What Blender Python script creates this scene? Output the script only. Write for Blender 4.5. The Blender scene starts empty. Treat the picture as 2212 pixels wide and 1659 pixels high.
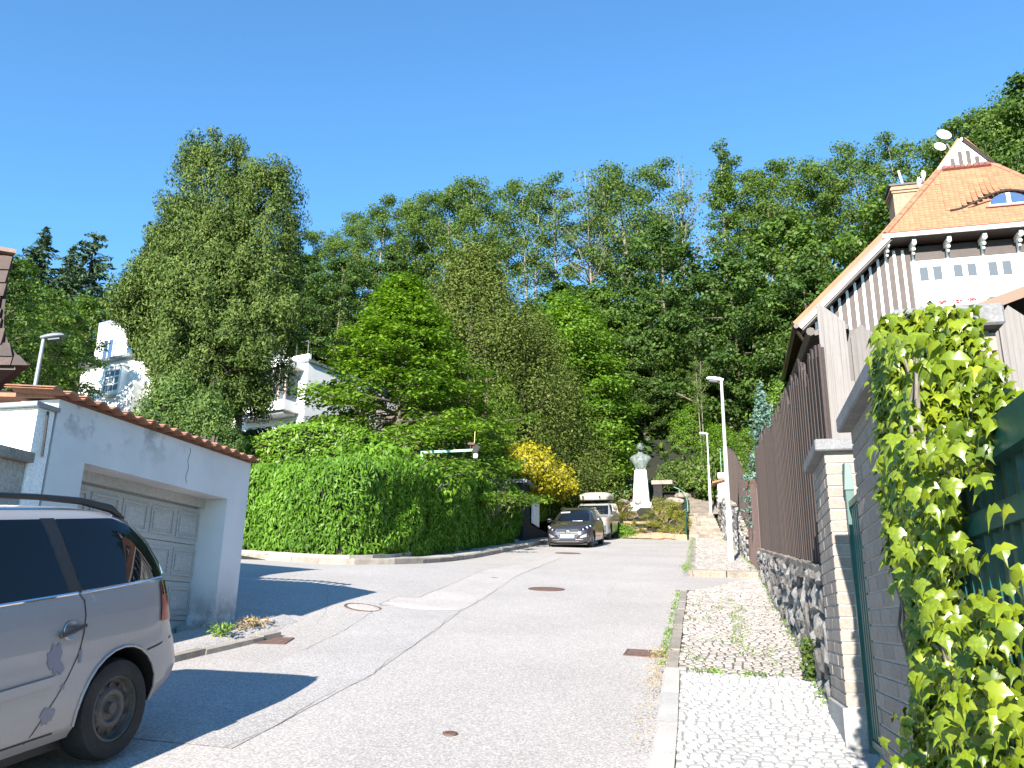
import bpy, bmesh, math, random
import numpy as np
from mathutils import Matrix, Vector, Euler
from mathutils.noise import noise as pnoise

rnd = random.Random(7)
RG = np.random.default_rng(11)
PI = math.pi
AZ = math.radians(14.4)            # heading of the street
SA, CA = math.sin(AZ), math.cos(AZ)
SC = bpy.context.scene
COL = SC.collection

# ------------------------------------------------------------------ camera
cam_d = bpy.data.cameras.new('camera')
cam_d.sensor_width = 36.0
cam_d.lens = 36.0 * 1789.0 / 2212.0
cam_d.clip_start = 0.05
cam_d.clip_end = 2000
cam = bpy.data.objects.new('camera', cam_d)
COL.objects.link(cam)
CAMZ = 1.55
cam.matrix_world = (Matrix.Translation((0, 0, CAMZ)) @ Matrix.Rotation(math.radians(90 + 16.0), 4, 'X')
                    @ Matrix.Rotation(math.radians(1.0), 4, 'Z'))
SC.camera = cam

# ------------------------------------------------------------------ sky, sun, exposure
SUN_EL, SUN_TRAVEL = 23.5, 18.3
world = bpy.data.worlds.new('World')
SC.world = world
world.use_nodes = True
wn = world.node_tree
sky = wn.nodes.new('ShaderNodeTexSky')
sky.sky_type = 'NISHITA'
sky.sun_disc = False
sky.sun_elevation = math.radians(SUN_EL)
sky.sun_rotation = math.radians(180 + SUN_TRAVEL)
sky.altitude = 0
sky.air_density = 1.12
sky.dust_density = 0.0
sky.ozone_density = 7.0
tint = wn.nodes.new('ShaderNodeMix'); tint.data_type = 'RGBA'; tint.blend_type = 'MULTIPLY'; tint.inputs[0].default_value = 1.0
tint.inputs[7].default_value = (0.80, 1.0, 0.97, 1)      # even tint over the whole sky, as the phone renders it
wn.links.new(sky.outputs[0], tint.inputs[6])
wn.links.new(tint.outputs[2], wn.nodes['Background'].inputs[0])
wn.nodes['Background'].inputs[1].default_value = 0.115
sun_d = bpy.data.lights.new('sun', 'SUN')
sun_d.energy = 5.0
sun_d.angle = math.radians(0.5)
sun_d.color = (1.0, 0.93, 0.82)
sun = bpy.data.objects.new('sun', sun_d)
COL.objects.link(sun)
_t = math.radians(SUN_TRAVEL)
_e = math.radians(SUN_EL)
sun.rotation_euler = Vector((math.sin(_t) * math.cos(_e), math.cos(_t) * math.cos(_e), -math.sin(_e))).to_track_quat('-Z', 'Y').to_euler()
sun.location = (-10, -30, 30)
SC.view_settings.view_transform = 'Standard'
SC.view_settings.look = 'None'
SC.view_settings.gamma = 1.0
SC.view_settings.use_curve_mapping = False
SC.view_settings.exposure = 1.52
SC.render.engine = 'CYCLES'
SC.cycles.max_bounces = 6
SC.cycles.diffuse_bounces = 3
SC.cycles.transparent_max_bounces = 6
SC.cycles.use_denoising = True

# ------------------------------------------------------------------ frames and ground height
def S(v, u, z=0.0):
    """street frame (v = to the right of the street axis, u = along it) -> world"""
    return Vector((v * CA + u * SA, -v * SA + u * CA, z))

def uv_of(x, y):
    return x * SA + y * CA, x * CA - y * SA

def sm(t):
    t = np.clip(t, 0.0, 1.0)
    return t * t * (3 - 2 * t)

def gz(v, u):
    """height of the street surface"""
    y = -v * SA + u * CA
    return 0.135 * y + 0.25 * sm((-4.2 - v) / 2.4) * sm((u - 7.8) / 4.0) * (1 - sm((u - 13) / 11.0))

def terr(x, y):
    """height of the garden and hill terrain, world x, y"""
    x = np.asarray(x, float); y = np.asarray(y, float)
    u = x * SA + y * CA
    v = x * CA - y * SA
    z = gz(v, u)
    cor = sm((v + 8.2) / 0.8) * (1 - sm((v - 1.5) / 0.5)) * (1 - sm((u - 41.6 - 2.8 * sm((-4.8 - v) / 0.3)) / 0.2))   # street corridor
    cor = np.maximum(cor, (1 - sm((v + 7.0) / 0.5)) * sm((u - 9.2) / 0.6) * (1 - sm((u - 17.4) / 1.0)) * (1 - sm((-v - 26) / 6)))
    cor = np.maximum(cor, 1 - sm((u - 5) / 3.5) * 1.0 if np.ndim(u) == 0 else 1 - sm((u - 5) / 3.5))
    left = np.clip(-8.3 - v, 0, 16) * 0.33 * sm((u - 18) / 4.0) * sm((-7.6 - v) / 1.0)
    right = (0.9 + np.clip(v - 0.75, 0, 14) * 0.1) * sm((v - 1.6) / 0.6) * sm((u - 7) / 2.0) * (1 - sm((u - 30) / 12) * 0.5)
    bank = np.clip(u - 41.5 - 2.6 * sm((-4.8 - v) / 0.3), 0, 11) * 0.29 * sm((u - 41.4) / 0.6) * sm((v + 14) / 6)
    hs = 50 - 6 * sm((x - 14) / 16)
    hill = 0.5 * np.clip(y - hs, 0, 80 - hs) * (1 - sm((y - 84) / 60) * 0.6)
    hill = hill * (1 - 0.62 * sm((-x - 14) / 14))
    flat = -0.135 * np.clip(y - 82, 0, 900)
    return z - 0.04 * cor + (left + right + bank) * (1 - cor) + hill + flat

def tz(x, y):
    return float(terr(x, y))

# ------------------------------------------------------------------ objects
FR = {}       # object name -> world matrix of its frame

def linkobj(name, data, parent=None, label=None, kind=None):
    o = bpy.data.objects.new(name, data)
    COL.objects.link(o)
    if parent is not None:
        o.parent = parent
        FR[o.name] = FR[parent.name]
    else:
        FR[o.name] = Matrix.Identity(4)
    if label: o['label'] = label
    if kind: o['kind'] = kind
    return o

def tag(o, label, cat, group=None):
    o['label'] = label; o['category'] = cat
    if group: o['group'] = group
    return o

def thing(name, label, cat, loc, rotz=0.0, group=None, tilt=0.0):
    o = bpy.data.objects.new(name, None)
    o.empty_display_size = 0.3
    COL.objects.link(o)
    m = Matrix.Translation(loc) @ Matrix.Rotation(rotz, 4, 'Z') @ Matrix.Rotation(tilt, 4, 'X')
    o.matrix_world = m
    FR[o.name] = m
    return tag(o, label, cat, group)

def ground_frame(v, u, lift, rot=0.0):
    """matrix lying on the street surface at (v, u)"""
    p = S(v, u, float(gz(v, u)) + lift); e = .05
    tv = S(v + e, u, float(gz(v + e, u))) - S(v - e, u, float(gz(v - e, u)))
    tu = S(v, u + e, float(gz(v, u + e))) - S(v, u - e, float(gz(v, u - e)))
    n = tv.cross(tu).normalized(); x = tv.normalized(); y = n.cross(x)
    m = Matrix((x, y, n)).transposed().to_4x4(); m.translation = p
    return m @ Matrix.Rotation(rot, 4, 'Z')

def sthing(name, label, cat, v, u, z=None, group=None, tilt=0.0):
    """thing whose local axes follow the street"""
    if z is None: z = float(gz(v, u))
    return thing(name, label, cat, S(v, u, z), -AZ, group, tilt)

class MB:
    """collects polygons, then links them as ONE mesh object"""
    def __init__(self): self.v = []; self.f = []; self.mi = []
    def add(self, vs, fs, mi=0):
        k = len(self.v); self.v += [tuple(p) for p in vs]
        self.f += [[i + k for i in f] for f in fs]; self.mi += [mi] * len(fs)
        return self
    def box8(self, p, mi=0):   # p: 4 bottom (ccw) + 4 top
        return self.add(p, [(3, 2, 1, 0), (4, 5, 6, 7), (0, 1, 5, 4), (1, 2, 6, 5), (2, 3, 7, 6), (3, 0, 4, 7)], mi)
    def box(self, x0, x1, y0, y1, z0, z1, mi=0):
        return self.box8([(x0, y0, z0), (x1, y0, z0), (x1, y1, z0), (x0, y1, z0), (x0, y0, z1), (x1, y0, z1), (x1, y1, z1), (x0, y1, z1)], mi)
    def cbox(self, c, s, R=None, mi=0):
        pts = []
        for dz in (-1, 1):
            for dx, dy in ((-1, -1), (1, -1), (1, 1), (-1, 1)):
                q = Vector((dx * s[0] / 2, dy * s[1] / 2, dz * s[2] / 2))
                if R is not None: q = R @ q
                pts.append(tuple(Vector(c) + q))
        return self.box8(pts, mi)
    def prism(self, poly, off, mi=0):   # planar polygon of 3d points extruded by vector
        n = len(poly); o = Vector(off)
        vs = [tuple(p) for p in poly] + [tuple(Vector(p) + o) for p in poly]
        fs = [tuple(range(n))[::-1], tuple(range(n, 2 * n))] + [(i, (i + 1) % n, n + (i + 1) % n, n + i) for i in range(n)]
        return self.add(vs, fs, mi)
    def quad(self, a, b, c, d, mi=0): return self.add([a, b, c, d], [(0, 1, 2, 3)], mi)
    def tube(self, pts, r, n=8, cap=True, mi=0):
        pts = [Vector(p) for p in pts]
        if not hasattr(r, '__len__'): r = [r] * len(pts)
        vs = []; fs = []
        ref = None
        for i, p in enumerate(pts):
            d = (pts[min(i + 1, len(pts) - 1)] - pts[max(i - 1, 0)]).normalized()
            if ref is None:
                ref = Vector((0, 0, 1)) if abs(d.z) < 0.9 else Vector((1, 0, 0))
            a = d.cross(ref).normalized(); b = d.cross(a).normalized(); ref = -b if False else ref
            for k in range(n):
                t = 2 * PI * k / n
                vs.append(tuple(p + (a * math.cos(t) + b * math.sin(t)) * r[i]))
        for i in range(len(pts) - 1):
            for k in range(n):
                k2 = (k + 1) % n
                fs.append((i * n + k, i * n + k2, (i + 1) * n + k2, (i + 1) * n + k))
        if cap:
            fs.append(tuple(range(n))[::-1]); fs.append(tuple(range((len(pts) - 1) * n, len(pts) * n)))
        return self.add(vs, fs, mi)
    def lathe(self, prof, n=24, M=None, mi=0):   # prof: (radius, height) about local z
        vs = []; fs = []
        for r, z in prof:
            for k in range(n):
                t = 2 * PI * k / n
                p = Vector((r * math.cos(t), r * math.sin(t), z))
                vs.append(tuple(M @ p if M is not None else p))
        for i in range(len(prof) - 1):
            for k in range(n):
                k2 = (k + 1) % n
                fs.append((i * n + k, i * n + k2, (i + 1) * n + k2, (i + 1) * n + k))
        return self.add(vs, fs, mi)
    def build(self, name, mats, parent=None, space='l', smooth=False, label=None, kind=None):
        me = bpy.data.meshes.new(name)
        V = np.array(self.v, float).reshape(-1, 3)
        if space == 's':
            V = np.stack([V[:, 0] * CA + V[:, 1] * SA, -V[:, 0] * SA + V[:, 1] * CA, V[:, 2]], 1)
        if space in 'sw' and parent is not None:
            M = np.array(FR[parent.name].inverted())
            V = V @ M[:3, :3].T + M[:3, 3]
        me.from_pydata(V.tolist(), [], self.f)
        if not isinstance(mats, (list, tuple)): mats = [mats]
        for m in mats: me.materials.append(m)
        if len(mats) > 1: me.polygons.foreach_set('material_index', self.mi)
        if smooth:
            me.polygons.foreach_set('use_smooth', [True] * len(me.polygons))
            me.set_sharp_from_angle(angle=math.radians(40))
        me.update()
        return linkobj(name, me, parent, label, kind)

def qmesh(name, V, F, mat, smooth=False):
    """big quad mesh from numpy arrays"""
    me = bpy.data.meshes.new(name)
    V = np.asarray(V, np.float32); F = np.asarray(F, np.int32)
    me.vertices.add(len(V)); me.vertices.foreach_set('co', V.ravel())
    k = F.shape[1]
    me.loops.add(F.size); me.loops.foreach_set('vertex_index', F.ravel())
    me.polygons.add(len(F))
    me.polygons.foreach_set('loop_start', np.arange(0, F.size, k, dtype=np.int32))
    if smooth: me.polygons.foreach_set('use_smooth', np.ones(len(F), bool))
    me.materials.append(mat)
    me.update(calc_edges=True)
    return me

def place(name, me, parent, loc, rot=(0, 0, 0), sc=(1, 1, 1), M=None):
    o = linkobj(name, me, parent)
    if M is not None: o.matrix_basis = M
    else:
        o.location = loc; o.rotation_euler = rot; o.scale = sc
    return o

# ------------------------------------------------------------------ materials
def mat(name, col, rough=0.6, metal=0.0, spec=0.5):
    m = bpy.data.materials.new(name); m.use_nodes = True
    b = m.node_tree.nodes['Principled BSDF']
    b.inputs['Base Color'].default_value = (*col, 1)
    b.inputs['Roughness'].default_value = rough
    b.inputs['Metallic'].default_value = metal
    b.inputs['Specular IOR Level'].default_value = spec
    m.diffuse_color = (*col, 1)
    return m

def N(m, t, **kw):
    n = m.node_tree.nodes.new(t)
    for k, v in kw.items():
        if k in n.inputs: n.inputs[k].default_value = v
        else: setattr(n, k, v)
    return n

def L(m, a, b): m.node_tree.links.new(a, b)

def coords(m, obj=True, scale=(1, 1, 1)):
    tc = N(m, 'ShaderNodeTexCoord'); mp = N(m, 'ShaderNodeMapping')
    L(m, tc.outputs['Object' if obj else 'Generated'], mp.inputs[0])
    mp.inputs['Scale'].default_value = scale
    return mp.outputs[0]

def ramp(m, fac, stops):
    r = N(m, 'ShaderNodeValToRGB')
    el = r.color_ramp.elements
    while len(el) > 1: el.remove(el[-1])
    el[0].position = stops[0][0]; el[0].color = (*stops[0][1], 1)
    for p, c in stops[1:]:
        e = el.new(p); e.color = (*c, 1)
    L(m, fac, r.inputs[0])
    return r.outputs[0]

def mixc(m, fac, a, b, mode='MIX'):
    n = m.node_tree.nodes.new('ShaderNodeMix'); n.data_type = 'RGBA'; n.blend_type = mode
    for s, x in ((n.inputs[0], fac), (n.inputs[6], a), (n.inputs[7], b)):
        if hasattr(x, 'links'): L(m, x, s)
        elif isinstance(x, tuple): s.default_value = (*x, 1)
        else: s.default_value = x
    return n.outputs[2]

def noisetex(m, vec, scale, detail=4, rough=0.6):
    n = N(m, 'ShaderNodeTexNoise'); L(m, vec, n.inputs['Vector'])
    n.inputs['Scale'].default_value = scale; n.inputs['Detail'].default_value = detail; n.inputs['Roughness'].default_value = rough
    return n.outputs['Fac']

def bump(m, h, strength=0.3, dist=0.01):
    b = N(m, 'ShaderNodeBump'); L(m, h, b.inputs['Height'])
    b.inputs['Strength'].default_value = strength; b.inputs['Distance'].default_value = dist
    L(m, b.outputs[0], m.node_tree.nodes['Principled BSDF'].inputs['Normal'])

def setcol(m, c): L(m, c, m.node_tree.nodes['Principled BSDF'].inputs['Base Color'])

def grainy(name, c1, c2, scale=6, rough=0.85, fine=60, bstr=0.3, bdist=0.006, c3=None, obj=True, stretch=(1, 1, 1), island=0.0):
    """mottled two or three tone surface with fine grain"""
    m = mat(name, c1, rough)
    co = coords(m, obj, stretch)
    a = noisetex(m, co, scale, 5)
    st = [(0.32, c1), (0.68, c2)] if c3 is None else [(0.28, c1), (0.5, c2), (0.74, c3)]
    c = ramp(m, a, st)
    f = noisetex(m, co, fine, 3)
    fr = ramp(m, f, [(0.25, (0.72,) * 3), (0.75, (1.22,) * 3)])
    c = mixc(m, 1.0, c, fr, 'MULTIPLY')
    if island:
        g = N(m, 'ShaderNodeNewGeometry'); oi = N(m, 'ShaderNodeObjectInfo')
        ad = N(m, 'ShaderNodeMath', operation='ADD'); L(m, g.outputs['Random Per Island'], ad.inputs[0]); L(m, oi.outputs['Random'], ad.inputs[1])
        fr2 = N(m, 'ShaderNodeMath', operation='FRACT'); L(m, ad.outputs[0], fr2.inputs[0])
        rr = ramp(m, fr2.outputs[0], [(0, (1 - island,) * 3), (0.5, (1.0, 1 - island * .15, 1 - island * .3)), (1, (1 + island,) * 3)])
        c = mixc(m, 1.0, c, rr, 'MULTIPLY')
    setcol(m, c)
    if bstr: bump(m, f, bstr, bdist)
    return m

def leafmat(name, dark, mid, light, rough=0.55, trans=0.35, nscale=0.35, spec=0.25, tcol=None):
    m = bpy.data.materials.new(name); m.use_nodes = True
    nt = m.node_tree; b = nt.nodes['Principled BSDF']
    b.inputs['Roughness'].default_value = rough
    b.inputs['Specular IOR Level'].default_value = spec
    g = N(m, 'ShaderNodeNewGeometry')
    co = coords(m)
    n = noisetex(m, co, nscale, 3)
    ad = N(m, 'ShaderNodeMath', operation='MULTIPLY_ADD'); L(m, g.outputs['Random Per Island'], ad.inputs[0])
    ad.inputs[1].default_value = 0.55; 
    sb = N(m, 'ShaderNodeMath', operation='MULTIPLY_ADD'); L(m, n, sb.inputs[0]); sb.inputs[1].default_value = 1.1; sb.inputs[2].default_value = -0.33
    L(m, sb.outputs[0], ad.inputs[2])
    c = ramp(m, ad.outputs[0], [(0.05, dark), (0.5, mid), (0.95, light)])
    L(m, c, b.inputs['Base Color'])
    tr = N(m, 'ShaderNodeBsdfTranslucent')
    tc = mixc(m, 1.0, c, tcol or (1.5, 1.7, 0.55), 'MULTIPLY'); L(m, tc, tr.inputs[0])
    mx = N(m, 'ShaderNodeMixShader'); mx.inputs[0].default_value = trans
    L(m, b.outputs[0], mx.inputs[1]); L(m, tr.outputs[0], mx.inputs[2])
    L(m, mx.outputs[0], nt.nodes['Material Output'].inputs[0])
    m.diffuse_color = (*mid, 1)
    return m

M = {}
M['asphalt'] = grainy('asphalt', (0.335, 0.312, 0.300), (0.395, 0.368, 0.353), 0.5, 0.9, 55, 0.5, 0.004)
def _speck(m, amt=0.5, scale=160):
    co = coords(m); v = N(m, 'ShaderNodeTexVoronoi'); L(m, co, v.inputs['Vector']); v.inputs['Scale'].default_value = scale
    b = m.node_tree.nodes['Principled BSDF']; src = b.inputs['Base Color'].links[0].from_socket
    bw = N(m, 'ShaderNodeSeparateColor'); L(m, v.outputs['Color'], bw.inputs[0])
    r = ramp(m, bw.outputs[0], [(0.1, (1 - amt,) * 3), (0.6, (1.0,) * 3), (0.95, (1 + amt * 1.3, 1 + amt * 1.2, 1 + amt))])
    setcol(m, mixc(m, 1.0, src, r, 'MULTIPLY'))
_speck(M['asphalt'], 0.24, 95)
M['asphalt_patch'] = grainy('asphalt_patch', (0.320, 0.304, 0.298), (0.380, 0.360, 0.352), 0.8, 0.9, 70, 0.4, 0.003)
_speck(M['asphalt_patch'], 0.3, 110)
M['asphalt_pale'] = grainy('asphalt_pale', (0.365, 0.335, 0.32), (0.43, 0.395, 0.38), 0.8, 0.9, 70, 0.4, 0.003)
_speck(M['asphalt_pale'], 0.25, 110)
M['tar'] = mat('tar_seam', (0.16, 0.148, 0.14), 0.9)
M['dirt'] = grainy('dirt', (0.075, 0.055, 0.035), (0.14, 0.105, 0.07), 2.5, 0.95, 40, 0.8, 0.02)
M['shaded_hillsoil'] = grainy('shaded_hillsoil', (0.007, 0.010, 0.004), (0.018, 0.020, 0.008), 0.4, 0.95, 9, 0.8, 0.08)  # darker than leaf litter: shade under the trees put into the soil colour
M['granite'] = grainy('granite_kerb', (0.40, 0.38, 0.36), (0.50, 0.48, 0.45), 3, 0.8, 90, 0.4, 0.004, island=0.12)
M['oldkerb'] = grainy('old_kerb', (0.20, 0.18, 0.155), (0.32, 0.29, 0.25), 5, 0.9, 60, 0.6, 0.006, island=0.15)
M['settwhite'] = grainy('pale_sett', (0.36, 0.36, 0.36), (0.47, 0.47, 0.47), 7, 0.75, 90, 0.5, 0.004, island=0.16)
M['settold'] = grainy('worn_sett', (0.26, 0.235, 0.22), (0.38, 0.35, 0.33), 7, 0.85, 80, 0.5, 0.005, island=0.22)
M['joint'] = grainy('sand_joint', (0.22, 0.215, 0.20), (0.30, 0.29, 0.275), 9, 0.95, 90, 0.5, 0.004)
M['jointold'] = grainy('dark_joint', (0.07, 0.062, 0.045), (0.12, 0.11, 0.075), 3, 0.95, 70, 0.5, 0.004)
M['concrete'] = grainy('concrete', (0.26, 0.255, 0.25), (0.36, 0.355, 0.34), 3, 0.85, 60, 0.4, 0.004)
M['capstone'] = grainy('concrete_cap', (0.15, 0.15, 0.155), (0.22, 0.22, 0.225), 5, 0.85, 80, 0.3, 0.003)
M['brick'] = grainy('pale_brick', (0.225, 0.19, 0.165), (0.31, 0.27, 0.235), 9, 0.85, 70, 0.4, 0.004, island=0.12)
M['mortar'] = grainy('mortar', (0.36, 0.35, 0.33), (0.44, 0.43, 0.41), 9, 0.95, 90, 0.4, 0.003)
M['rock'] = grainy('dark_gneiss', (0.035, 0.036, 0.042), (0.30, 0.295, 0.29), 7, 0.6, 30, 1.0, 0.03, c3=(0.12, 0.118, 0.12), island=0.5, stretch=(1, 1, 0.35))
M['rockmortar'] = grainy('deep_mortar', (0.012, 0.012, 0.012), (0.03, 0.028, 0.027), 9, 0.95, 60, 0.6, 0.01)
M['brownwood'] = grainy('brown_stained_board', (0.026, 0.016, 0.014), (0.058, 0.037, 0.033), 5, 0.7, 70, 0.5, 0.004, stretch=(3, 3, 0.15), island=0.35)
M['redwood'] = grainy('red_brown_board', (0.065, 0.027, 0.023), (0.085, 0.037, 0.030), 5, 0.55, 70, 0.4, 0.003, stretch=(3, 3, 0.15), island=0.06)
M['greywood'] = grainy('weathered_board', (0.095, 0.085, 0.08), (0.19, 0.175, 0.17), 4, 0.85, 45, 0.6, 0.004, c3=(0.15, 0.138, 0.13), stretch=(4, 4, 0.22), island=0.18)
M['green'] = grainy('green_painted_metal', (0.006, 0.060, 0.052), (0.010, 0.085, 0.072), 4, 0.4, 40, 0.1, 0.002)
M['greenpale'] = grainy('faded_green_metal', (0.16, 0.36, 0.25), (0.24, 0.45, 0.34), 4, 0.5, 40, 0.1, 0.002)
M['plaster'] = grainy('white_plaster', (0.74, 0.74, 0.73), (0.82, 0.82, 0.80), 1.5, 0.9, 70, 0.3, 0.003)
M['white'] = mat('white_paint', (0.8, 0.8, 0.78), 0.6)
M['terracotta'] = grainy('terracotta', (0.25, 0.115, 0.065), (0.34, 0.17, 0.105), 7, 0.8, 60, 0.4, 0.004, island=0.14)
M['rooftile'] = grainy('orange_roof_tile', (0.28, 0.13, 0.068), (0.35, 0.17, 0.09), 1.2, 0.75, 40, 0.2, 0.004, island=0.13)
M['copper'] = mat('red_sheet_flashing', (0.20, 0.075, 0.06), 0.5)
M['zinc'] = mat('zinc_sheet', (0.24, 0.255, 0.27), 0.5, 0.4)
M['galv'] = grainy('galvanised_steel', (0.50, 0.51, 0.52), (0.60, 0.61, 0.62), 3, 0.45, 40, 0.05, 0.001)
M['glass'] = mat('dark_window_glass', (0.006, 0.009, 0.014), 0.02, 0, 0.22)
M['paneglass'] = mat('pale_window_glass', (0.10, 0.115, 0.13), 0.12, 0, 0.3)
M['blueglass'] = mat('blue_window_glass', (0.05, 0.09, 0.18), 0.05, 0, 0.9)
M['black'] = mat('black_plastic', (0.012, 0.012, 0.013), 0.45)
M['rubber'] = grainy('tyre_rubber', (0.016, 0.016, 0.016), (0.028, 0.027, 0.026), 8, 0.85, 40, 0.3, 0.003)
M['chrome'] = mat('chrome', (0.75, 0.76, 0.78), 0.12, 1.0)
M['steel'] = mat('rim_silver', (0.42, 0.43, 0.44), 0.35, 0.8)
M['rust'] = grainy('rusty_iron', (0.085, 0.05, 0.04), (0.14, 0.085, 0.068), 12, 0.8, 70, 0.4, 0.003)
M['bark'] = grainy('bark', (0.10, 0.08, 0.06), (0.2, 0.17, 0.135), 3, 0.95, 14, 0.9, 0.02, stretch=(4, 4, 0.5))
M['palebark'] = grainy('pale_bark', (0.15, 0.135, 0.11), (0.27, 0.245, 0.205), 1.0, 0.9, 8, 0.8, 0.03, stretch=(3, 3, 0.5))
M['darkbark'] = grainy('dark_bark', (0.035, 0.028, 0.022), (0.07, 0.055, 0.04), 2, 0.95, 10, 0.9, 0.02, stretch=(4, 4, 0.5))
M['bronze'] = grainy('bronze_patina', (0.06, 0.08, 0.078), (0.145, 0.18, 0.172), 5, 0.55, 30, 0.5, 0.01)
M['palestone'] = grainy('pale_pedestal_stone', (0.62, 0.61, 0.56), (0.74, 0.73, 0.68), 2, 0.75, 50, 0.3, 0.003)
M['letter'] = mat('engraved_letter', (0.22, 0.22, 0.21), 0.7)
M['stepstone'] = grainy('step_stone', (0.16, 0.14, 0.12), (0.29, 0.255, 0.22), 2.5, 0.9, 22, 0.9, 0.02, island=0.32)
M['bedstone'] = grainy('orange_bed_stone', (0.26, 0.17, 0.105), (0.36, 0.25, 0.165), 4, 0.9, 30, 0.6, 0.01, island=0.1)
M['darkbrown'] = grainy('dark_brown_timber', (0.036, 0.024, 0.022), (0.055, 0.038, 0.034), 3, 0.6, 40, 0.2, 0.003)
M['deepbrown'] = mat('deep_brown_paint', (0.03, 0.018, 0.014), 0.5)
M['shingle'] = grainy('dark_shingle', (0.028, 0.016, 0.014), (0.06, 0.036, 0.03), 5, 0.7, 40, 0.5, 0.006, island=0.35)

def patchy_plaster():
    m = mat('stained_garage_plaster', (0.7, 0.7, 0.7), 0.92)
    co = coords(m)
    a = noisetex(m, co, 1.1, 5); f = noisetex(m, co, 60, 3)
    c = ramp(m, a, [(0.3, (0.52, 0.52, 0.52)), (0.65, (0.64, 0.64, 0.64))])
    # soot-coloured blotches near the top and splash dirt at the foot
    sx = N(m, 'ShaderNodeSeparateXYZ'); L(m, co, sx.inputs[0])
    b = noisetex(m, co, 2.6, 6, 0.7)
    up = N(m, 'ShaderNodeMapRange'); L(m, sx.outputs[2], up.inputs[0])
    for i, v in zip((1, 2, 3, 4), (2.02, 2.42, 0.0, 1.0)): up.inputs[i].default_value = v
    lo = N(m, 'ShaderNodeMapRange'); L(m, sx.outputs[1], lo.inputs[0])
    for i, v in zip((1, 2, 3, 4), (2.1, 1.0, 0.0, 1.0)): lo.inputs[i].default_value = v
    ml = N(m, 'ShaderNodeMath', operation='MULTIPLY'); L(m, up.outputs[0], ml.inputs[0]); L(m, lo.outputs[0], ml.inputs[1])
    k = N(m, 'ShaderNodeMath', operation='MULTIPLY'); L(m, ml.outputs[0], k.inputs[0])
    bb = ramp(m, b, [(0.52, (0, 0, 0)), (0.62, (1, 1, 1))]); L(m, bb, k.inputs[1])
    c = mixc(m, k.outputs[0], c, (0.22, 0.21, 0.21))
    ft = N(m, 'ShaderNodeMapRange'); L(m, sx.outputs[2], ft.inputs[0])
    for i, v in zip((1, 2, 3, 4), (0.95, 0.45, 0.0, 1.0)): ft.inputs[i].default_value = v
    k2 = N(m, 'ShaderNodeMath', operation='MULTIPLY'); L(m, ft.outputs[0], k2.inputs[0])
    b2 = noisetex(m, co, 5, 6, 0.75); bb2 = ramp(m, b2, [(0.38, (0, 0, 0)), (0.6, (1, 1, 1))]); L(m, bb2, k2.inputs[1])
    c = mixc(m, k2.outputs[0], c, (0.17, 0.15, 0.13))
    setcol(m, c); bump(m, f, 0.3, 0.004)
    return m
M['garage'] = patchy_plaster()
M['garagedoor'] = grainy('cream_garage_door', (0.37, 0.365, 0.345), (0.43, 0.425, 0.405), 2, 0.6, 50, 0.15, 0.002)

def carpaint(name, c, dirt=None, metal=0.6, rough=0.32):
    m = mat(name, c, rough, metal)
    b = m.node_tree.nodes['Principled BSDF']
    b.inputs['Coat Weight'].default_value = 0.7; b.inputs['Coat Roughness'].default_value = 0.06
    if dirt:
        co = coords(m); sx = N(m, 'ShaderNodeSeparateXYZ'); L(m, co, sx.inputs[0])
        n = noisetex(m, co, 3.5, 6, 0.7)
        mr = N(m, 'ShaderNodeMapRange'); L(m, sx.outputs[2], mr.inputs[0])
        for i, v in zip((1, 2, 3, 4), (0.75, 0.2, 0.0, 1.0)): mr.inputs[i].default_value = v
        k = N(m, 'ShaderNodeMath', operation='MULTIPLY'); L(m, mr.outputs[0], k.inputs[0]); L(m, n, k.inputs[1])
        fl = noisetex(m, co, 220, 2); fc = ramp(m, fl, [(0.3, (0.88,) * 3), (0.7, (1.1,) * 3)])
        cc = mixc(m, 1.0, c, fc, 'MULTIPLY')
        setcol(m, mixc(m, k.outputs[0], cc, dirt))
        mr2 = N(m, 'ShaderNodeMapRange'); L(m, k.outputs[0], mr2.inputs[0])
        for i, v in zip((1, 2, 3, 4), (0, 0.6, rough, 0.7)): mr2.inputs[i].default_value = v
        L(m, mr2.outputs[0], b.inputs['Roughness'])
        mr3 = N(m, 'ShaderNodeMapRange'); L(m, k.outputs[0], mr3.inputs[0])
        for i, v in zip((1, 2, 3, 4), (0, 0.5, metal, 0.05)): mr3.inputs[i].default_value = v
        L(m, mr3.outputs[0], b.inputs['Metallic'])
    return m
M['vanpaint'] = carpaint('dusty_silver_lilac_paint', (0.34, 0.33, 0.335), (0.29, 0.255, 0.22), 0.3, 0.42)
M['vanworn'] = mat('bare_primer_patch', (0.20, 0.195, 0.235), 0.6)
M['darkpaint'] = carpaint('dark_plum_grey_paint', (0.055, 0.052, 0.062), None, 0.5, 0.3)
M['suvpaint'] = carpaint('light_grey_metallic_paint', (0.50, 0.51, 0.50), None, 0.5, 0.3)
M['tail'] = mat('red_tail_lamp', (0.30, 0.02, 0.015), 0.15)
M['lamp'] = mat('headlamp_glass', (0.65, 0.66, 0.68), 0.1, 0.6)
M['plate'] = mat('number_plate', (0.78, 0.80, 0.82), 0.4)
M['beige'] = mat('beige_roof_box', (0.50, 0.46, 0.36), 0.5)

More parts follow.
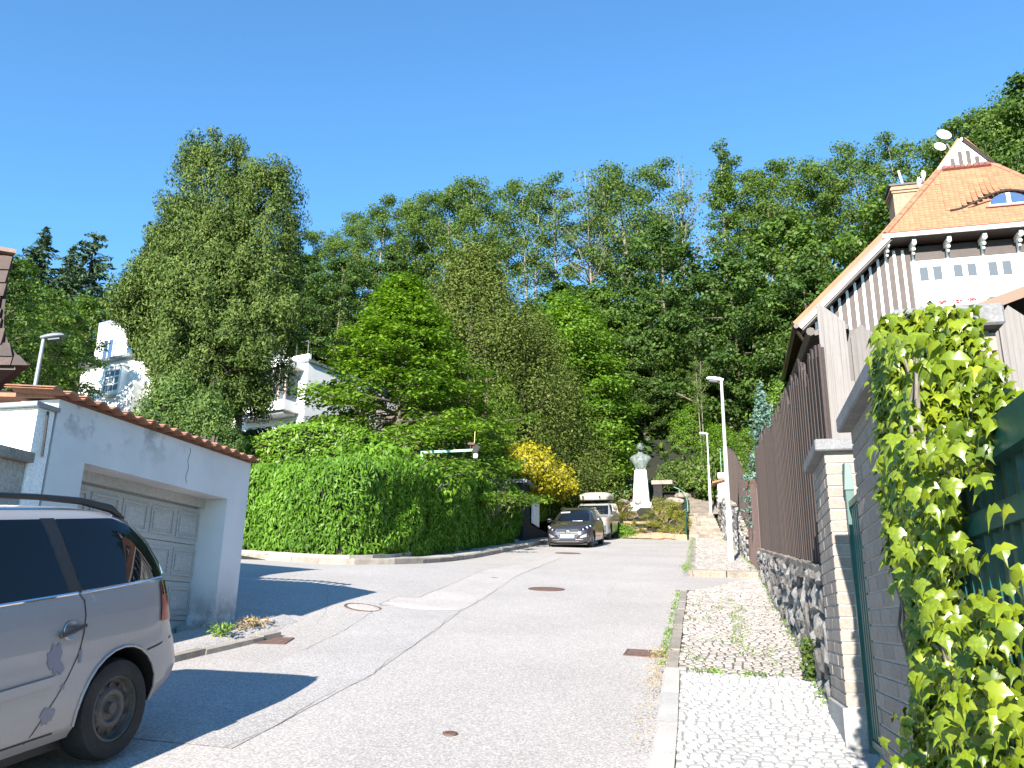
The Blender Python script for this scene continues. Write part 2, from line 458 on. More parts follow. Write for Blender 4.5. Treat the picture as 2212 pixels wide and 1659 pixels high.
# foliage
M['lf_hedge'] = leafmat('hanging_hedge_leaf', (0.047, 0.105, 0.013), (0.105, 0.218, 0.022), (0.179, 0.332, 0.034), 0.5, 0.3, 0.5)
M['lf_laurel'] = leafmat('laurel_leaf', (0.055, 0.120, 0.010), (0.110, 0.220, 0.016), (0.209, 0.330, 0.030), 0.4, 0.3, 0.7)
M['lf_bright'] = leafmat('bright_leaf', (0.060, 0.143, 0.011), (0.126, 0.248, 0.020), (0.204, 0.341, 0.033), 0.5, 0.35, 0.5)
M['lf_maple'] = leafmat('layered_tree_leaf', (0.056, 0.111, 0.011), (0.120, 0.216, 0.019), (0.223, 0.328, 0.036), 0.5, 0.35, 0.3)
M['lf_cyp'] = leafmat('cypress_spray', (0.026, 0.052, 0.013), (0.078, 0.122, 0.027), (0.155, 0.20, 0.046), 0.6, 0.10, 1.6, spec=0.15)
M['lf_juni'] = leafmat('juniper_green', (0.038, 0.070, 0.017), (0.075, 0.130, 0.026), (0.127, 0.187, 0.036), 0.6, 0.12, 0.5)
M['lf_yew'] = leafmat('brown_green_spray', (0.038, 0.062, 0.014), (0.092, 0.132, 0.026), (0.175, 0.20, 0.044), 0.6, 0.18, 1.0, spec=0.15)
M['lf_horn'] = leafmat('fresh_green_leaf', (0.052, 0.116, 0.012), (0.116, 0.210, 0.022), (0.194, 0.302, 0.034), 0.5, 0.35, 0.4)
M['lf_dark'] = leafmat('dark_broadleaf', (0.025, 0.052, 0.013), (0.054, 0.103, 0.020), (0.107, 0.171, 0.029), 0.5, 0.3, 0.8)
M['lf_mid'] = leafmat('wood_leaf', (0.041, 0.081, 0.014), (0.084, 0.145, 0.024), (0.151, 0.228, 0.036), 0.5, 0.32, 0.8)
M['lf_ridge'] = leafmat('ridge_leaf', (0.050, 0.088, 0.022), (0.100, 0.160, 0.036), (0.165, 0.235, 0.055), 0.6, 0.35, 0.6, spec=0.1)
M['lf_spruce'] = leafmat('spruce_needle', (0.024, 0.050, 0.027), (0.055, 0.101, 0.050), (0.108, 0.164, 0.078), 0.6, 0.08, 0.4)
M['lf_blue'] = leafmat('blue_spruce_needle', (0.05, 0.11, 0.085), (0.12, 0.21, 0.17), (0.22, 0.33, 0.28), 0.6, 0.08, 1.5)
M['lf_yellow'] = leafmat('golden_leaf', (0.160, 0.160, 0.010), (0.320, 0.288, 0.016), (0.464, 0.400, 0.028), 0.5, 0.35, 0.8)
M['lf_bed'] = leafmat('yellow_green_juniper', (0.075, 0.085, 0.014), (0.170, 0.180, 0.026), (0.300, 0.290, 0.045), 0.6, 0.15, 1.5)
M['lf_rhodo'] = leafmat('leathery_long_leaf', (0.051, 0.085, 0.025), (0.119, 0.162, 0.047), (0.204, 0.246, 0.085), 0.35, 0.15, 0.8)
M['lf_weed'] = leafmat('weed_leaf', (0.08, 0.14, 0.03), (0.15, 0.25, 0.05), (0.26, 0.36, 0.1), 0.6, 0.3, 3)
M['lf_dry'] = leafmat('dry_weed', (0.22, 0.16, 0.08), (0.38, 0.29, 0.16), (0.5, 0.4, 0.25), 0.8, 0.2, 3, tcol=(1, .9, .7))
M['lf_ivy'] = leafmat('glossy_creeper_leaf', (0.050, 0.090, 0.006), (0.130, 0.185, 0.010), (0.25, 0.29, 0.018), 0.32, 0.20, 6.0, spec=0.5, tcol=(1.3, 1.5, 0.4))
M['seedhead'] = grainy('brown_flower_head', (0.16, 0.10, 0.07), (0.26, 0.17, 0.12), 20, 0.95, 60, 0.6, 0.01)
M['petal'] = mat('red_petal', (0.45, 0.04, 0.05), 0.6)

M['bedsoil'] = grainy('bark_mulch_soil', (0.11, 0.07, 0.05), (0.21, 0.14, 0.10), 5, 0.95, 40, 0.9, 0.02)
M['palebrick'] = grainy('pale_chimney_brick', (0.27, 0.17, 0.115), (0.36, 0.24, 0.165), 7, 0.85, 60, 0.3, 0.004)
# ================================================================== THE SETTING
def kerb_r(u):   # right hand kerb line
    return float(np.interp(u, [-12, 5.4, 8.3, 15.3, 19.9, 41.5], [-0.30, -0.48, -0.60, -0.80, -0.84, -1.48]))
def wall_v(u):   # line of the stone wall and fence on the right
    return float(np.interp(u, [0, 20, 24, 31, 38, 46], [0.72, 0.75, 0.62, 0.40, 0.12, -0.25]))

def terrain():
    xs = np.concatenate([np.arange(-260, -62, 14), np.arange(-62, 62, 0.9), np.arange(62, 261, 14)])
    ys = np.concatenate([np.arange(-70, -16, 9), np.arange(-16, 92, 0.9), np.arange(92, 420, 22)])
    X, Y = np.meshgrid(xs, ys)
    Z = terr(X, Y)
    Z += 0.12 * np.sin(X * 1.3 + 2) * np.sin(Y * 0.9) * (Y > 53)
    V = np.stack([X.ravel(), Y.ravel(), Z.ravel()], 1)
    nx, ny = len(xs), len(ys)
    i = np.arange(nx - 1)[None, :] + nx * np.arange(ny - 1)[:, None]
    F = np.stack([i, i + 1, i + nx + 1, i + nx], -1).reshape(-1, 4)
    linkobj('hillside_ground', qmesh('hillside_ground', V, F, M['shaded_hillsoil'], True), kind='structure')
terrain()

def sheet(name, v0, v1, u0, u1, mat_, dz, step=0.5, ok=None, kind='structure', parent=None):
    vs = np.arange(v0, v1 + step * 0.5, step); us = np.arange(u0, u1 + step * 0.5, step)
    mb = MB(); idx = {}
    def vid(i, j):
        if (i, j) not in idx:
            v = float(vs[i]); u = float(us[j])
            idx[(i, j)] = len(mb.v); mb.v.append((v, u, float(gz(v, u)) + dz))
        return idx[(i, j)]
    for i in range(len(vs) - 1):
        for j in range(len(us) - 1):
            if ok and not ok((vs[i] + vs[i + 1]) / 2, (us[j] + us[j + 1]) / 2): continue
            mb.f.append([vid(i, j), vid(i + 1, j), vid(i + 1, j + 1), vid(i, j + 1)]); mb.mi.append(0)
    return mb.build(name, mat_, parent, 's', True, kind=kind)

sheet('road', -31, 1.0, -12, 44.5, M['asphalt'], 0.0, 0.5,
      lambda v, u: (v > -8.0 and (u < 41.5 or v < -5)) or (9.0 < u < 18.6))

def patch(name, pts, mat_, dz, kind='structure'):
    """flat repair in the asphalt, outline in street coordinates (u, v), wandering a little"""
    out = []
    for i in range(len(pts)):
        a, b = pts[i], pts[(i + 1) % len(pts)]
        n = max(2, int(math.hypot(a[0] - b[0], a[1] - b[1]) / 0.25))
        for k in range(n):
            t = k / n
            w = 0.012 * pnoise(Vector((a[0] * 3 + t * n * .6, a[1] * 2, dz * 99)))
            out.append((a[1] + (b[1] - a[1]) * t + w, a[0] + (b[0] - a[0]) * t + w))
    mb = MB()
    cv = sum(p[0] for p in out) / len(out); cu = sum(p[1] for p in out) / len(out)
    mb.v = [(p[0], p[1], float(gz(*p)) + dz) for p in out]
    from mathutils.geometry import tessellate_polygon
    for t in tessellate_polygon([[Vector((p[0], p[1], 0)) for p in out]]):
        a, b, c = [Vector(mb.v[i]) for i in t]
        if (b - a).cross(c - a).z < 0: t = t[::-1]
        mb.f.append(list(t)); mb.mi.append(0)
    return mb.build(name, mat_, None, 's', kind=kind)

patch('asphalt_repair_strip', [(5.0, -3.05), (7.4, -3.15), (11.9, -3.75), (11.7, -4.9), (8.2, -4.3), (5.0, -4.0)], M['asphalt_patch'], 0.004)
patch('asphalt_repair_trench', [(12.0, -3.76), (13.7, -3.92), (18.0, -4.45), (24.8, -4.75), (24.8, -5.1), (18.6, -5.35), (15.5, -5.0), (12.9, -4.8), (12.6, -5.05), (11.7, -4.95)], M['asphalt_pale'], 0.005)

def seam(pts, w=0.0055):
    mb = MB()
    P = []
    for i in range(len(pts) - 1):
        a, b = pts[i], pts[i + 1]; n = max(2, int(math.hypot(a[0] - b[0], a[1] - b[1]) / 0.12))
        for k in range(n + (i == len(pts) - 2)):
            t = k / n; P.append((a[1] + (b[1] - a[1]) * t + rnd.uniform(-.012, .012) + .10 * pnoise(Vector((a[0] + t * (b[0] - a[0]), 3.3 + w * 900, 0)) * 1.3) * (w < .008), a[0] + (b[0] - a[0]) * t))
    for i, p in enumerate(P):
        q = P[min(i + 1, len(P) - 1)]; o = P[max(i - 1, 0)]
        dv, du = q[0] - o[0], q[1] - o[1]; l = math.hypot(dv, du) or 1
        ww = w * rnd.uniform(0.35, 1.0)
        for s in (-1, 1):
            a = p[0] - du / l * ww / 2 * s; b = p[1] + dv / l * ww / 2 * s
            mb.v.append((a, b, float(gz(a, b)) + 0.009))
    for i in range(len(P) - 1):
        mb.f.append([2 * i, 2 * i + 2, 2 * i + 3, 2 * i + 1]); mb.mi.append(0)
    mb.build('road_crack', M['tar'], None, 's', kind='structure')
seam([(5.0, -3.05), (7.4, -3.15), (11.9, -3.75), (13.7, -3.92), (18.0, -4.45), (24.8, -4.75)])
seam([(11.7, -4.95), (12.6, -5.05), (12.9, -4.8), (15.5, -5.0), (18.6, -5.35), (24.8, -5.1)], 0.011)
seam([(11.9, -3.75), (11.8, -4.4), (11.7, -4.95)], 0.008)
seam([(8.2, -4.3), (9.6, -4.5), (11.7, -4.9)], 0.008)

# ---- right pavement: bedding, kerb stones, setts
def pv_sheet(name, u0, u1, mat_, dz, vin=0.1, vout=None):
    mb = MB(); us = np.arange(u0, u1 + .01, 0.4); n = 4
    for j, u in enumerate(us):
        a = kerb_r(u) + vin; b = (vout if vout is not None else wall_v(u) + 0.1)
        if u0 == 5.0 and False: pass
        for i in range(n + 1):
            v = a + (b - a) * i / n
            mb.v.append((v, float(u), float(gz(v, u)) + dz))
    for j in range(len(us) - 1):
        for i in range(n):
            k = j * (n + 1) + i
            mb.f.append([k, k + 1, k + n + 2, k + n + 1]); mb.mi.append(0)
    return mb.build(name, mat_, None, 's', True, kind='structure')
pave_lo = pv_sheet('pavement', -4, 8.0, M['joint'], 0.085)
pave_mid = pv_sheet('pavement', 8.0, 15.6, M['jointold'], 0.083)
pave_up = pv_sheet('pavement', 20.0, 41.6, M['jointold'], 0.118)

def sett_mesh(kind, seed):
    r = random.Random(seed)
    q = lambda a: a * r.uniform(0.86, 1.0)
    s = 0.5
    b = [(-s * q(1), -s * q(1)), (s * q(1), -s * q(1)), (s * q(1), s * q(1)), (-s * q(1), s * q(1))]
    vs = [(x, y, 0) for x, y in b] + [(x * 0.95, y * 0.95, 0.75) for x, y in b] + [(x * 0.72, y * 0.72, 1.0) for x, y in b]
    fs = []
    for k in range(2):
        for i in range(4):
            j = (i + 1) % 4
            fs.append((k * 4 + i, k * 4 + j, k * 4 + 4 + j, k * 4 + 4 + i))
    fs.append((8, 9, 10, 11))
    mb = MB(); mb.add(vs, fs)
    me = bpy.data.meshes.new('sett'); me.from_pydata(mb.v, [], mb.f); me.materials.append(kind); me.update()
    return me, np.array(vs), fs
SW = [sett_mesh(M['settwhite'], i) for i in range(6)]
SO = [sett_mesh(M['settold'], 20 + i) for i in range(6)]

def in_lower(v, u):
    lim = kerb_r(u) + 0.13
    if u > 14.6: lim = max(lim, -0.8 + (u - 14.9) * 0.36)
    return v > lim and v < wall_v(u) - 0.03
def lay_setts(parent, u0, u1, size, variants, count_single, dz, ok, gap=0.012, hh=0.024):
    spots = []
    row = 0; u = u0
    while u < u1:
        su = size * rnd.uniform(0.92, 1.08)
        v = -1.7 + (0.5 * size if row % 2 else 0) + rnd.uniform(-.01, .01)
        while v < 0.95:
            sv = size * rnd.uniform(0.85, 1.2)
            uu = u + 0.035 * math.sin(v * 3.2 + u * 0.7)
            if ok(v + sv / 2, uu): spots.append((v + sv / 2, uu + su / 2, sv - gap, su - gap))
            v += sv
        u += su; row += 1
    single = spots[:count_single]; rest = spots[count_single:]
    for v, u, sv, su in single:
        me = rnd.choice(variants)[0]
        Ml = FR[parent.name].inverted() @ Matrix.Translation(S(v, u, float(gz(v, u)) + dz + rnd.uniform(-.004, .004)))
        Ml = Ml @ Matrix.Rotation(-AZ + rnd.uniform(-.08, .08), 4, 'Z') @ Matrix.Rotation(0.131 + rnd.uniform(-.03, .03), 4, 'X') @ Matrix.Diagonal((sv, su, hh, 1))
        place('sett', me, parent, None, M=Ml)
    if rest:
        mb = MB()
        for v, u, sv, su in rest:
            _, vs, fs = rnd.choice(variants)
            a = rnd.uniform(-.1, .1); ca, sa = math.cos(a), math.sin(a); z0 = float(gz(v, u)) + dz + rnd.uniform(-.005, .004)
            tl = rnd.uniform(-.04, .04)
            mb.add([(v + (x * ca - y * sa) * sv, u + (x * sa + y * ca) * su, z0 + z * hh + y * su * (0.131 + tl) - x * sv * 0.0336) for x, y, z in vs], fs)
        mb.build('setts_beyond', variants[0][0].materials[0], parent, 's', kind='stuff')
lay_setts(pave_lo, 5.0, 7.95, 0.078, SW, 300, 0.075, in_lower, 0.006, 0.022)
lay_setts(pave_mid, 8.0, 19.2, 0.088, SO, 300, 0.070, in_lower, 0.012, 0.026)
lay_setts(pave_up, 20.1, 41.4, 0.13, SO, 0, 0.105, lambda v, u: kerb_r(u) + 0.15 < v < wall_v(u) - 0.03)

def kerb_run(name, pts, h, w, seg, mat_, side=1, label_dz=0.0, irregular=0.0):
    """kerb as one structure whose stones are its parts; pts = [(u, v)]"""
    root = sthing(name, '', '', pts[0][1], pts[0][0]); del root['label']; del root['category']; root['kind'] = 'structure'
    P = []
    for i in range(len(pts) - 1):
        a, b = pts[i], pts[i + 1]; n = max(1, round(math.hypot(a[0] - b[0], a[1] - b[1]) / 0.1))
        for k in range(n + (i == len(pts) - 2)): P.append((a[0] + (b[0] - a[0]) * k / n, a[1] + (b[1] - a[1]) * k / n))
    i = 0; st = max(1, int(seg / 0.1))
    while i < len(P) - 1:
        j = min(i + st + (rnd.randint(-1, 1) if irregular else 0), len(P) - 1)
        if j <= i: break
        a, b = P[i], P[j]
        du, dv = b[0] - a[0], b[1] - a[1]; l = math.hypot(du, dv)
        du /= l; dv /= l; nu, nv = -dv * side, du * side
        mb = MB(); g = 0.006
        hh = h + rnd.uniform(-1, 1) * irregular
        def pt(t, o, z):
            u = a[0] + du * t + nu * o; v = a[1] + dv * t + nv * o
            return (v, u, float(gz(v, u)) + z)
        o0 = rnd.uniform(-1, 1) * irregular * .6; bb = 0.02
        prof = [(o0, -0.05), (o0, hh - bb), (o0 + bb, hh), (o0 + w, hh), (o0 + w, -0.05)]
        vs = [pt(g, o, z) for o, z in prof] + [pt(l - g, o, z) for o, z in prof]
        k = len(prof)
        fs = [(q, q + 1, k + q + 1, k + q) for q in range(k - 1)] + [tuple(range(k))[::-1], tuple(range(k, 2 * k))]
        mb.add(vs, fs); 
        o = mb.build('kerb_stone', mat_(i) if callable(mat_) else mat_, root, 's')
        i = j
    return root
kerb_run('kerb', [(-4, -0.32), (5.4, -0.48), (8.0, -0.59)], 0.115, 0.14, 1.0, lambda i: M['granite'])
kerb_run('kerb', [(8.0, -0.59), (12, -0.71), (15.2, -0.80)], 0.11, 0.12, 0.9, lambda i: M['oldkerb'], irregular=0.008)
kerb_run('kerb', [(19.95, 0.70), (19.9, -0.1), (19.9, -0.84)], 0.155, 0.2, 0.8, lambda i: M['stepstone'], side=-1, irregular=0.01)
kerb_run('kerb', [(20.1, -0.84), (30, -1.14), (41.3, -1.47)], 0.13, 0.14, 1.0, lambda i: M['oldkerb'], irregular=0.006)
KL = [(18.9, -12.6), (18.6, -11.6), (18.1, -10.6), (17.46, -9.36), (17.05, -8.6), (17.15, -8.1), (17.7, -7.65), (18.9, -7.15), (20.6, -7.0), (26.1, -7.0), (44, -7.15)]
kerb_run('kerb', KL, 0.13, 0.16, 1.0, lambda i: M['oldkerb'], side=-1, irregular=0.014)
kerb_run('kerb', [(1.0, -5.45), (5.0, -5.4), (7.4, -5.25), (8.5, -5.12), (8.9, -5.05)], 0.06, 0.13, 0.9, lambda i: M['oldkerb'], irregular=0.012)

# strip of left pavement behind its kerb
mb = MB(); us = np.arange(17.4, 44.1, 0.5)
for u in us:
    a = float(np.interp(u, [17.4, 18.9, 20.6, 44], [-7.95, -7.3, -7.15, -7.2]))
    for v in (a, (a - 8.6) / 2, -8.6): mb.v.append((v, float(u), float(gz(v, u)) + 0.115 + 0.01 * math.sin(u * 3 + v)))
for j in range(len(us) - 1):
    for i in range(2): mb.f.append([3 * j + i + 1, 3 * j + i, 3 * j + i + 3, 3 * j + i + 4]); mb.mi.append(0)
mb.build('left_pavement', M['asphalt_pale'], None, 's', True, kind='structure')

# apron in front of the garage, with broken concrete edge and a raised wedge by its far pier
mb = MB()
def strip(mb, rows):
    n = len(rows[0]); k0 = len(mb.v)
    for r in rows: mb.v += r
    for j in range(len(rows) - 1):
        for i in range(n - 1):
            k = k0 + j * n + i; mb.f.append([k, k + 1, k + n + 1, k + n]); mb.mi.append(0)
rows = []
for u in np.arange(1.0, 9.9, 0.2):
    e = -5.2 + 0.03 * math.sin(u * 5)
    r = []
    for k in range(7):
        v = -5.95 + (e + 5.95) * k / 6
        w = 0.03 * math.exp(-((u - 9.6) / 0.6) ** 2) * max(0.0, 1 - k / 5.2)
        edge = 0.0 if k == 6 else 0.055
        r.append((v, float(u), float(gz(v, u)) - float(0.25 * sm((-4.6 - v) / 1.2) * sm((u - 8.5))) * 0.0 + edge + w))
    rows.append(r[::1])
strip(mb, rows)
mb.build('garage_apron', M['asphalt_patch'], None, 's', True, kind='structure')

# ---- steps, path above them
def steps():
    root = sthing('stone_steps', '', '', -0.8, 41.5); del root['label']; del root['category']; root['kind'] = 'structure'
    z = 5.46; u = 41.5; n = 10
    for k in range(n):
        m = MB(); vl = -1.66 - 0.01 * k; vr = 0.0 - 0.055 * k; x = vl
        while x < vr - 0.05:
            w = min(rnd.uniform(0.35, 0.75), vr - x)
            if vr - x - w < 0.2: w = vr - x
            jj = rnd.uniform(-.012, .012)
            m2 = MB(); m2.box(x + .006, x + w - .006, u + rnd.uniform(-.01, .01), u + 0.50, z - 0.25, z + 0.165 + jj)
            m2.build('step_stone', M['stepstone'], root, 's')
            x += w
        u += 0.34; z += 0.17
    return u, z
U1, Z1 = steps()
# sloping stone path that bends left behind the monument
PATH = [(-0.95, 44.8, Z1 - 0.02, 1.5), (-1.05, 46.5, 7.75, 1.4), (-1.25, 48.3, 8.35, 1.35), (-1.9, 50.0, 8.95, 1.4), (-3.1, 51.2, 9.3, 1.4), (-4.7, 51.9, 9.4, 1.3), (-7, 52.2, 9.45, 1.3)]
mb = MB()
P2 = []
for i in range(len(PATH) - 1):
    for k in range(8):
        t = k / 8; P2.append([PATH[i][q] * (1 - t) + PATH[i + 1][q] * t for q in range(4)])
for i, p in enumerate(P2):
    q = P2[min(i + 1, len(P2) - 1)]; o = P2[max(0, i - 1)]
    dv, du = q[0] - o[0], q[1] - o[1]; l = math.hypot(dv, du)
    for k in range(6):
        s = (k / 5 - 0.5) * p[3]
        mb.v.append((p[0] + du / l * s, p[1] - dv / l * s, p[2] + rnd.uniform(-.02, .02)))
for i in range(len(P2) - 1):
    for k in range(5):
        a = i * 6 + k; mb.f.append([a, a + 1, a + 7, a + 6]); mb.mi.append(0)
mb.build('hill_path', M['stepstone'], None, 's', kind='structure')

# ---- planting bed below the monument: soil bank and edging stones
def bed_z(v, u):
    return 5.58 + (u - 41.5) * 0.378 - 0.0336 * (v + 4) + 0.05 * math.sin(v * 2.1 + u * 1.7)
mb = MB(); vs = np.arange(-8.8, -1.55, 0.3); us = np.arange(41.4, 53.5, 0.3)
for u in us:
    for v in vs: mb.v.append((float(v), float(u), bed_z(v, u) + rnd.uniform(-.03, .03) if u < 50 else bed_z(v, 50) + (u - 50) * .1))
nv = len(vs)
for j in range(len(us) - 1):
    for i in range(nv - 1):
        if vs[i] < -5.0 and us[j] < 44.2: continue
        a = j * nv + i; mb.f.append([a, a + 1, a + nv + 1, a + nv]); mb.mi.append(0)
bed = mb.build('planting_bed', M['bedsoil'], None, 's', True, kind='structure')
for (u, v0, v1, h) in ((41.45, -5.1, -1.75, 0.2), (41.85, -4.7, -1.8, 0.16), (42.7, -5.0, -3.8, 0.12), (43.9, -6.0, -3.2, 0.15)):
    v = v0
    while v < v1 - 0.1:
        w = min(rnd.uniform(0.35, 0.8), v1 - v)
        m2 = MB(); z = bed_z(v, u)
        m2.box(v + .005, v + w - .005, u, u + 0.16, z - 0.25, z + h + rnd.uniform(-.02, .02))
        m2.build('edging_stone', M['bedstone'], bed, 's'); v += w

# ---- manholes, gullies
def manhole(v, u, r, label, frame='rust'):
    t = sthing('manhole_cover', label, 'manhole cover', v, u, float(gz(v, u)) + 0.006)
    FR[t.name] = ground_frame(v, u, 0.006); t.matrix_world = FR[t.name]
    m = MB(); m.lathe([(r, -0.004), (r, 0.006), (r * 0.86, 0.006), (r * 0.86, 0.0)], 32)
    m.build('frame', M[frame], t)
    m = MB(); m.lathe([(r * 0.85, -0.003), (r * 0.85, 0.004), (0.001, 0.004)], 32)
    for i in range(-4, 5):
        for j in range(-4, 5):
            x, y = i * r * 0.18, j * r * 0.18
            if math.hypot(x, y) < r * 0.75: m.box(x - r * .055, x + r * .055, y - r * .055, y + r * .055, 0.003, 0.009)
    m.build('lid', M['asphalt_pale'] if 'pale' in label else M['rust'], t)
manhole(-3.25, 15.49, 0.34, 'round rusty manhole cover in the middle of the road below the parked cars')
manhole(-5.0, 11.24, 0.27, 'round manhole cover filled with pale asphalt near the garage shadow', 'rust')
manhole(-4.70, 17.1, 0.10, 'tiny round valve cover in the road left of the big manhole')
manhole(-1.86, 5.73, 0.05, 'tiny dark valve cap in the asphalt nearest the camera')
manhole(-5.0, 27.2, 0.42, 'flat worn manhole cover in the road just before the dark hatchback')

def gully(v, u, label, rot=0.0):
    t = thing('storm_drain', label, 'storm drain', S(v, u, float(gz(v, u)) + 0.004), -AZ + rot)
    FR[t.name] = ground_frame(v, u, 0.004, rot); t.matrix_world = FR[t.name]
    m = MB(); W, D = 0.46, 0.40
    for a in ((-W/2, W/2, -D/2, -D/2 + .03), (-W/2, W/2, D/2 - .03, D/2), (-W/2, -W/2 + .03, -D/2 + .031, D/2 - .031), (W/2 - .03, W/2, -D/2 + .031, D/2 - .031)):
        m.box(*a, -0.01, 0.006)
    m.build('frame', M['rust'], t)
    m = MB(); m.box(-W/2 + .03, W/2 - .03, -D/2 + .03, D/2 - .03, -0.003, 0.0005); m.build('pit', M['black'], t)
    for k in range(8):
        y = -D/2 + .05 + k * (D - .1) / 7
        m = MB(); m.box(-W/2 + .031, W/2 - .031, y - .011, y + .011, 0.001, 0.0045); m.build('bar', M['rust'], t)
    for k in range(5):
        x = -W/2 + .07 + k * (W - .14) / 4
        for j in range(3):
            y = -D/2 + .03 + (j * 2 + (k % 2)) * (D - .1) / 7 + .021
            m = MB(); m.box(x - .022, x + .022, y + .001, y + .030, 0.0012, 0.0042); m.build('cross_bar', M['rust'], t)
gully(-0.86, 9.30, 'rusty storm drain grate against the right kerb')
gully(-4.93, 8.62, 'rusty storm drain grate on the left by the weeds at the garage corner', 0.25)

# finer cracks wandering over the road
for k_, pts_ in enumerate(([(13.5, -1.4), (15.0, -2.0), (17.2, -2.2), (19.0, -3.1)], [(20.5, -2.6), (22.0, -3.6), (22.6, -4.4)], [(9.8, -4.9), (10.8, -5.4), (12.2, -6.0)], [(26, -2.0), (28, -3.2), (30.5, -3.4), (34, -4.4)])):
    seam(pts_, 0.0045)
# ================================================================== RIGHT SIDE
# ---- rough stone wall
def stone_variant(seed):
    r = random.Random(seed); n = r.randint(5, 8)
    pts = []
    for k in range(n):
        a = 2 * PI * k / n + r.uniform(-.25, .25); d = 0.5 * r.uniform(0.82, 1.12)
        pts.append((d * math.cos(a), d * math.sin(a)))
    vs = [(x, 0.0, z) for x, z in pts] + [(x * .93, -0.72, z * .94) for x, z in pts] + [(x * .6 + r.uniform(-.06, .06), -1.0 - r.uniform(-.2, .25), z * .66) for x, z in pts]
    fs = []
    for q in range(2):
        for i in range(n):
            j = (i + 1) % n; fs.append((q * n + j, q * n + i, (q + 1) * n + i, (q + 1) * n + j))
    c = len(vs); vs.append((0, -1.05, 0))
    for i in range(n): fs.append((2 * n + i, c, 2 * n + (i + 1) % n))
    me = bpy.data.meshes.new('stone'); me.from_pydata(vs, [], fs); me.materials.append(M['rock']); me.update()
    return me, vs, fs
SV = [stone_variant(40 + i) for i in range(12)]

def stone_wall(label, u0, u1, topf, singles):
    """street-facing wall of rough stones; topf(u) = height above the street"""
    root = sthing('stone_wall', label, 'stone wall', wall_v(u0), u0)
    mb = MB(); us = np.linspace(u0, u1, max(2, int((u1 - u0) / 0.4)))
    for a, b in zip(us[:-1], us[1:]):
        va, vb = wall_v(a) + .035, wall_v(b) + .035
        za, zb = float(gz(va, a)), float(gz(vb, b)); ta, tb = za + topf(a) - .03, zb + topf(b) - .03
        mb.box8([(va, a, za - .3), (va + .4, a, za - .3), (vb + .4, b, zb - .3), (vb, b, zb - .3), (va, a, ta), (va + .4, a, ta), (vb + .4, b, tb), (vb, b, tb)])
    mb.build('mortar_core', M['rockmortar'], root, 's')
    cells = []
    u = u0
    while u < u1:
        w = rnd.uniform(0.15, 0.30); z = 0.03
        while z < topf(u) - 0.01:
            h = rnd.uniform(0.18, 0.48) if w < .21 else rnd.uniform(0.14, 0.30)
            if z + h > topf(u): h = topf(u) - z
            if h > .05: cells.append((u + w / 2 + rnd.uniform(-.02, .02), z + h / 2, w * 1.08, h * 1.08))
            z += h
        u += w
    inv = FR[root.name].inverted()
    rest = MB()
    for i, (u, z, w, h) in enumerate(cells):
        me, vs, fs = rnd.choice(SV)
        v = wall_v(u) + .04; d = rnd.uniform(0.05, 0.11); rot = rnd.uniform(-.35, .35)
        # local: x along the wall, y out of the wall, z up ; out = -v direction
        Ml = inv @ Matrix.Translation(S(v, u, float(gz(v, u)) + z)) @ Matrix.Rotation(-AZ - PI / 2 , 4, 'Z') @ Matrix.Rotation(rot, 4, 'Y') @ Matrix.Diagonal((w, d, h, 1))
        if i < singles: place('stone', me, root, None, M=Ml)
        else: rest.add([tuple(Ml @ Vector(p)) for p in vs], fs)
    if rest.v: rest.build('stones_beyond', M['rock'], root, 'l', kind='stuff')
    # flat coping of broken slabs
    u = u0
    while u < u1 - .1:
        l = rnd.uniform(.3, .6); m = MB(); v = wall_v(u); z = float(gz(v, u)) + topf(u)
        m.box(v - .02, v + .42, u, min(u + l, u1) - .012, z - .03, z + .03)
        for k in range(8):
            p = list(m.v[k]); p[2] += (p[1] - u) * .131 + rnd.uniform(-.008, .008); m.v[k] = tuple(p)
        m.build('coping_slab', M['stepstone'], root, 's'); u += l
    return root
topA = lambda u: float(np.interp(u, [6.8, 7.6, 11, 20], [1.08, 1.05, 0.93, 0.62]))
stone_wall('low wall of rough dark stones beneath the long brown board fence', 6.76, 19.9, topA, 300)
topB = lambda u: float(np.interp(u, [24, 31, 38, 46], [0.75, 1.72, 2.0, 2.3]))
stone_wall('taller rough stone wall beside the steps, beyond the lamp post', 24.4, 46, topB, 0)

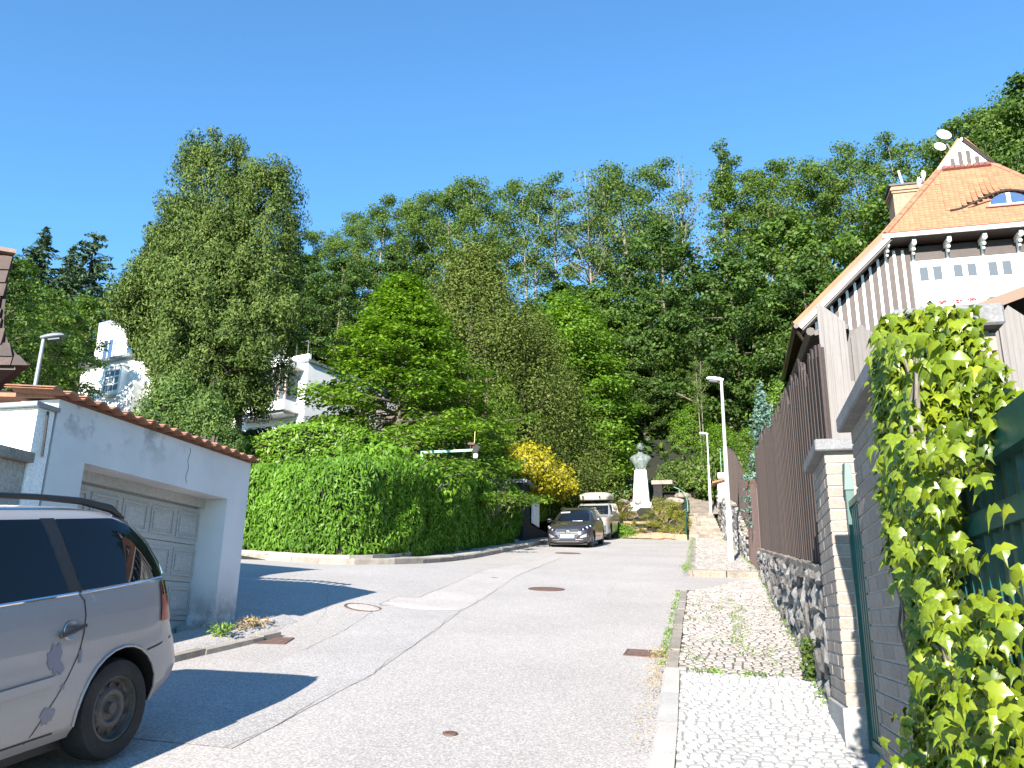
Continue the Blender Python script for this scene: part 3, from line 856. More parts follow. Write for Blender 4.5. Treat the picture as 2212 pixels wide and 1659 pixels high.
# ---- brick pillars
def brick_mesh():
    mb = MB(); e = .006
    x, y, z = .5, .5, .5
    mb.v = []
    pr = [(-.5, -.5), (.5, -.5), (.5, .5), (-.5, .5)]
    vs = [(a, b, -.5) for a, b in pr] + [(a, b, .5) for a, b in pr]
    me = bpy.data.meshes.new('brick')
    m = MB(); m.box8(vs); bm = bmesh.new()
    vv = [bm.verts.new(p) for p in m.v]
    for f in m.f: bm.faces.new([vv[i] for i in f])
    bmesh.ops.bevel(bm, geom=bm.edges[:], offset=.03, segments=1, affect='EDGES')
    bm.to_mesh(me); bm.free(); me.materials.append(M['brick']); me.update()
    return me
BR = brick_mesh()
CH = 0.0775
def brick_faces(root, v0, v1, u0, u1, z0, z1, face_front, inv):
    """bricks on the street face (v = v0) and, if asked, on the face towards the camera (u = u0)"""
    k = 0; z = z0
    while z + CH * .8 < z1:
        hh = CH - .011; zc = z + CH / 2
        odd = k % 2
        # street face
        x = u0
        first = 0.240 if odd else 0.115
        segs = []
        while x < u1 - .02:
            w = first if x == u0 else 0.240
            w = min(w, u1 - x); segs.append((x, w)); x += w + .011
        for i, (x, w) in enumerate(segs):
            corner = i == 0 and face_front
            dv = (0.115 if odd else 0.240) if corner else 0.06
            j = rnd.uniform(-.0015, .0015)
            Ml = inv @ Matrix.Translation(S(v0 + dv / 2 + .0025 + j, x + w / 2 + (.0025 if corner else 0), zc)) @ Matrix.Rotation(-AZ + rnd.uniform(-.006, .006), 4, 'Z') @ Matrix.Diagonal((dv, w, hh, 1))
            place('brick', BR, root, None, M=Ml)
        if face_front:
            x = v0 + (0.115 if odd else 0.240) + .011
            while x < v1 - .02:
                w = min(0.240, v1 - x); j = rnd.uniform(-.003, .003)
                Ml = inv @ Matrix.Translation(S(x + w / 2, u0 + .03 + .0025 + j, zc)) @ Matrix.Rotation(-AZ, 4, 'Z') @ Matrix.Diagonal((w, .06, hh, 1))
                place('brick', BR, root, None, M=Ml); x += w + .011
        z += CH; k += 1
    return z

def capslab(root, v0, v1, u0, u1, z, th=.08, ov=.06):
    m = MB(); m.box(v0 - ov, v1 + ov, u0 - ov, u1 + ov, z, z + th)
    bm = bmesh.new(); vv = [bm.verts.new(p) for p in m.v]
    for f in m.f: bm.faces.new([vv[i] for i in f])
    bmesh.ops.bevel(bm, geom=bm.edges[:], offset=.008, segments=1, affect='EDGES')
    mm = MB(); bm.verts.ensure_lookup_table(); mm.add([tuple(v.co) for v in bm.verts], [[v.index for v in f.verts] for f in bm.faces]); bm.free()
    return mm.build('cap', M['capstone'], root, 's')

p1 = sthing('brick_pillar', 'short brick pillar with concrete cap at the end of the stone wall, beside the green post', 'brick pillar', .69, 5.92, float(gz(.69, 5.92)))
inv = FR[p1.name].inverted()
m = MB(); m.box(.70, 1.13, 5.93, 6.72, 1.05, 2.71); m.build('core', M['mortar'], p1, 's')
m = MB(); m.box(.665, 1.15, 5.895, 6.75, 0.5, 1.062); m.build('plinth', M['concrete'], p1, 's')
zt = brick_faces(p1, .69, 1.14, 5.92, 6.74, 1.068, 2.72, True, inv)
capslab(p1, .69, 1.14, 5.92, 6.74, zt + .005)

p2 = sthing('brick_wall', 'taller brick gate wall behind the creeper, nearest the camera', 'brick wall', .69, 3.1, float(gz(.69, 3.1)))
inv = FR[p2.name].inverted()
m = MB(); m.box(.70, .95, 3.11, 4.68, 0.68, 2.60); m.build('core', M['mortar'], p2, 's')
m = MB(); m.box(.665, .98, 3.06, 4.70, 0.2, 0.70); m.build('plinth', M['concrete'], p2, 's')
zt2 = brick_faces(p2, .69, .97, 3.10, 4.69, 0.71, 2.61, True, inv)
capslab(p2, .69, .93, 3.10, 4.69, zt2 + .005)

# ---- boards
def board_mesh(mat_, seed, kind):
    r = random.Random(seed)
    m = MB()
    if kind == 'point':    # pointed top
        a = r.uniform(.35, .65)
        prof = [(-.5, 0), (.5, 0), (.5, 1 - r.uniform(.05, .075)), (a - .5, 1), (-.5, 1 - r.uniform(.05, .075))]
    elif kind == 'slant':
        prof = [(-.5, 0), (.5, 0), (.5, 1 - r.uniform(.02, .05)), (-.35, 1), (-.5, 1 - r.uniform(0, .02))]
    elif kind == 'slantr':
        prof = [(-.5, 0), (.5, 0), (.5, 1 - r.uniform(.11, .16)), (-.38, 1), (-.5, .985)]
    else:
        prof = [(-.5, 0), (.5, 0), (.5, 1), (-.5, 1 - r.uniform(0, .01))]
    m.prism([(x, -.5, z) for x, z in prof], (0, 1, 0))
    me = bpy.data.meshes.new('board'); me.from_pydata(m.v, [], m.f); me.materials.append(mat_); me.update()
    return me
BB = [board_mesh(M['brownwood'], i, 'slant') for i in range(5)]
BRD = [board_mesh(M['redwood'], 10 + i, 'point') for i in range(4)]
BG = [board_mesh(M['greywood'], 20 + i, 'point') for i in range(5)] + [board_mesh(M['greywood'], 30, 'slantr')]

def put_board(root, me, v, u, zb, zt, w, th, along=True, lean=0.0, flip=False):
    inv = FR[root.name].inverted()
    R = Matrix.Rotation(-AZ + (-PI / 2 if along else 0), 4, 'Z')
    Ml = inv @ Matrix.Translation(S(v, u, zb)) @ R @ Matrix.Rotation(lean, 4, 'Y') @ Matrix.Diagonal((w * (-1 if flip else 1), th, zt - zb, 1))
    return place('board', me, root, None, M=Ml)

f1 = sthing('board_fence', 'long tall fence of upright brown boards with jagged tops on the rough stone wall', 'fence', .8, 6.5)
u = 6.42; k = 0; step = 0
while u < 19.95:
    w = rnd.uniform(.105, .125)
    if rnd.random() < .22: step = rnd.uniform(-.11, .12)
    vv = wall_v(u) + .055 + (.034 if k % 2 else 0)
    g = float(gz(vv, u))
    zb = g + topA(max(u, 7)) + .05 if u > 6.8 else 2.85
    put_board(f1, rnd.choice(BB), vv, u + w / 2, zb, g + 2.95 + step + (rnd.uniform(-.13, .10)), w - .004 + (.02 if k % 2 else 0), .02, True, rnd.uniform(-.008, .008))
    u += w * 1.02; k += 1
for zz in (0.5, 1.6):
    m = MB()
    for a in np.arange(6.9, 19.5, 1.0):
        va = wall_v(a) + .12; z0 = float(gz(va, a)) + 1.0 + zz; z1 = float(gz(va, a + 1)) + 1.0 + zz
        m.box8([(va, a, z0), (va + .04, a, z0), (va + .04, a + 1, z1), (va, a + 1, z1), (va, a, z0 + .09), (va + .04, a, z0 + .09), (va + .04, a + 1, z1 + .09), (va, a + 1, z1 + .09)])
    m.build('rail', M['brownwood'], f1, 's')

f2 = sthing('board_gate', 'lower red-brown board gate with pointed tops at the far end of the long fence', 'gate', .7, 20.2)
u = 20.12; k = 0
while u < 24.2:
    w = .15; vv = wall_v(u) + .05; g = float(gz(vv, u))
    put_board(f2, BRD[k % 4], vv, u + w / 2, g + .12 + (.5 if u < 0 else 0), g + 2.15 + .18 * abs(math.sin((u - 20.1) * 1.15)), w - .004, .022)
    u += w; k += 1
f3 = sthing('board_fence', 'far brown board fence stepping uphill beside the steps, seen past the lamp post', 'fence', .6, 24.4)
u = 24.4; k = 0
while u < 37.5:
    w = .14; vv = wall_v(u) + .1 + (.02 if k % 2 else 0); g = float(gz(vv, u))
    top = g + float(np.interp(u, [24.4, 26, 31, 37.5], [2.45, 2.7, 3.7, 4.35])) + rnd.uniform(-.05, .05)
    put_board(f3, rnd.choice(BB), vv, u + w / 2, g + topB(u) + .05, top, w + .01, .02); u += w * .97; k += 1

# ---- weathered screen of boards across the garden behind the pillars
f4 = sthing('board_screen', 'high screen of grey weathered pointed boards above the brick pillars', 'fence', .8, 6.62)
xs = [.84, 1.06, 1.27, 1.48, 1.69, 1.90, 2.11, 2.33, 2.56, 2.79, 3.02, 3.25]
tops = [4.03, 3.86, 3.80, 3.98, 3.86, 3.84, 3.92, 4.06, 4.04, 4.12, 4.08, 4.15]
for i, (x, t) in enumerate(zip(xs, tops)):
    if i == 0: put_board(f4, BG[5], x + .07, 6.60, 2.85, t, .20, .03, False)
    else: put_board(f4, BG[i % 5], x + .09, 6.62 + (.03 if i % 2 else 0), 2.2, t, .205 + rnd.uniform(-.01, .01), .026, False, rnd.uniform(-.012, .012))
m = MB(); m.box(.9, 3.5, 6.66, 6.70, 3.3, 3.4); m.build('rail', M['greywood'], f4, 's')

# ---- brown lean-to roof behind the screen
t = sthing('shed', 'dark brown shed roof edge behind the grey boards at the right', 'shed', 2.2, 7.4, float(gz(2.2, 7.4)) + .8)
m = MB()
za = lambda v: 4.13 + (v - 2.03) * .345
m.box8([(1.98, 7.3, za(1.98) - .05), (5, 7.3, za(5) - .05), (5, 10.5, za(5) - .05), (3.1, 10.5, za(3.1) - .05), (1.98, 7.3, za(1.98)), (5, 7.3, za(5)), (5, 10.5, za(5)), (3.1, 10.5, za(3.1))])
m.build('roof', M['deepbrown'], t, 's')
m = MB(); m.box8([(1.97, 7.26, za(1.97) - .085), (5, 7.26, za(5) - .085), (5, 7.295, za(5) - .085), (1.97, 7.295, za(1.97) - .085), (1.97, 7.26, za(1.97) + .012), (5, 7.26, za(5) + .012), (5, 7.295, za(5) + .012), (1.97, 7.295, za(1.97) + .012)])
m.build('barge_board', mat('light_brown_board', (0.16, 0.10, 0.065), 0.6), t, 's')
m = MB(); m.box(3.1, 4.9, 7.6, 10.2, 1.5, 4.3); m.build('wall', M['deepbrown'], t, 's')

# ---- green gate between the pillars, and the wide green gate near the camera
def corrugated(m, v, u0, u1, z0f, z1f, pitch=.075, dep=.018):
    n = int((u1 - u0) / pitch); pts = []
    for i in range(n + 1):
        u = u0 + (u1 - u0) * i / n
        for du, dv in ((0, 0), (.35, 0), (.5, dep), (.85, dep)):
            if i < n: pts.append((v + dv, u + du * pitch))
    k0 = len(m.v)
    for a, b in pts: m.v += [(a, b, z0f(b)), (a, b, z1f(b))]
    for i in range(len(pts) - 1):
        k = k0 + 2 * i; m.f.append([k, k + 1, k + 3, k + 2]); m.mi.append(0)
g1 = sthing('garden_gate', 'narrow green metal gate edge between the two brick pillars', 'gate', .82, 5.8, .8)
m = MB(); m.box(.79, .84, 5.80, 5.85, .80, 2.42); m.build('post', M['green'], g1, 's')
m = MB(); m.box(.79, .84, 4.74, 4.79, .80, 2.42); m.build('post', M['green'], g1, 's')
m = MB(); m.box(.80, .83, 4.80, 5.79, .86, .90); m.build('bottom_rail', M['green'], g1, 's')
m = MB(); m.box(.80, .83, 4.80, 5.79, 2.30, 2.34); m.build('top_rail', M['green'], g1, 's')
m = MB(); corrugated(m, .806, 4.81, 5.78, lambda u: .91, lambda u: 2.29); m.build('panel', M['green'], g1, 's')
m = MB(); m.box8([(.783, 5.79, 2.42), (.842, 5.79, 2.42), (.842, 5.855, 2.42), (.783, 5.855, 2.42), (.80, 5.80, 2.60), (.83, 5.80, 2.60), (.84, 5.85, 2.60), (.79, 5.85, 2.60)]); m.build('finial', M['green'], g1, 's')

g2 = sthing('driveway_gate', 'wide green gate of ribbed metal sheet nearest the camera at the right edge', 'gate', .69, 3.0, .5)
zr = lambda u: 2.08
m = MB(); m.box(.655, .70, 0.4, 3.04, 1.96, 2.055); m.build('top_rail', M['green'], g2, 's')
m = MB(); m.box(.665, .71, 2.98, 3.03, .74, 1.985); m.build('post', M['green'], g2, 's')
m = MB(); m.box(.672, .70, 0.4, 2.975, 1.80, 1.86); m.build('cross_rail', M['green'], g2, 's')
m = MB(); m.box(.672, .70, 0.4, 2.975, .76, .82); m.build('bottom_rail', M['green'], g2, 's')
m = MB(); corrugated(m, .690, .42, 2.97, lambda u: .80, lambda u: 1.99, .085, .024); m.build('panel', M['green'], g2, 's')
t = sthing('gate_sill', 'low concrete sill under the wide green gate', 'sill', .6, 2.9, .3)
m = MB(); m.box(.52, .90, 0.4, 3.05, 1.055, 1.12); m.build('slab', M['capstone'], t, 's')
m = MB(); m.box(.56, .88, 0.4, 3.03, -.2, 1.05); m.build('footing', M['concrete'], t, 's')

# ---- creeper
def creeper_leaf(seed):
    r = random.Random(seed)
    # three pointed lobes, hanging, cupped; z down the leaf, x across, y outward
    o = [(0, 0, 0), (-.16, .02, .10), (-.34, -.05, -.02), (-.52, -.16, -.22), (-.30, -.03, -.34), (-.24, -.05, -.48), (-.07, -.09, -.66), (0, -.20, -1.0), (.07, -.09, -.66), (.24, -.05, -.48), (.30, -.03, -.34), (.52, -.16, -.22), (.34, -.05, -.02), (.16, .02, .10)]
    o = [(x * r.uniform(.9, 1.08), y - .0 + r.uniform(-.02, .02), z * r.uniform(.93, 1.05)) for x, y, z in o]
    vs = [(0, .07, -.30)] + o
    vs = [(x, -y, z) for x, y, z in vs]
    n = len(o); fs = [(0, 1 + i, 1 + (i + 1) % n) for i in range(n)]
    me = bpy.data.meshes.new('leaf'); me.from_pydata([(x, y, z) for x, y, z in vs], [], fs); me.materials.append(M['lf_ivy'])
    me.polygons.foreach_set('use_smooth', [True] * len(fs)); me.update()
    return me, np.array(vs), np.array(fs)
LV = [creeper_leaf(60 + i) for i in range(6)]
vine = sthing('creeper', 'lush yellow-green creeper hanging over the brick gate wall and the green gate', 'climbing plant', .6, 3.0, .8)
invv = FR[vine.name].inverted()
spots = []
# two faces are covered: the street face of the wall end and, round the corner, the end face above the gate
Lz = [1.15, 1.3, 1.45, 1.62, 1.8, 1.95, 2.1, 2.2, 2.3, 2.4, 2.52, 2.62, 2.75]
Lu = [3.10, 3.36, 3.25, 3.20, 3.40, 3.45, 3.52, 3.40, 3.42, 3.46, 3.55, 3.45, 3.30]
for i in range(4300):
    z = rnd.uniform(1.12, 2.64)
    ul = float(np.interp(z, Lz, Lu)) + rnd.gauss(0, .04)
    bulge = .045 + .04 * math.sin(min(1, max(0, (z - 1.1) / 1.7)) * PI) + .03 * pnoise(Vector((ul * 4, z * 4, i % 7)))
    if i % 5 < 2:
        u = rnd.uniform(2.98, ul); v = .67 - rnd.uniform(.03, 1.0) * bulge
    else:
        v = rnd.uniform(.58, .93 + .05 * math.sin(z * 9) if z > 1.9 else .70); u = 3.06 - rnd.uniform(.03, 1.0) * (bulge + .03)
        if z > 2.60 and v > 1.0: continue
        if z < 2.05 and v > .70: continue
    spots.append((v, u, z, rnd.uniform(.038, .068)))
for i in range(2300):      # shaded mass trailing over the gate
    u = rnd.uniform(2.0, 3.0); z = rnd.uniform(1.0, 2.05)
    d = pnoise(Vector((u * 3.1, z * 2.2, 3.1)))
    if u > 2.8 and z < 1.55 and d < .15: continue
    if d < -.10 + .30 * max(0, z - 1.6): continue
    spots.append((.655 - rnd.uniform(0, .08), u, z, rnd.uniform(.04, .062)))
for i in range(380):
    u = rnd.uniform(2.2, 3.15); z = 1.0 + rnd.uniform(0, .32) + .1 * pnoise(Vector((u * 3, 0, 0)))
    spots.append((.62 - rnd.uniform(0, .12), u, z, rnd.uniform(.038, .062)))
# loose sprays in front of the gate
for sx, (u0, z0, du, dz) in enumerate([(2.75, 1.92, -.45, .12), (2.5, 1.78, -.5, -.1), (2.6, 1.62, -.5, .08), (2.3, 2.0, -.4, .1), (2.85, 1.28, -.2, -.22), (2.4, 1.45, -.4, -.1), (3.05, 1.15, .12, -.25), (2.2, 1.3, -.3, .1), (2.65, 2.35, -.6, -.14), (2.3, 2.25, -.5, -.2), (2.35, 1.86, -.3, .06), (2.2, 1.72, -.3, .1), (2.25, 1.95, -.25, -.06), (2.45, 1.98, -.4, -.12), (2.15, 1.5, -.3, .05), (2.3, 1.62, -.35, -.1)]):
    for k in range(26):
        t = k / 25; spots.append((.56 - .12 * math.sin(t * PI) + rnd.uniform(-.03, .03), u0 + du * t + rnd.uniform(-.04, .04), z0 + dz * t + .05 * math.sin(t * 3) + rnd.uniform(-.04, .04), rnd.uniform(.04, .06)))
def leafM(v, u, z, s):
    face = rnd.uniform(-1.7, .9)       # mostly turned towards the light that comes down the street
    R = Matrix.Rotation(-AZ - PI / 2 + .75 + face * .8, 4, 'Z') @ Matrix.Rotation(rnd.uniform(-1.0, .25), 4, 'X') @ Matrix.Rotation(rnd.uniform(-.5, .5), 4, 'Y')
    return Matrix.Translation(S(v, u, z)) @ R @ Matrix.Diagonal((s, s, s, 1))
spots.sort(key=lambda p: p[0])
single = spots[:300]
for p in single:
    place('leaf', rnd.choice(LV)[0], vine, None, M=invv @ leafM(*p))
mb = MB()
for p in spots[300:]:
    _, vs, fs = rnd.choice(LV); Ml = np.array(invv @ leafM(*p))
    mb.add((vs @ Ml[:3, :3].T + Ml[:3, 3]).tolist(), fs.tolist())
mb.build('leaves_behind', M['lf_ivy'], vine, 'l', kind='stuff', smooth=True)
mb = MB()
for k in range(26):
    u = rnd.uniform(2.9, 3.45); z = rnd.uniform(.75, 1.4); p = []
    for q in range(9): p.append((.655 - rnd.uniform(0, .04), u, z)); u += rnd.uniform(-.06, .06); z += rnd.uniform(.08, .2)
    mb.tube([c for c in p if c[2] < 2.66], [.006] * len([c for c in p if c[2] < 2.66]), 5)
mb.build('stem', M['bark'], vine, 's')

# ---- street lamps
def lamp(name_label, v, u, zb, H, head_az, step=1.35, col='galv', headlen=.42, r0=.085):
    t = sthing('street_lamp', name_label, 'street lamp', v, u, zb)
    m = MB(); m.tube([(0, 0, -.2), (0, 0, step)], r0, 16); m.build('pole_base', M[col], t, smooth=True)
    m = MB(); m.tube([(0, 0, step), (0, 0, step + .05), (0, 0, step + .05)], [r0, r0 * .82, r0 * .8], 16, False)
    m.tube([(0, 0, step + .05), (0, 0, H * .62)], [r0 * .74, r0 * .66], 14); m.tube([(0, 0, H * .62), (0, 0, H)], [r0 * .55, r0 * .46], 14)
    m.build('pole', M[col], t, smooth=True)
    dx, dy = math.cos(head_az), math.sin(head_az)
    R = Matrix.Rotation(head_az, 4, 'Z') @ Matrix.Rotation(-.16, 4, 'Y')
    m = MB(); T = Matrix.Translation((0, 0, H + .03)) @ R
    prof = [(-.06, .05, .05), (.06, .085, .075), (headlen * .5, .11, .085), (headlen * .85, .10, .07), (headlen, .06, .035)]
    rows = []
    for x, w, h in prof:
        ring = []
        for k in range(12):
            a = 2 * PI * k / 12
            y = w * math.cos(a); z = h * math.sin(a) * (1 if math.sin(a) > 0 else .45)
            ring.append(tuple(T @ Vector((x, y, z))))
        rows.append(ring)
    for ring in rows: m.v += ring
    for i in range(len(rows) - 1):
        for k in range(12): m.f.append([i * 12 + k, i * 12 + (k + 1) % 12, (i + 1) * 12 + (k + 1) % 12, (i + 1) * 12 + k]); m.mi.append(0)
    m.f.append(list(range(12))[::-1]); m.f.append([len(m.v) - 12 + k for k in range(12)]); m.mi += [0, 0]
    hd = m.build('lamp_head', M['zinc'] if col == 'zinc' else M['white'], t, smooth=True)
    m = MB()
    for k in range(7):
        pass
    m.prism([tuple(T @ Vector((x, y, -.045))) for x, y in ((.1, -.07), (headlen * .8, -.07), (headlen * .8, .07), (.1, .07))], tuple((T.to_3x3() @ Vector((0, 0, -.03)))))
    m.build('lens', M['paneglass'], hd)
    return t
lamp('tall pale street lamp rising from the pavement in front of the long brown fence', .15, 23.87, float(gz(.15, 23.87)) + .1, 5.15, PI, 1.38)
lamp('smaller distant street lamp beside the top of the stone steps', -.62, 44.9, Z1 - .05, 4.3, PI, 1.9, r0=.075)

# ---- kiosk-like boundary post with tiles and pale green mesh by the steps
t = sthing('gate_post', 'small masonry post with an orange tile cap beyond the far lamp, by the steps', 'gate post', -.1, 40.2, float(gz(-.1, 40.2)) + 2.0)
m = MB(); m.box(-.18, .25, 40.0, 40.6, 7.1, 8.1); m.build('post', M['plaster'], t, 's')
m = MB(); m.box8([(-.42, 39.8, 7.95), (.3, 39.8, 8.15), (.3, 40.8, 8.15), (-.42, 40.8, 7.95), (-.42, 39.8, 8.03), (.3, 39.8, 8.23), (.3, 40.8, 8.23), (-.42, 40.8, 8.03)]); m.build('tile_cap', M['rooftile'], t, 's')
m = MB(); m.box(-.15, .3, 40.1, 40.7, 8.24, 8.5); m.build('chimney_block', M['plaster'], t, 's')
t = sthing('mesh_fence', 'pale green mesh fence panel behind the lamp post, above the far stone wall', 'fence', .0, 41.5, 8.3)
for k in range(14):
    m = MB(); u = 41.2 + k * .12; m.tube([(.02, u, 8.2), (.02, u, 9.9 - k * .05)], .015, 5); m.build('bar', M['greenpale'], t, 's')
m = MB(); m.tube([(.02, 41.1, 8.3), (.02, 42.9, 8.3)], .02, 5); m.tube([(.02, 41.1, 9.8), (.02, 42.9, 9.2)], .02, 5); m.build('rail', M['greenpale'], t, 's')

# ================================================================== HOUSE WITH THE ORANGE ROOF
def house():
    t = sthing('tiled_house', 'house with steep orange half-hipped roof and dark wall with white battens', 'house', 6.1, 29.7, 4.8)
    inv = FR[t.name].inverted()
    UE, UW = 29.3, 30.0          # eave and wall planes
    VL, VR = 2.87, 16.3
    ZL, ZE = 11.84, 15.02
    VE0, VE1 = 6.12, 13.05       # corners of the half hip
    VC = (VL + VR) / 2
    ZT = 18.35; UT = 31.15; VT0, VT1 = 8.72, 10.46
    VC = 9.58
    ZA = 19.55
    UB = 43.0
    # core walls
    m = MB()
    m.prism([(3.3, UW, 3), (15.9, UW, 3), (15.9, UW, 11.6), (12.75, UW, 14.75), (6.4, UW, 14.75), (3.3, UW, 11.6)], (0, 12.4, 0))
    m.build('wall', M['darkbrown'], t, 's')
    # left and right slopes (upper roof planes)
    def slab(name, a, b, c, d, th, mt):
        n = (Vector(b) - Vector(a)).cross(Vector(c) - Vector(a)).normalized() * th
        mm = MB(); mm.prism([a, b, c, d], tuple(-n)); return mm.build(name, mt, t, 's')
    slab('roof_slope', (VL, UE, ZL), (VE0, UE, ZE), (VE0, UB, ZE), (VL, UB, ZL), -.16, M['rooftile'])
    slab('roof_slope', (VE0, UE, ZE), (VT0, UT, ZT), (VT0, UB, ZT), (VE0, UB, ZE), -.16, M['rooftile'])
    slab('roof_slope', (VT0, UT, ZT), (VC, UT, ZA), (VC, UB, ZA), (VT0, UB, ZT), -.16, M['rooftile'])
    slab('roof_slope', (VR, UB, ZL), (VE1, UB, ZE), (VE1, UE, ZE), (VR, UE, ZL), -.16, M['rooftile'])
    slab('roof_slope', (VE1, UB, ZE), (VT1, UB, ZT), (VT1, UT, ZT), (VE1, UE, ZE), -.16, M['rooftile'])
    slab('roof_slope', (VT1, UB, ZT), (VC, UB, ZA), (VC, UT, ZA), (VT1, UT, ZT), -.16, M['rooftile'])
    # hip face under the tiles
    hip = [(VE0, UE, ZE), (VE1, UE, ZE), (VT1, UT, ZT), (VT0, UT, ZT)]
    n = Vector((0, -(ZT - ZE), UT - UE)).normalized()
    mm = MB(); mm.prism(hip, tuple(-n * .12)); hipo = mm.build('hip_slope', M['rooftile'], t, 's')
    # eyebrow dormer centre on that face
    DC, DW, DZ = 10.35, 1.95, .62
    DB = 15.98                       # sill height
    sl = (UT - UE) / (ZT - ZE)
    def lift(v, z):                  # how far the roof skin is pushed towards the viewer
        x = (v - DC) / DW
        if abs(x) >= 1: return 0.0
        arch = math.cos(x * PI / 2) ** 2 * DZ
        top = DB + arch
        if z < DB - .02: return 0.0
        d = (z - top)
        if d < -.02: return -1.0     # opening
        return arch * sl * math.exp(-max(0, d) / .42) + 0.02
    # tiles
    prof = [(-.5, 1), (.5, 1), (.5, .22), (.28, .05), (0, 0), (-.28, .05), (-.5, .22)]
    vs = [(x, .0, z) for x, z in prof] + [(x, -1, z) for x, z in prof]
    k = len(prof)
    fs = [tuple(range(k, 2 * k))[::-1]] + [(i, (i + 1) % k, k + (i + 1) % k, k + i) for i in range(k)]
    tme = bpy.data.meshes.new('roof_tile'); tme.from_pydata(vs, [], fs); tme.materials.append(M['rooftile']); tme.update()
    tilt = math.atan2(UT - UE, ZT - ZE)
    tiles = []
    exp = .155; Ls = math.hypot(UT - UE, ZT - ZE); rows = int(Ls / exp)
    for r in range(rows):
        s = r * exp; f = s / Ls
        zz = ZE + (ZT - ZE) * f; uu = UE + (UT - UE) * f
        a = VE0 + (VT0 - VE0) * f + .02; b = VE1 + (VT1 - VE1) * f - .02
        w = .18; x = a + (w / 2 if r % 2 else 0)
        while x < b:
            lf = lift(x, zz + .05)
            if lf >= 0: tiles.append((x, uu - lf, zz, w))
            x += w
    def tl(q):
        if q[0] < DC - DW or q[0] > DC + DW: return tilt
        la, lb = lift(q[0], q[2] + .05), lift(q[0], q[2] + .25)
        return tilt if la < 0 or lb < 0 else math.atan2(.2 * sl + la - lb, .2)
    front = sorted(tiles, key=lambda q: (q[0] ** 1.0 + q[2] * .0))
    def TM(q): return inv @ Matrix.Translation(S(q[0], q[1] - .02, q[2] + .01)) @ Matrix.Rotation(-AZ, 4, 'Z') @ Matrix.Rotation(-tl(q) - .05 + rnd.uniform(-.02, .02), 4, 'X') @ Matrix.Rotation(rnd.uniform(-.02, .02), 4, 'Y') @ Matrix.Diagonal((q[3] - .006, .016, exp * 1.5, 1))
    for q in front[:300]: place('roof_tile', tme, hipo, None, M=TM(q))
    mb = MB()
    for q in front[300:]:
        T = TM(q); mb.add([tuple(T @ Vector(p)) for p in vs], fs)
    mb.build('roof_tiles_beyond', M['rooftile'], hipo, 'l', kind='stuff')
    # eyebrow opening: window with arched white frame, dark lip
    dm = MB(); pts = []
    W2 = .66
    for i in range(17):
        x = -1 + 2 * i / 16; pts.append((DC + x * W2 * 1.0, UE + (DB - ZE) * sl - .10, DB + .46 * math.sqrt(max(0, 1 - x * x)) ** 1.2))
    dm.prism(pts, (0, .04, 0)); win = dm.build('dormer_window', M['white'], hipo, 's')
    for s in (-1, 1):
        g = MB(); q = []
        for i in range(10):
            x = s * (.10 + .80 * i / 9); q.append((DC + x * W2, UE + (DB - ZE) * sl - .115, DB + .05 + .40 * (math.sqrt(max(0, 1 - x * x)) ** 1.3)))
        q = [(q[0][0], q[0][1], DB + .06)] + q + [(q[-1][0], q[-1][1], DB + .06)]
        if s < 0: q = q[::-1]
        g.prism(q, (0, .008, 0)); g.build('pane', M['blueglass'], win, 's')
    lip = MB(); P = []
    for i in range(33):
        x = -1 + 2 * i / 32
        z = DB + math.cos(x * PI / 2) ** 2 * (DZ - .04) - .02
        P.append((DC + x * DW * .98, UE + (z - ZE) * sl - .05 - math.cos(x * PI / 2) ** 2 * DZ * sl * .9 - .04, z))
    lip.tube(P, .035, 6); lip.build('dormer_lip', M['darkbrown'], hipo, 's')
    m = MB(); m.box(DC - .75, DC + .75, UE + (DB - ZE) * sl - .14, UE + (DB - ZE) * sl + .05, DB - .06, DB - .01); m.build('dormer_sill', M['copper'], hipo, 's')
    # ridge tiles along the two hips
    for (a, b) in ((Vector((VE0, UE, ZE)), Vector((VT0, UT, ZT))), (Vector((VE1, UE, ZE)), Vector((VT1, UT, ZT)))):
        n_ = 11
        for i in range(n_):
            p, q = a.lerp(b, i / n_), a.lerp(b, (i + 1.08) / n_)
            mm = MB(); mm.tube([p + Vector((0, -.02, .03)), q + Vector((0, -.02, .02))], [.095, .08], 8); mm.build('hip_tile', M['terracotta'], t, 's')
    # red flashing along the eave and at the foot of the gablet, white gutter
    m = MB(); m.box8([(VE0 - .1, UE - .06, ZE - .05), (VE1 + .1, UE - .06, ZE - .05), (VE1, UE + .12, ZE + .02), (VE0, UE + .12, ZE + .02), (VE0 - .1, UE - .08, ZE + .0), (VE1 + .1, UE - .08, ZE + .0), (VE1, UE + .08, ZE + .16), (VE0, UE + .08, ZE + .16)]); m.build('flashing', M['copper'], t, 's')
    m = MB(); m.box(VE0 - .12, VE1 + .12, UE - .14, UE - .065, ZE - .17, ZE - .03); m.build('eave_board', M['white'], t, 's')
    m = MB(); m.box(VE0, VE1, UE - .06, UW, ZE - .19, ZE - .15); m.build('soffit', M['deepbrown'], t, 's')
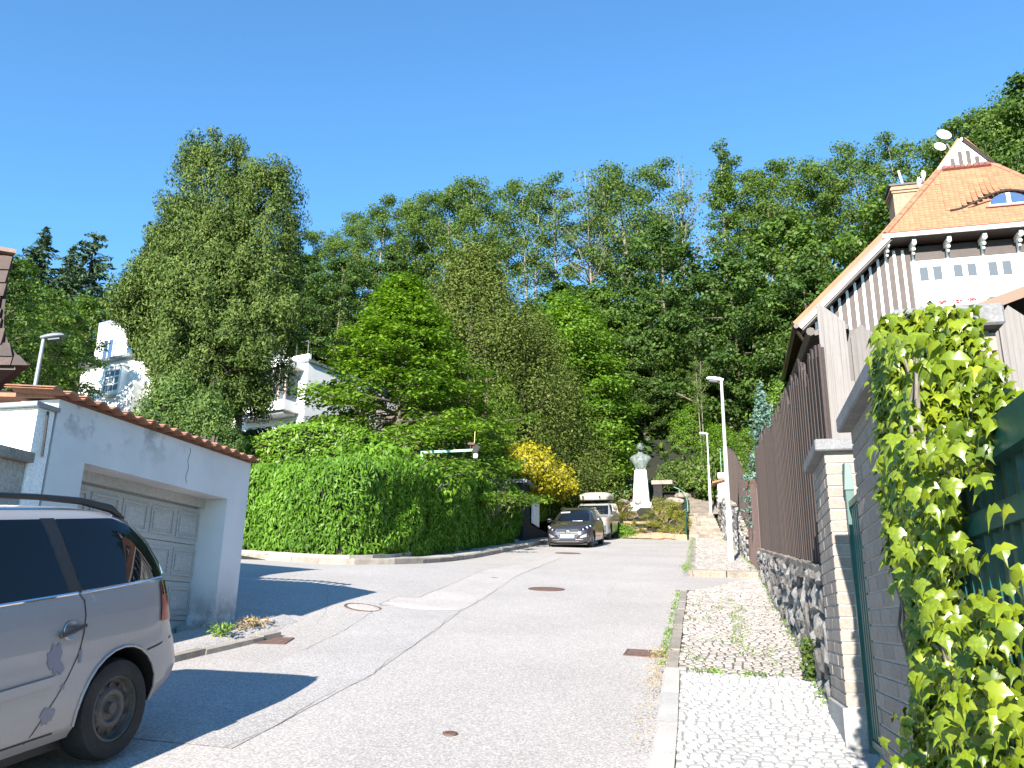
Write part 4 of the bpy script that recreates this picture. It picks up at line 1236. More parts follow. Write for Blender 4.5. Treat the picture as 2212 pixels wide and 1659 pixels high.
    # verges with white barge board, orange on top
    for a, b in (((VL, ZL), (VE0, ZE)), ((VR, ZL), (VE1, ZE))):
        def bar(o0, o1, u0, u1, mt, nm):
            dx, dz = b[0] - a[0], b[1] - a[1]; l = math.hypot(dx, dz); nx, nz = dz / l, -dx / l
            if a[0] > b[0]: nx, nz = -nx, -nz
            nx, nz = (nx, nz) if nz < 0 else (-nx, -nz)
            mm = MB(); mm.box8([(a[0] + nx * o0, u0, a[1] + nz * o0), (a[0] + nx * o0, u1, a[1] + nz * o0), (b[0] + nx * o0, u1, b[1] + nz * o0), (b[0] + nx * o0, u0, b[1] + nz * o0), (a[0] + nx * o1, u0, a[1] + nz * o1), (a[0] + nx * o1, u1, a[1] + nz * o1), (b[0] + nx * o1, u1, b[1] + nz * o1), (b[0] + nx * o1, u0, b[1] + nz * o1)])
            return mm.build(nm, mt, t, 's')
        bar(.0, .10, UE - .06, UE - .002, M['copper'], 'verge_flashing')
        bar(.102, .23, UE - .09, UE - .03, M['white'], 'barge_board')
        bar(.24, .30, UE - .03, UW, M['deepbrown'], 'soffit')
    # gablet
    m = MB(); m.prism([(VT0 - .05, UT - .02, ZT), (VT1 + .05, UT - .02, ZT), (VC, UT - .02, ZA - .12)], (0, .1, 0)); gb = m.build('gablet', M['white'], t, 's')
    for i, x in enumerate((-.68, -.42, -.14, .14, .42, .68)):
        hmax = (ZA - .2 - ZT) * (1 - abs(x) / (VT1 - VC)) - .08
        if hmax > .1:
            m = MB(); m.box(VC + x - .075, VC + x + .075, UT - .035, UT - .022, ZT + .04, ZT + .04 + hmax * .86); m.build('slat', M['darkbrown'], gb, 's')
    for s, vt in ((-1, VT0), (1, VT1)):
        m = MB(); m.tube([(vt + s * .12, UT - .08, ZT - .03), (VC, UT - .08, ZA + .0)], .06, 6); m.build('gablet_barge', M['white'] if s < 0 else M['deepbrown'], gb, 's')
    m = MB()
    for i in range(8): m.tube([(VT0 + .12 + i * .21, UT - .16, ZT - .12), (VT0 + .12 + i * .21, UT - .04, ZT + .06)], .1, 8)
    m.build('ridge_flashing', M['copper'], gb, 's')
    # battens on the dark wall below the left verge
    x = 3.62
    while x < 6.95:
        zt = min(ZE - .35, ZL + (x - VL) * .98 - .42)
        m = MB(); m.box(x - .045, x + .045, UW - .05, UW - .003, 9.6, zt); m.build('batten', M['white'], t, 's')
        x += .285
    # white band of windows
    m = MB(); m.box(6.95, 13.6, UW - .22, UW - .003, 12.35, 14.12); bay = m.build('window_band', M['white'], t, 's')
    for i in range(6):
        c = 7.55 + i * 1.10
        for s in (-1, 1):
            cx = c + s * .22
            fr = MB()
            z0, z1 = 12.52, 13.92; w = .19
            for bx in ((cx - w, cx - w + .035, z0, z1), (cx + w - .035, cx + w, z0, z1), (cx - w + .0351, cx + w - .0351, z0, z0 + .04), (cx - w + .0351, cx + w - .0351, z1 - .04, z1), (cx - w + .0351, cx + w - .0351, 13.28, 13.315)):
                fr.box(bx[0], bx[1], UW - .262, UW - .222, bx[2], bx[3])
            wi = fr.build('window', M['white'], bay, 's')
            g = MB(); g.box(cx - w + .036, cx + w - .036, UW - .240, UW - .224, 13.40, z1 - .041); g.build('pane', M['paneglass'], wi, 's') if False else None
            g = MB(); g.box(cx - w + .036, cx + w - .036, UW - .238, UW - .2225, z0 + .041, 13.279); g.box(cx - w + .036, cx + w - .036, UW - .238, UW - .2225, 13.316, z1 - .041)
            g.build('curtain', M['white'], bay, 's')
            g = MB(); g.box(cx - w + .05, cx + w - .05, UW - .2445, UW - .2385, 13.34 + .06 * (i % 2), z1 - .06); g.build('pane', M['paneglass'], bay, 's')
    m = MB(); m.box(7.0, 13.5, UW - .45, UW - .223, 12.28, 12.34); m.build('flower_shelf', M['white'], t, 's')
    for i in range(11):
        x = 7.25 + i * .5 + rnd.uniform(-.12, .12)
        f = MB()
        for q in range(14):
            p = Vector((x + rnd.gauss(0, .07), UW - .38 + rnd.gauss(0, .03), 12.45 + rnd.gauss(0, .04)))
            f.cbox(p, (.05, .03, .05), Euler((rnd.random() * 3, rnd.random() * 3, 0)).to_matrix())
        f.build('geranium', M['petal'] if i % 4 else M['lf_dark'], t, 's')
    m = MB(); P = [(7.0 + i * .1, UW - .47, 12.18 + .02 * math.sin(i * 1.9)) for i in range(60)]; m.tube(P, .022, 5); m.build('scalloped_trim', M['white'], t, 's')
    # dark panels and turned brackets under the eave
    for i in range(7):
        x = 7.02 + i * 1.13
        m = MB(); m.box(x + .1, x + 1.03, UW - .06, UW - .03, 14.2, 14.75); m.build('eave_panel', M['darkbrown'], t, 's')
        m = MB(); m.box(x + .02, x + .08, UW - .09, UW - .02, 14.13, 14.80); m.build('mullion', M['white'], t, 's')
    for x in [6.18] + [7.05 + i * 1.13 for i in range(7)]:
        b = MB(); b.box(x - .06, x + .06, UE + .05, UW, 14.62, 14.80)
        for (dz, r) in ((14.66, .085), (14.50, .07), (14.38, .055)):
            T = Matrix.Translation((x, UE + .12 + (14.66 - dz) * .9, dz)); b.lathe([(0.001, -r), (r * .7, -r * .7), (r, 0), (r * .7, r * .7), (0.001, r)], 10, T)
        b.build('bracket', M['white'], t, 's', smooth=True)
    # chimney with cap and mast
    m = MB(); m.box(7.2, 8.3, 32.3, 33.3, 14.5, 18.15); ch = m.build('chimney', M['palebrick'], t, 's')
    for k, (o, z) in enumerate(((.05, 18.151), (.10, 18.25), (.05, 18.35))):
        m = MB(); m.box(7.2 - o, 8.3 + o, 32.3 - o, 33.3 + o, z, z + .098); m.build('chimney_course', M['palebrick'], ch, 's')
    m = MB(); m.box(7.08, 8.42, 32.2, 33.4, 18.45, 18.53); m.build('chimney_cap', M['deepbrown'], ch, 's')
    m = MB(); m.tube([(7.75, 32.8, 18.53), (7.62, 32.8, 19.4)], .045, 6); m.build('flue', M['white'], ch, 's')
    # brown gutter and small lower roof at the left
    m = MB(); m.tube([(2.85, 29.2, 11.78), (2.85, 43, 11.78)], .09, 8); m.build('gutter', M['deepbrown'], t, 's')
    m = MB(); m.tube([(2.85, 29.4, 11.7), (3.2, 29.7, 11.2), (3.2, 29.7, 5.5)], .06, 8); m.build('downpipe', M['deepbrown'], t, 's')
    # two dishes on the ridge
    d = MB(); 
    for (v, z, r, nm) in ((9.05, 19.95, .27, 'big'), (8.85, 19.45, .22, 'small')):
        dd = MB(); T = Matrix.Translation((v, 31.3, z)) @ Matrix.Rotation(1.25, 4, 'X') @ Matrix.Rotation(.2, 4, 'Y')
        dd.lathe([(r * q, -(1 - q * q) * r * .22) for q in (1, .8, .55, .3, .02)], 24, T); dd.build('satellite_dish', M['white'], t, 's', smooth=True)
    m = MB(); m.tube([(9.3, 31.5, 19.2), (9.15, 31.45, 19.6), (9.0, 31.4, 20.0)], .025, 6); m.tube([(9.15, 31.45, 19.6), (8.85, 31.4, 19.4)], .02, 6); m.build('dish_arm', M['zinc'], t, 's')
    return t
house()
# pale birds on the ridge beside the chimney
for i, (v, u, z, lb) in enumerate(((8.05, 31.0, 17.95, 'white ornamental bird figure on the hip, higher of two beside the chimney'), (7.82, 30.8, 17.58, 'white ornamental bird figure on the hip, lower of two beside the chimney'))):
    o = sthing('bird_figure', lb, 'roof ornament', v, u, z)
    m = MB(); m.tube([(0, .1, 0), (0, 0, .14), (0, -.06, .26), (0, -.03, .36), (0, .1, .42)], [.03, .085, .09, .045, .01], 8); m.build('figure_body', M['white'], o, smooth=True)
# dark brown porch roof behind the fence
t = sthing('porch_roof', 'brown gutter and tiled edge of a low roof just behind the long board fence', 'porch roof', 1.4, 9.3, 3.5)
m = MB(); m.box8([(1.12, 9.6, 4.78), (1.5, 9.6, 4.84), (2.2, 13.2, 5.2), (1.12, 13.2, 5.1), (1.12, 9.6, 4.84), (1.5, 9.6, 4.90), (2.2, 13.2, 5.26), (1.12, 13.2, 5.16)]); m.build('roof', M['deepbrown'], t, 's')
m = MB(); m.tube([(1.08, 9.5, 4.80), (1.08, 13.3, 5.08)], .05, 8); m.build('gutter', M['deepbrown'], t, 's')
m = MB(); m.box(1.5, 1.62, 9.8, 9.92, 2.3, 4.9); m.box(1.5, 1.62, 12.9, 13.02, 2.6, 5.1); m.build('post', M['deepbrown'], t, 's')
# ================================================================== LEFT SIDE
V0 = -5.75
GU0, GU1 = 6.0, 9.21
DU0, DU1 = 6.42, 8.78
ZEV = 3.41
gar = sthing('garage', 'white rendered garage with a row of terracotta tiles along its sloping-looking eave', 'garage', V0, GU0)
m = MB()
zb = lambda u: float(gz(V0, u)) - .3
T_ = .42
m.box8([(V0 - T_, GU0, .6), (V0, GU0, .6), (V0, DU0, .6), (V0 - T_, DU0, .6), (V0 - T_, GU0, ZEV), (V0, GU0, ZEV), (V0, DU0, ZEV), (V0 - T_, DU0, ZEV)])
m.box8([(V0 - T_, DU1, .8), (V0, DU1, .8), (V0, GU1, .8), (V0 - T_, GU1, .8), (V0 - T_, DU1, ZEV), (V0, DU1, ZEV), (V0, GU1, ZEV), (V0 - T_, GU1, ZEV)])
m.box(V0 - T_, V0, DU0, DU1, 2.905, ZEV)
m.box(-10.6, V0 - T_ - .001, GU0, GU0 + .2, .6, ZEV - .05)
m.box(-10.6, V0 - T_ - .001, GU1 - .2, GU1, .6, ZEV - .05)
m.box(-10.6, -10.4, GU0 + .201, GU1 - .201, .6, ZEV - .05)
m.build('wall', M['garage'], gar, 's')
m = MB(); m.box8([(-10.7, GU0 - .05, ZEV + .32), (V0 - .02, GU0 - .05, ZEV + .005), (V0 - .02, GU1 + .05, ZEV + .005), (-10.7, GU1 + .05, ZEV + .32), (-10.7, GU0 - .05, ZEV + .38), (V0 - .02, GU0 - .05, ZEV + .04), (V0 - .02, GU1 + .05, ZEV + .04), (-10.7, GU1 + .05, ZEV + .38)])
m.build('roof', M['terracotta'], gar, 's')
# pantile ends along the eave
m = MB(); n = 10; w = .20
prof = []
for i in range(9):
    x = -w / 2 + w * i / 8; prof.append((x, .024 * math.sin((x / w + .5) * 2 * PI) + .006))
vs = [(.11, x, z) for x, z in prof] + [(.11, x, z + .018) for x, z in prof] + [(-.45, x, z + .055) for x, z in prof] + [(-.45, x, z + .073) for x, z in prof]
fs = []; q = 9
for i in range(8):
    fs += [(i, i + 1, q + i + 1, q + i), (q + i, q + i + 1, 3 * q + i + 1, 3 * q + i), (i + 1, i, 2 * q + i, 2 * q + i + 1)]
tme = bpy.data.meshes.new('roof_tile'); tme.from_pydata(vs, [], fs); tme.materials.append(M['terracotta']); tme.update()
inv = FR[gar.name].inverted(); u = GU0 - .1
while u < GU1 + .1:
    place('roof_tile', tme, gar, None, M=inv @ Matrix.Translation(S(V0, u, ZEV + .03 + rnd.uniform(-.006, .006))) @ Matrix.Rotation(-AZ + rnd.uniform(-.03, .03), 4, 'Z') @ Matrix.Rotation(rnd.uniform(-.03, .03), 4, 'X'))
    u += .19
# sectional door with pressed panels
VD = V0 - .38
door = MB(); door.box(VD - .04, VD, DU0 - .02, DU1 + .02, .75, 2.95)
door = door.build('door', M['garagedoor'], gar, 's')
rows = 5; top = 2.86
m = MB(); m.box(VD, VD + .09, DU0, DU1, 2.80, 2.904); m.build('lintel_board', M['garagedoor'], gar, 's')
for r in range(rows):
    z1 = 2.78 - r * .43; z0 = z1 - .42
    m = MB(); m.box(VD + .001, VD + .022, DU0 + .01, DU1 - .01, z0, z1); sec = m.build('door_section', M['garagedoor'], door, 's')
    for c in range(5):
        u0 = DU0 + .09 + c * .465; u1 = u0 + .40
        m = MB(); d0 = VD + .0225
        for (a, b, cc, dd) in ((u0, u1, z0 + .06, z0 + .085), (u0, u1, z1 - .085, z1 - .06), (u0, u0 + .02, z0 + .0851, z1 - .0851), (u1 - .02, u1, z0 + .0851, z1 - .0851)):
            m.box(d0, d0 + .014, a, b, cc, dd)
        m.box(d0, d0 + .008, u0 + .05, u1 - .05, z0 + .12, z1 - .12)
        m.build('pressed_panel', M['garagedoor'], door, 's')
m = MB(); m.box(V0 - .32, V0 - .12, DU1 - .22, DU1 - .02, 1.26, 1.44); tag(m.build('concrete_block', M['concrete'], None, 's'), 'small grey block standing in the garage doorway', 'block')
# crack line in the render
m = MB(); P = [(V0 + .002, 7.95 + .015 * math.sin(i * 1.7), 3.36 - i * .05) for i in range(9)]
m.tube(P, .0035, 4); m.build('crack', M['tar'], gar, 's')
# dark picket railing along the far edge of the roof
rail = sthing('roof_railing', 'small dark picket railing standing on the far edge of the garage roof', 'railing', -6.3, 9.1, ZEV)
v = -6.25; k = 0
while v > -10.3:
    z0 = ZEV + .05 + (V0 - v) * .068
    m = MB(); m.box(v - .02, v + .02, 9.08, 9.10, z0, z0 + .27); m.build('picket', M['brownwood'], rail, 's')
    v -= .125
m = MB(); a, b = -6.2, -10.3; za, zb_ = ZEV + .22 + .45 * .068, ZEV + .22 + 4.55 * .068
m.box8([(b, 9.101, zb_), (a, 9.101, za), (a, 9.14, za), (b, 9.14, zb_), (b, 9.101, zb_ + .05), (a, 9.101, za + .05), (a, 9.14, za + .05), (b, 9.14, zb_ + .05)]); m.build('top_rail', M['brownwood'], rail, 's')

# white boundary wall left of the garage, with sheet coping
bw = sthing('boundary_wall', 'white wall with grey metal coping at the left edge, joined to the garage', 'wall', -6, 5.9)
m = MB(); m.box(-12, V0 - .0, 5.78, 5.97, .3, 3.28); m.build('wall_face', M['plaster'], bw, 's')
m = MB(); m.box(-12, V0 + .04, 5.72, 5.99, 3.282, 3.32); m.build('coping', M['zinc'], bw, 's')
m = MB(); m.tube([(V0 + .03, 5.86, 3.26), (V0 + .035, 5.87, 3.0), (V0 + .03, 5.88, 2.86)], .012, 5); m.build('cable', M['black'], bw, 's')
# rough rendered post with slab cap
gp = sthing('rendered_post', 'rough grey rendered post with stone cap behind the van roof', 'gate post', -6.0, 5.6)
m = MB(); m.box(-8.4, V0 - .02, 5.42, 5.775, .3, 2.78)
m.build('post', grainy('rough_render', (0.30, 0.28, 0.25), (0.48, 0.45, 0.41), 3, 0.95, 35, 1.0, 0.02), gp, 's')
m = MB(); m.box(-8.45, V0 + .06, 5.34, 5.776, 2.785, 2.87); m.build('cap', grainy('weathered_cap', (0.2, 0.18, 0.15), (0.33, 0.3, 0.26), 5, 0.95, 35, 0.8, 0.01), gp, 's')

# dark shingled roof corner at the left edge of the view
dh = thing('shingled_house', 'dark shingled bell-shaped roof corner at the left edge of the picture', 'house', (-7.4, 9.6, .9), 0)
Y0, Y1 = 9.3, 12.0
prof = [(-6.26, 5.74), (-6.24, 5.4), (-6.22, 5.05), (-6.18, 4.8), (-6.09, 4.62), (-5.95, 4.47), (-5.78, 4.36)]
m = MB(); poly = [(x, Y0 + .04, z) for x, z in prof] + [(-11, Y0 + .04, 4.36), (-11, Y0 + .04, 5.74)]
poly = [(p[0] + .11, p[1], p[2]) for p in poly]
m.prism(poly, (-2.3, 2.6, 0)); rf = m.build('roof', M['shingle'], dh, 'w')
for i in range(len(prof) - 1):
    (xa, za), (xb, zb2) = prof[i], prof[i + 1]
    xa += .14; xb += .14
    nn = 2 if i < 3 else 1
    for s in range(nn):
        x0 = xa + (xb - xa) * s / nn; x1 = xa + (xb - xa) * (s + 1) / nn; z0 = za + (zb2 - za) * s / nn; z1 = za + (zb2 - za) * (s + 1) / nn
        # front (camera side) shingles
        x = x1 - .24 + rnd.uniform(-.06, .04)
        while x > -9.4:
            m = MB(); m.box8([(x, Y0 - .012, z1 - .02), (min(x + .2, x1), Y0 - .012, z1 - .02), (min(x + .2, x1), Y0 + .035, z1 - .02), (x, Y0 + .035, z1 - .02), (x, Y0 + .012, z0), (min(x + .2, x0), Y0 + .012, z0), (min(x + .2, x0), Y0 + .035, z0), (x, Y0 + .035, z0)]); m.build('shingle', M['shingle'], rf, 'w'); x -= .215
m = MB(); m.prism([(-11, Y0 + .05, 4.30), (-5.85, Y0 + .05, 4.30), (-5.85, Y0 + .05, 4.355), (-11, Y0 + .05, 4.355)], (-2.3, 2.6, 0)); m.build('soffit', M['deepbrown'], dh, 'w')
m = MB(); m.prism([(-11.2, Y0 - .06, 6.6), (-6.04, Y0 - .06, 5.74), (-6.04, Y0 - .06, 5.79), (-11.2, Y0 - .06, 6.65)], (-2.4, 2.7, 0)); m.build('roof_edge', grainy('pinkish_tile', (0.12, 0.07, 0.06), (0.19, 0.12, 0.10), 6, .8, 40, .3), dh, 'w')
m = MB(); m.prism([(-11, Y0 + .3, .5), (-7.0, Y0 + .3, .5), (-7.0, Y0 + .3, 4.29), (-11, Y0 + .3, 4.29)], (-1.9, 2.2, 0)); m.build('wall', M['deepbrown'], dh, 'w')

tl = lamp('grey street lamp at the left, standing beyond the white wall', -13.2, 13.1, 1.9, 5.0, .35, 1.2, 'zinc', .40)

# ---- white villa on the slope
vil = thing('white_villa', 'white modern villa on the slope, half hidden by the big dark conifers', 'villa', (-25.7, 48.0, 9.0), math.radians(-30))
def vb(nm, mt, *b, par=None, z0=-9.0):
    m = MB(); m.box(b[0], b[1], b[2], b[3], b[4] + z0, b[5] + z0); return m.build(nm, mt, par or vil)
vb('wall', M['plaster'], -.55, 11.0, .02, 8, 9, 15.9)
vb('upper_storey', M['plaster'], .02, 8.2, .30, 8, 15.96, 18.38)
vb('parapet', mat('lilac_grey_sheet', (0.27, 0.26, 0.32), .5), 0, 8.22, .28, 8.02, 18.381, 18.84)
vb('cornice', mat('green_grey_sheet', (0.17, 0.20, 0.19), .5), -.95, 8.6, -.35, .29, 15.90, 16.08)
vb('wall', M['plaster'], 11.001, 17.3, .8, 8, 7.5, 14.0)
vb('roof_sheet', M['zinc'], 10.9, 17.42, .7, 8.1, 14.001, 14.14)
par = vb('parapet', M['plaster'], 11.0, 17.32, .78, .95, 14.141, 14.45)
m = MB()
for k in range(8): m.tube([(11.5 + k * .8, .9, 5.45), (11.5 + k * .8, .9, 6.2)], .02, 5)
m.tube([(11.4, .9, 6.2), (17.2, .9, 6.2)], .02, 5); m.build('roof_railing', M['zinc'], vil)
def window(x0, x1, z0, z1, cols, rws, y=.0, reveal=.22, glass='blueglass'):
    """recess lined white, frame, separate panes"""
    w = vb('window', M['white'], x0 - .05, x1 + .05, y - .03, y + .015, z0 - .05, z1 + .05)
    for c in range(cols):
        for r in range(rws):
            a = x0 + (x1 - x0) * c / cols + .04; b = x0 + (x1 - x0) * (c + 1) / cols - .04
            e = z0 + (z1 - z0) * r / rws + .035; f = z0 + (z1 - z0) * (r + 1) / rws - .035
            vb('pane', M[glass], a, b, y - .042, y - .032, e, f, par=w)
    return w
for x0, x1 in ((.95, 1.9), (3.25, 4.15), (5.6, 6.5)):
    fr = vb('window_surround', M['zinc'], x0 - .12, x1 + .12, .245, .298, 16.1, 17.62)
    window(x0, x1, 16.16, 17.52, 2, 1, .24)
# boxed window below the cornice
bx = vb('boxed_window', M['white'], 2.30, 3.95, -.38, .018, 13.72, 15.36)
for c in range(3):
    for r in range(3):
        vb('pane', M['paneglass'], 2.48 + c * .46, 2.84 + c * .46, -.395, -.382, 13.95 + r * .44, 14.30 + r * .44, par=bx)
vb('boxed_window_roof', M['white'], 2.15, 4.1, -.45, .017, 15.37, 15.47)
# long glazed balcony on the right hand block
bal = vb('glazed_balcony', M['white'], 13.2, 17.0, -.3, .798, 11.35, 11.85)
vb('balcony_roof', M['white'], 13.1, 17.1, -.35, .797, 13.58, 13.90)
for k in range(9):
    x = 13.3 + k * .45
    vb('mullion', mat('tan_frame', (0.55, 0.42, 0.32), .6) if k == 0 else bpy.data.materials['tan_frame'], x - .04, x + .04, -.24, -.16, 11.851, 13.579, par=bal)
    if k < 8: vb('pane', M['paneglass'], x + .05, x + .40, -.21, -.19, 11.86, 13.57, par=bal)
vb('balcony_underside', M['zinc'], 13.5, 16.8, -.1, .796, 11.2, 11.345)
t = thing('garden_wall', 'white garden wall end below the villa, just above the garage tiles', 'wall', (-22.5, 44.5, 10.5), math.radians(-30))
m = MB(); m.prism([(0, 0, -1), (2.1, 0, -1), (2.1, 0, 3.2), (1.5, 0, 3.1), (0, 0, 2.0)], (0, .4, 0)); m.build('wall', M['plaster'], t)
m = MB(); m.box(2.15, 2.5, -.15, .6, -1, 3.25); m.build('pier', grainy('cream_render', (0.6, 0.57, 0.5), (0.7, 0.67, 0.6), 2), t)

# ---- gate post, hedge shade put into its dark colour, with a pale notice panel at the end of the hedge
t = sthing('gate_post', 'shade-darkened masonry gate post with a stone cap at the far end of the big hedge', 'gate post', -7.95, 33.2)
m = MB(); m.box(-8.45, -7.9, 33.0, 34.2, 4.5, 7.05); m.build('post', M['rockmortar'], t, 's')
m = MB(); m.box(-8.6, -7.75, 32.9, 34.9, 7.052, 7.20); m.build('cap', M['capstone'], t, 's')
t = sthing('notice_board', 'tall pale grey panel hanging on the ivy wall beside the shade-darkened gate post', 'notice board', -7.9, 34.9, 5.4)
m = MB(); m.box8([(-7.86, 34.3, 5.56), (-7.80, 34.3, 5.56), (-7.80, 35.6, 5.52), (-7.86, 35.6, 5.52), (-7.86, 34.3, 6.74), (-7.80, 34.3, 6.74), (-7.80, 35.6, 6.80), (-7.86, 35.6, 6.80)]); m.build('panel', M['white'], t, 's')
m = MB(); m.box(-8.3, -7.9, 34.201, 40.5, 4.4, 5.5); tag(m.build('low_wall', M['rockmortar'], None, 's'), 'dark base wall under the ivy behind the parked hatchback', 'wall')
# ---- low wall at the foot of the hedge
m = MB(); P = [(18.95, -12.6), (18.65, -11.6), (18.2, -10.6), (17.62, -9.4), (17.35, -8.75), (17.6, -8.25), (18.3, -7.98), (19.5, -7.95), (32.6, -7.98)]
for i in range(len(P) - 1):
    (ua, va), (ub, vb_) = P[i], P[i + 1]
    du, dv = ub - ua, vb_ - va; l = math.hypot(du, dv); nu, nv = dv / l * -.25, du / l * -.25
    nv_, nu_ = -du / l * .25, dv / l * .25
    za, zb_ = float(gz(va, ua)), float(gz(vb_, ub))
    m.box8([(va, ua, za - .3), (vb_, ub, zb_ - .3), (vb_ + nv_, ub + nu_, zb_ - .3), (va + nv_, ua + nu_, za - .3), (va, ua, za + .20), (vb_, ub, zb_ + .20), (vb_ + nv_, ub + nu_, zb_ + .20), (va + nv_, ua + nu_, za + .20)])
tag(m.build('hedge_wall', grainy('old_base_render', (0.30, 0.27, 0.23), (0.46, 0.42, 0.37), 3, .95, 30, .8, .01), None, 's'), 'low weathered wall along the foot of the big hedge', 'wall')

# ---- green angled arm with a lamp head
t = thing('camera_mast', 'green right-angled pole arm with a dark and white camera rising from the hedge', 'camera mast', (-2.64, 24.2, 3.24))
m = MB(); m.box(-.03, .03, -.03, .03, 0, 3.12); m.build('post', M['greenpale'], t)
m = MB(); m.box8([(-.03, -.031, 3.05), (1.56, -.031, 3.15), (1.56, .031, 3.15), (-.03, .031, 3.05), (-.03, -.031, 3.121), (1.56, -.031, 3.22), (1.56, .031, 3.22), (-.03, .031, 3.121)]); m.build('arm', M['greenpale'], t)
m = MB(); m.tube([(1.44, 0, 3.2), (1.44, 0, 3.34)], .015, 6); m.tube([(1.52, 0, 3.2), (1.52, 0, 3.34)], .015, 6); m.box(1.36, 1.56, -.06, .06, 3.34, 3.40); m.build('bracket', M['rust'], t)
m = MB(); m.cbox((1.62, -.02, 3.22), (.16, .22, .24), Euler((.2, .5, 0)).to_matrix()); hd = m.build('camera_housing', M['black'], t)
m = MB(); m.lathe([(.001, -.10), (.06, -.08), (.075, -.02), (.07, .04), (.001, .07)], 14, Matrix.Translation((1.60, -.04, 3.02))); m.build('dome', M['white'], t, smooth=True)
m = MB(); m.tube([(1.55, 0, 3.35), (1.56, 0, 3.75)], .012, 5); m.build('aerial', mat('yellow_rod', (0.5, 0.45, 0.15), .5), t)

# ================================================================== MONUMENT
mon = sthing('monument', 'bronze bust of a man in a coat on a tall tapering pale stone pedestal', 'monument', -4.45, 47.4, 7.78)
m = MB()
m.box8([(-.36 - .1, -.36, .33), (.36 + .1, -.36, .33), (.46, .45, .33), (-.46, .45, .33), (-.33, -.26, 2.2), (.33, -.26, 2.2), (.33, .36, 2.2), (-.33, .36, 2.2)])
ped = m.build('pedestal', M['palestone'], mon)
m = MB(); m.box(-.70, .70, -.62, .62, -.6, .10); m.box(-.58, .58, -.50, .54, .101, .329); m.build('plinth', M['palestone'], mon)
def text(s, size, z, par):
    c = bpy.data.curves.new('inscription', 'FONT'); c.body = s; c.size = size; c.align_x = 'CENTER'; c.extrude = .004; c.resolution_u = 2
    o = bpy.data.objects.new('tmp', c); COL.objects.link(o)
    dg = bpy.context.evaluated_depsgraph_get(); me = bpy.data.meshes.new_from_object(o.evaluated_get(dg)); COL.objects.unlink(o); bpy.data.objects.remove(o)
    me.materials.clear(); me.materials.append(M['letter'])
    q = linkobj('inscription', me, par)
    yy = -.36 + (z - .33) * .10 / 1.87 - .004
    q.location = (0, yy, z); q.rotation_euler = (math.radians(90) - math.atan(.10 / 1.87), 0, 0)
text('Akademik', .105, 1.62, ped); text('JOSEF ČERNÝ', .095, 1.47, ped)
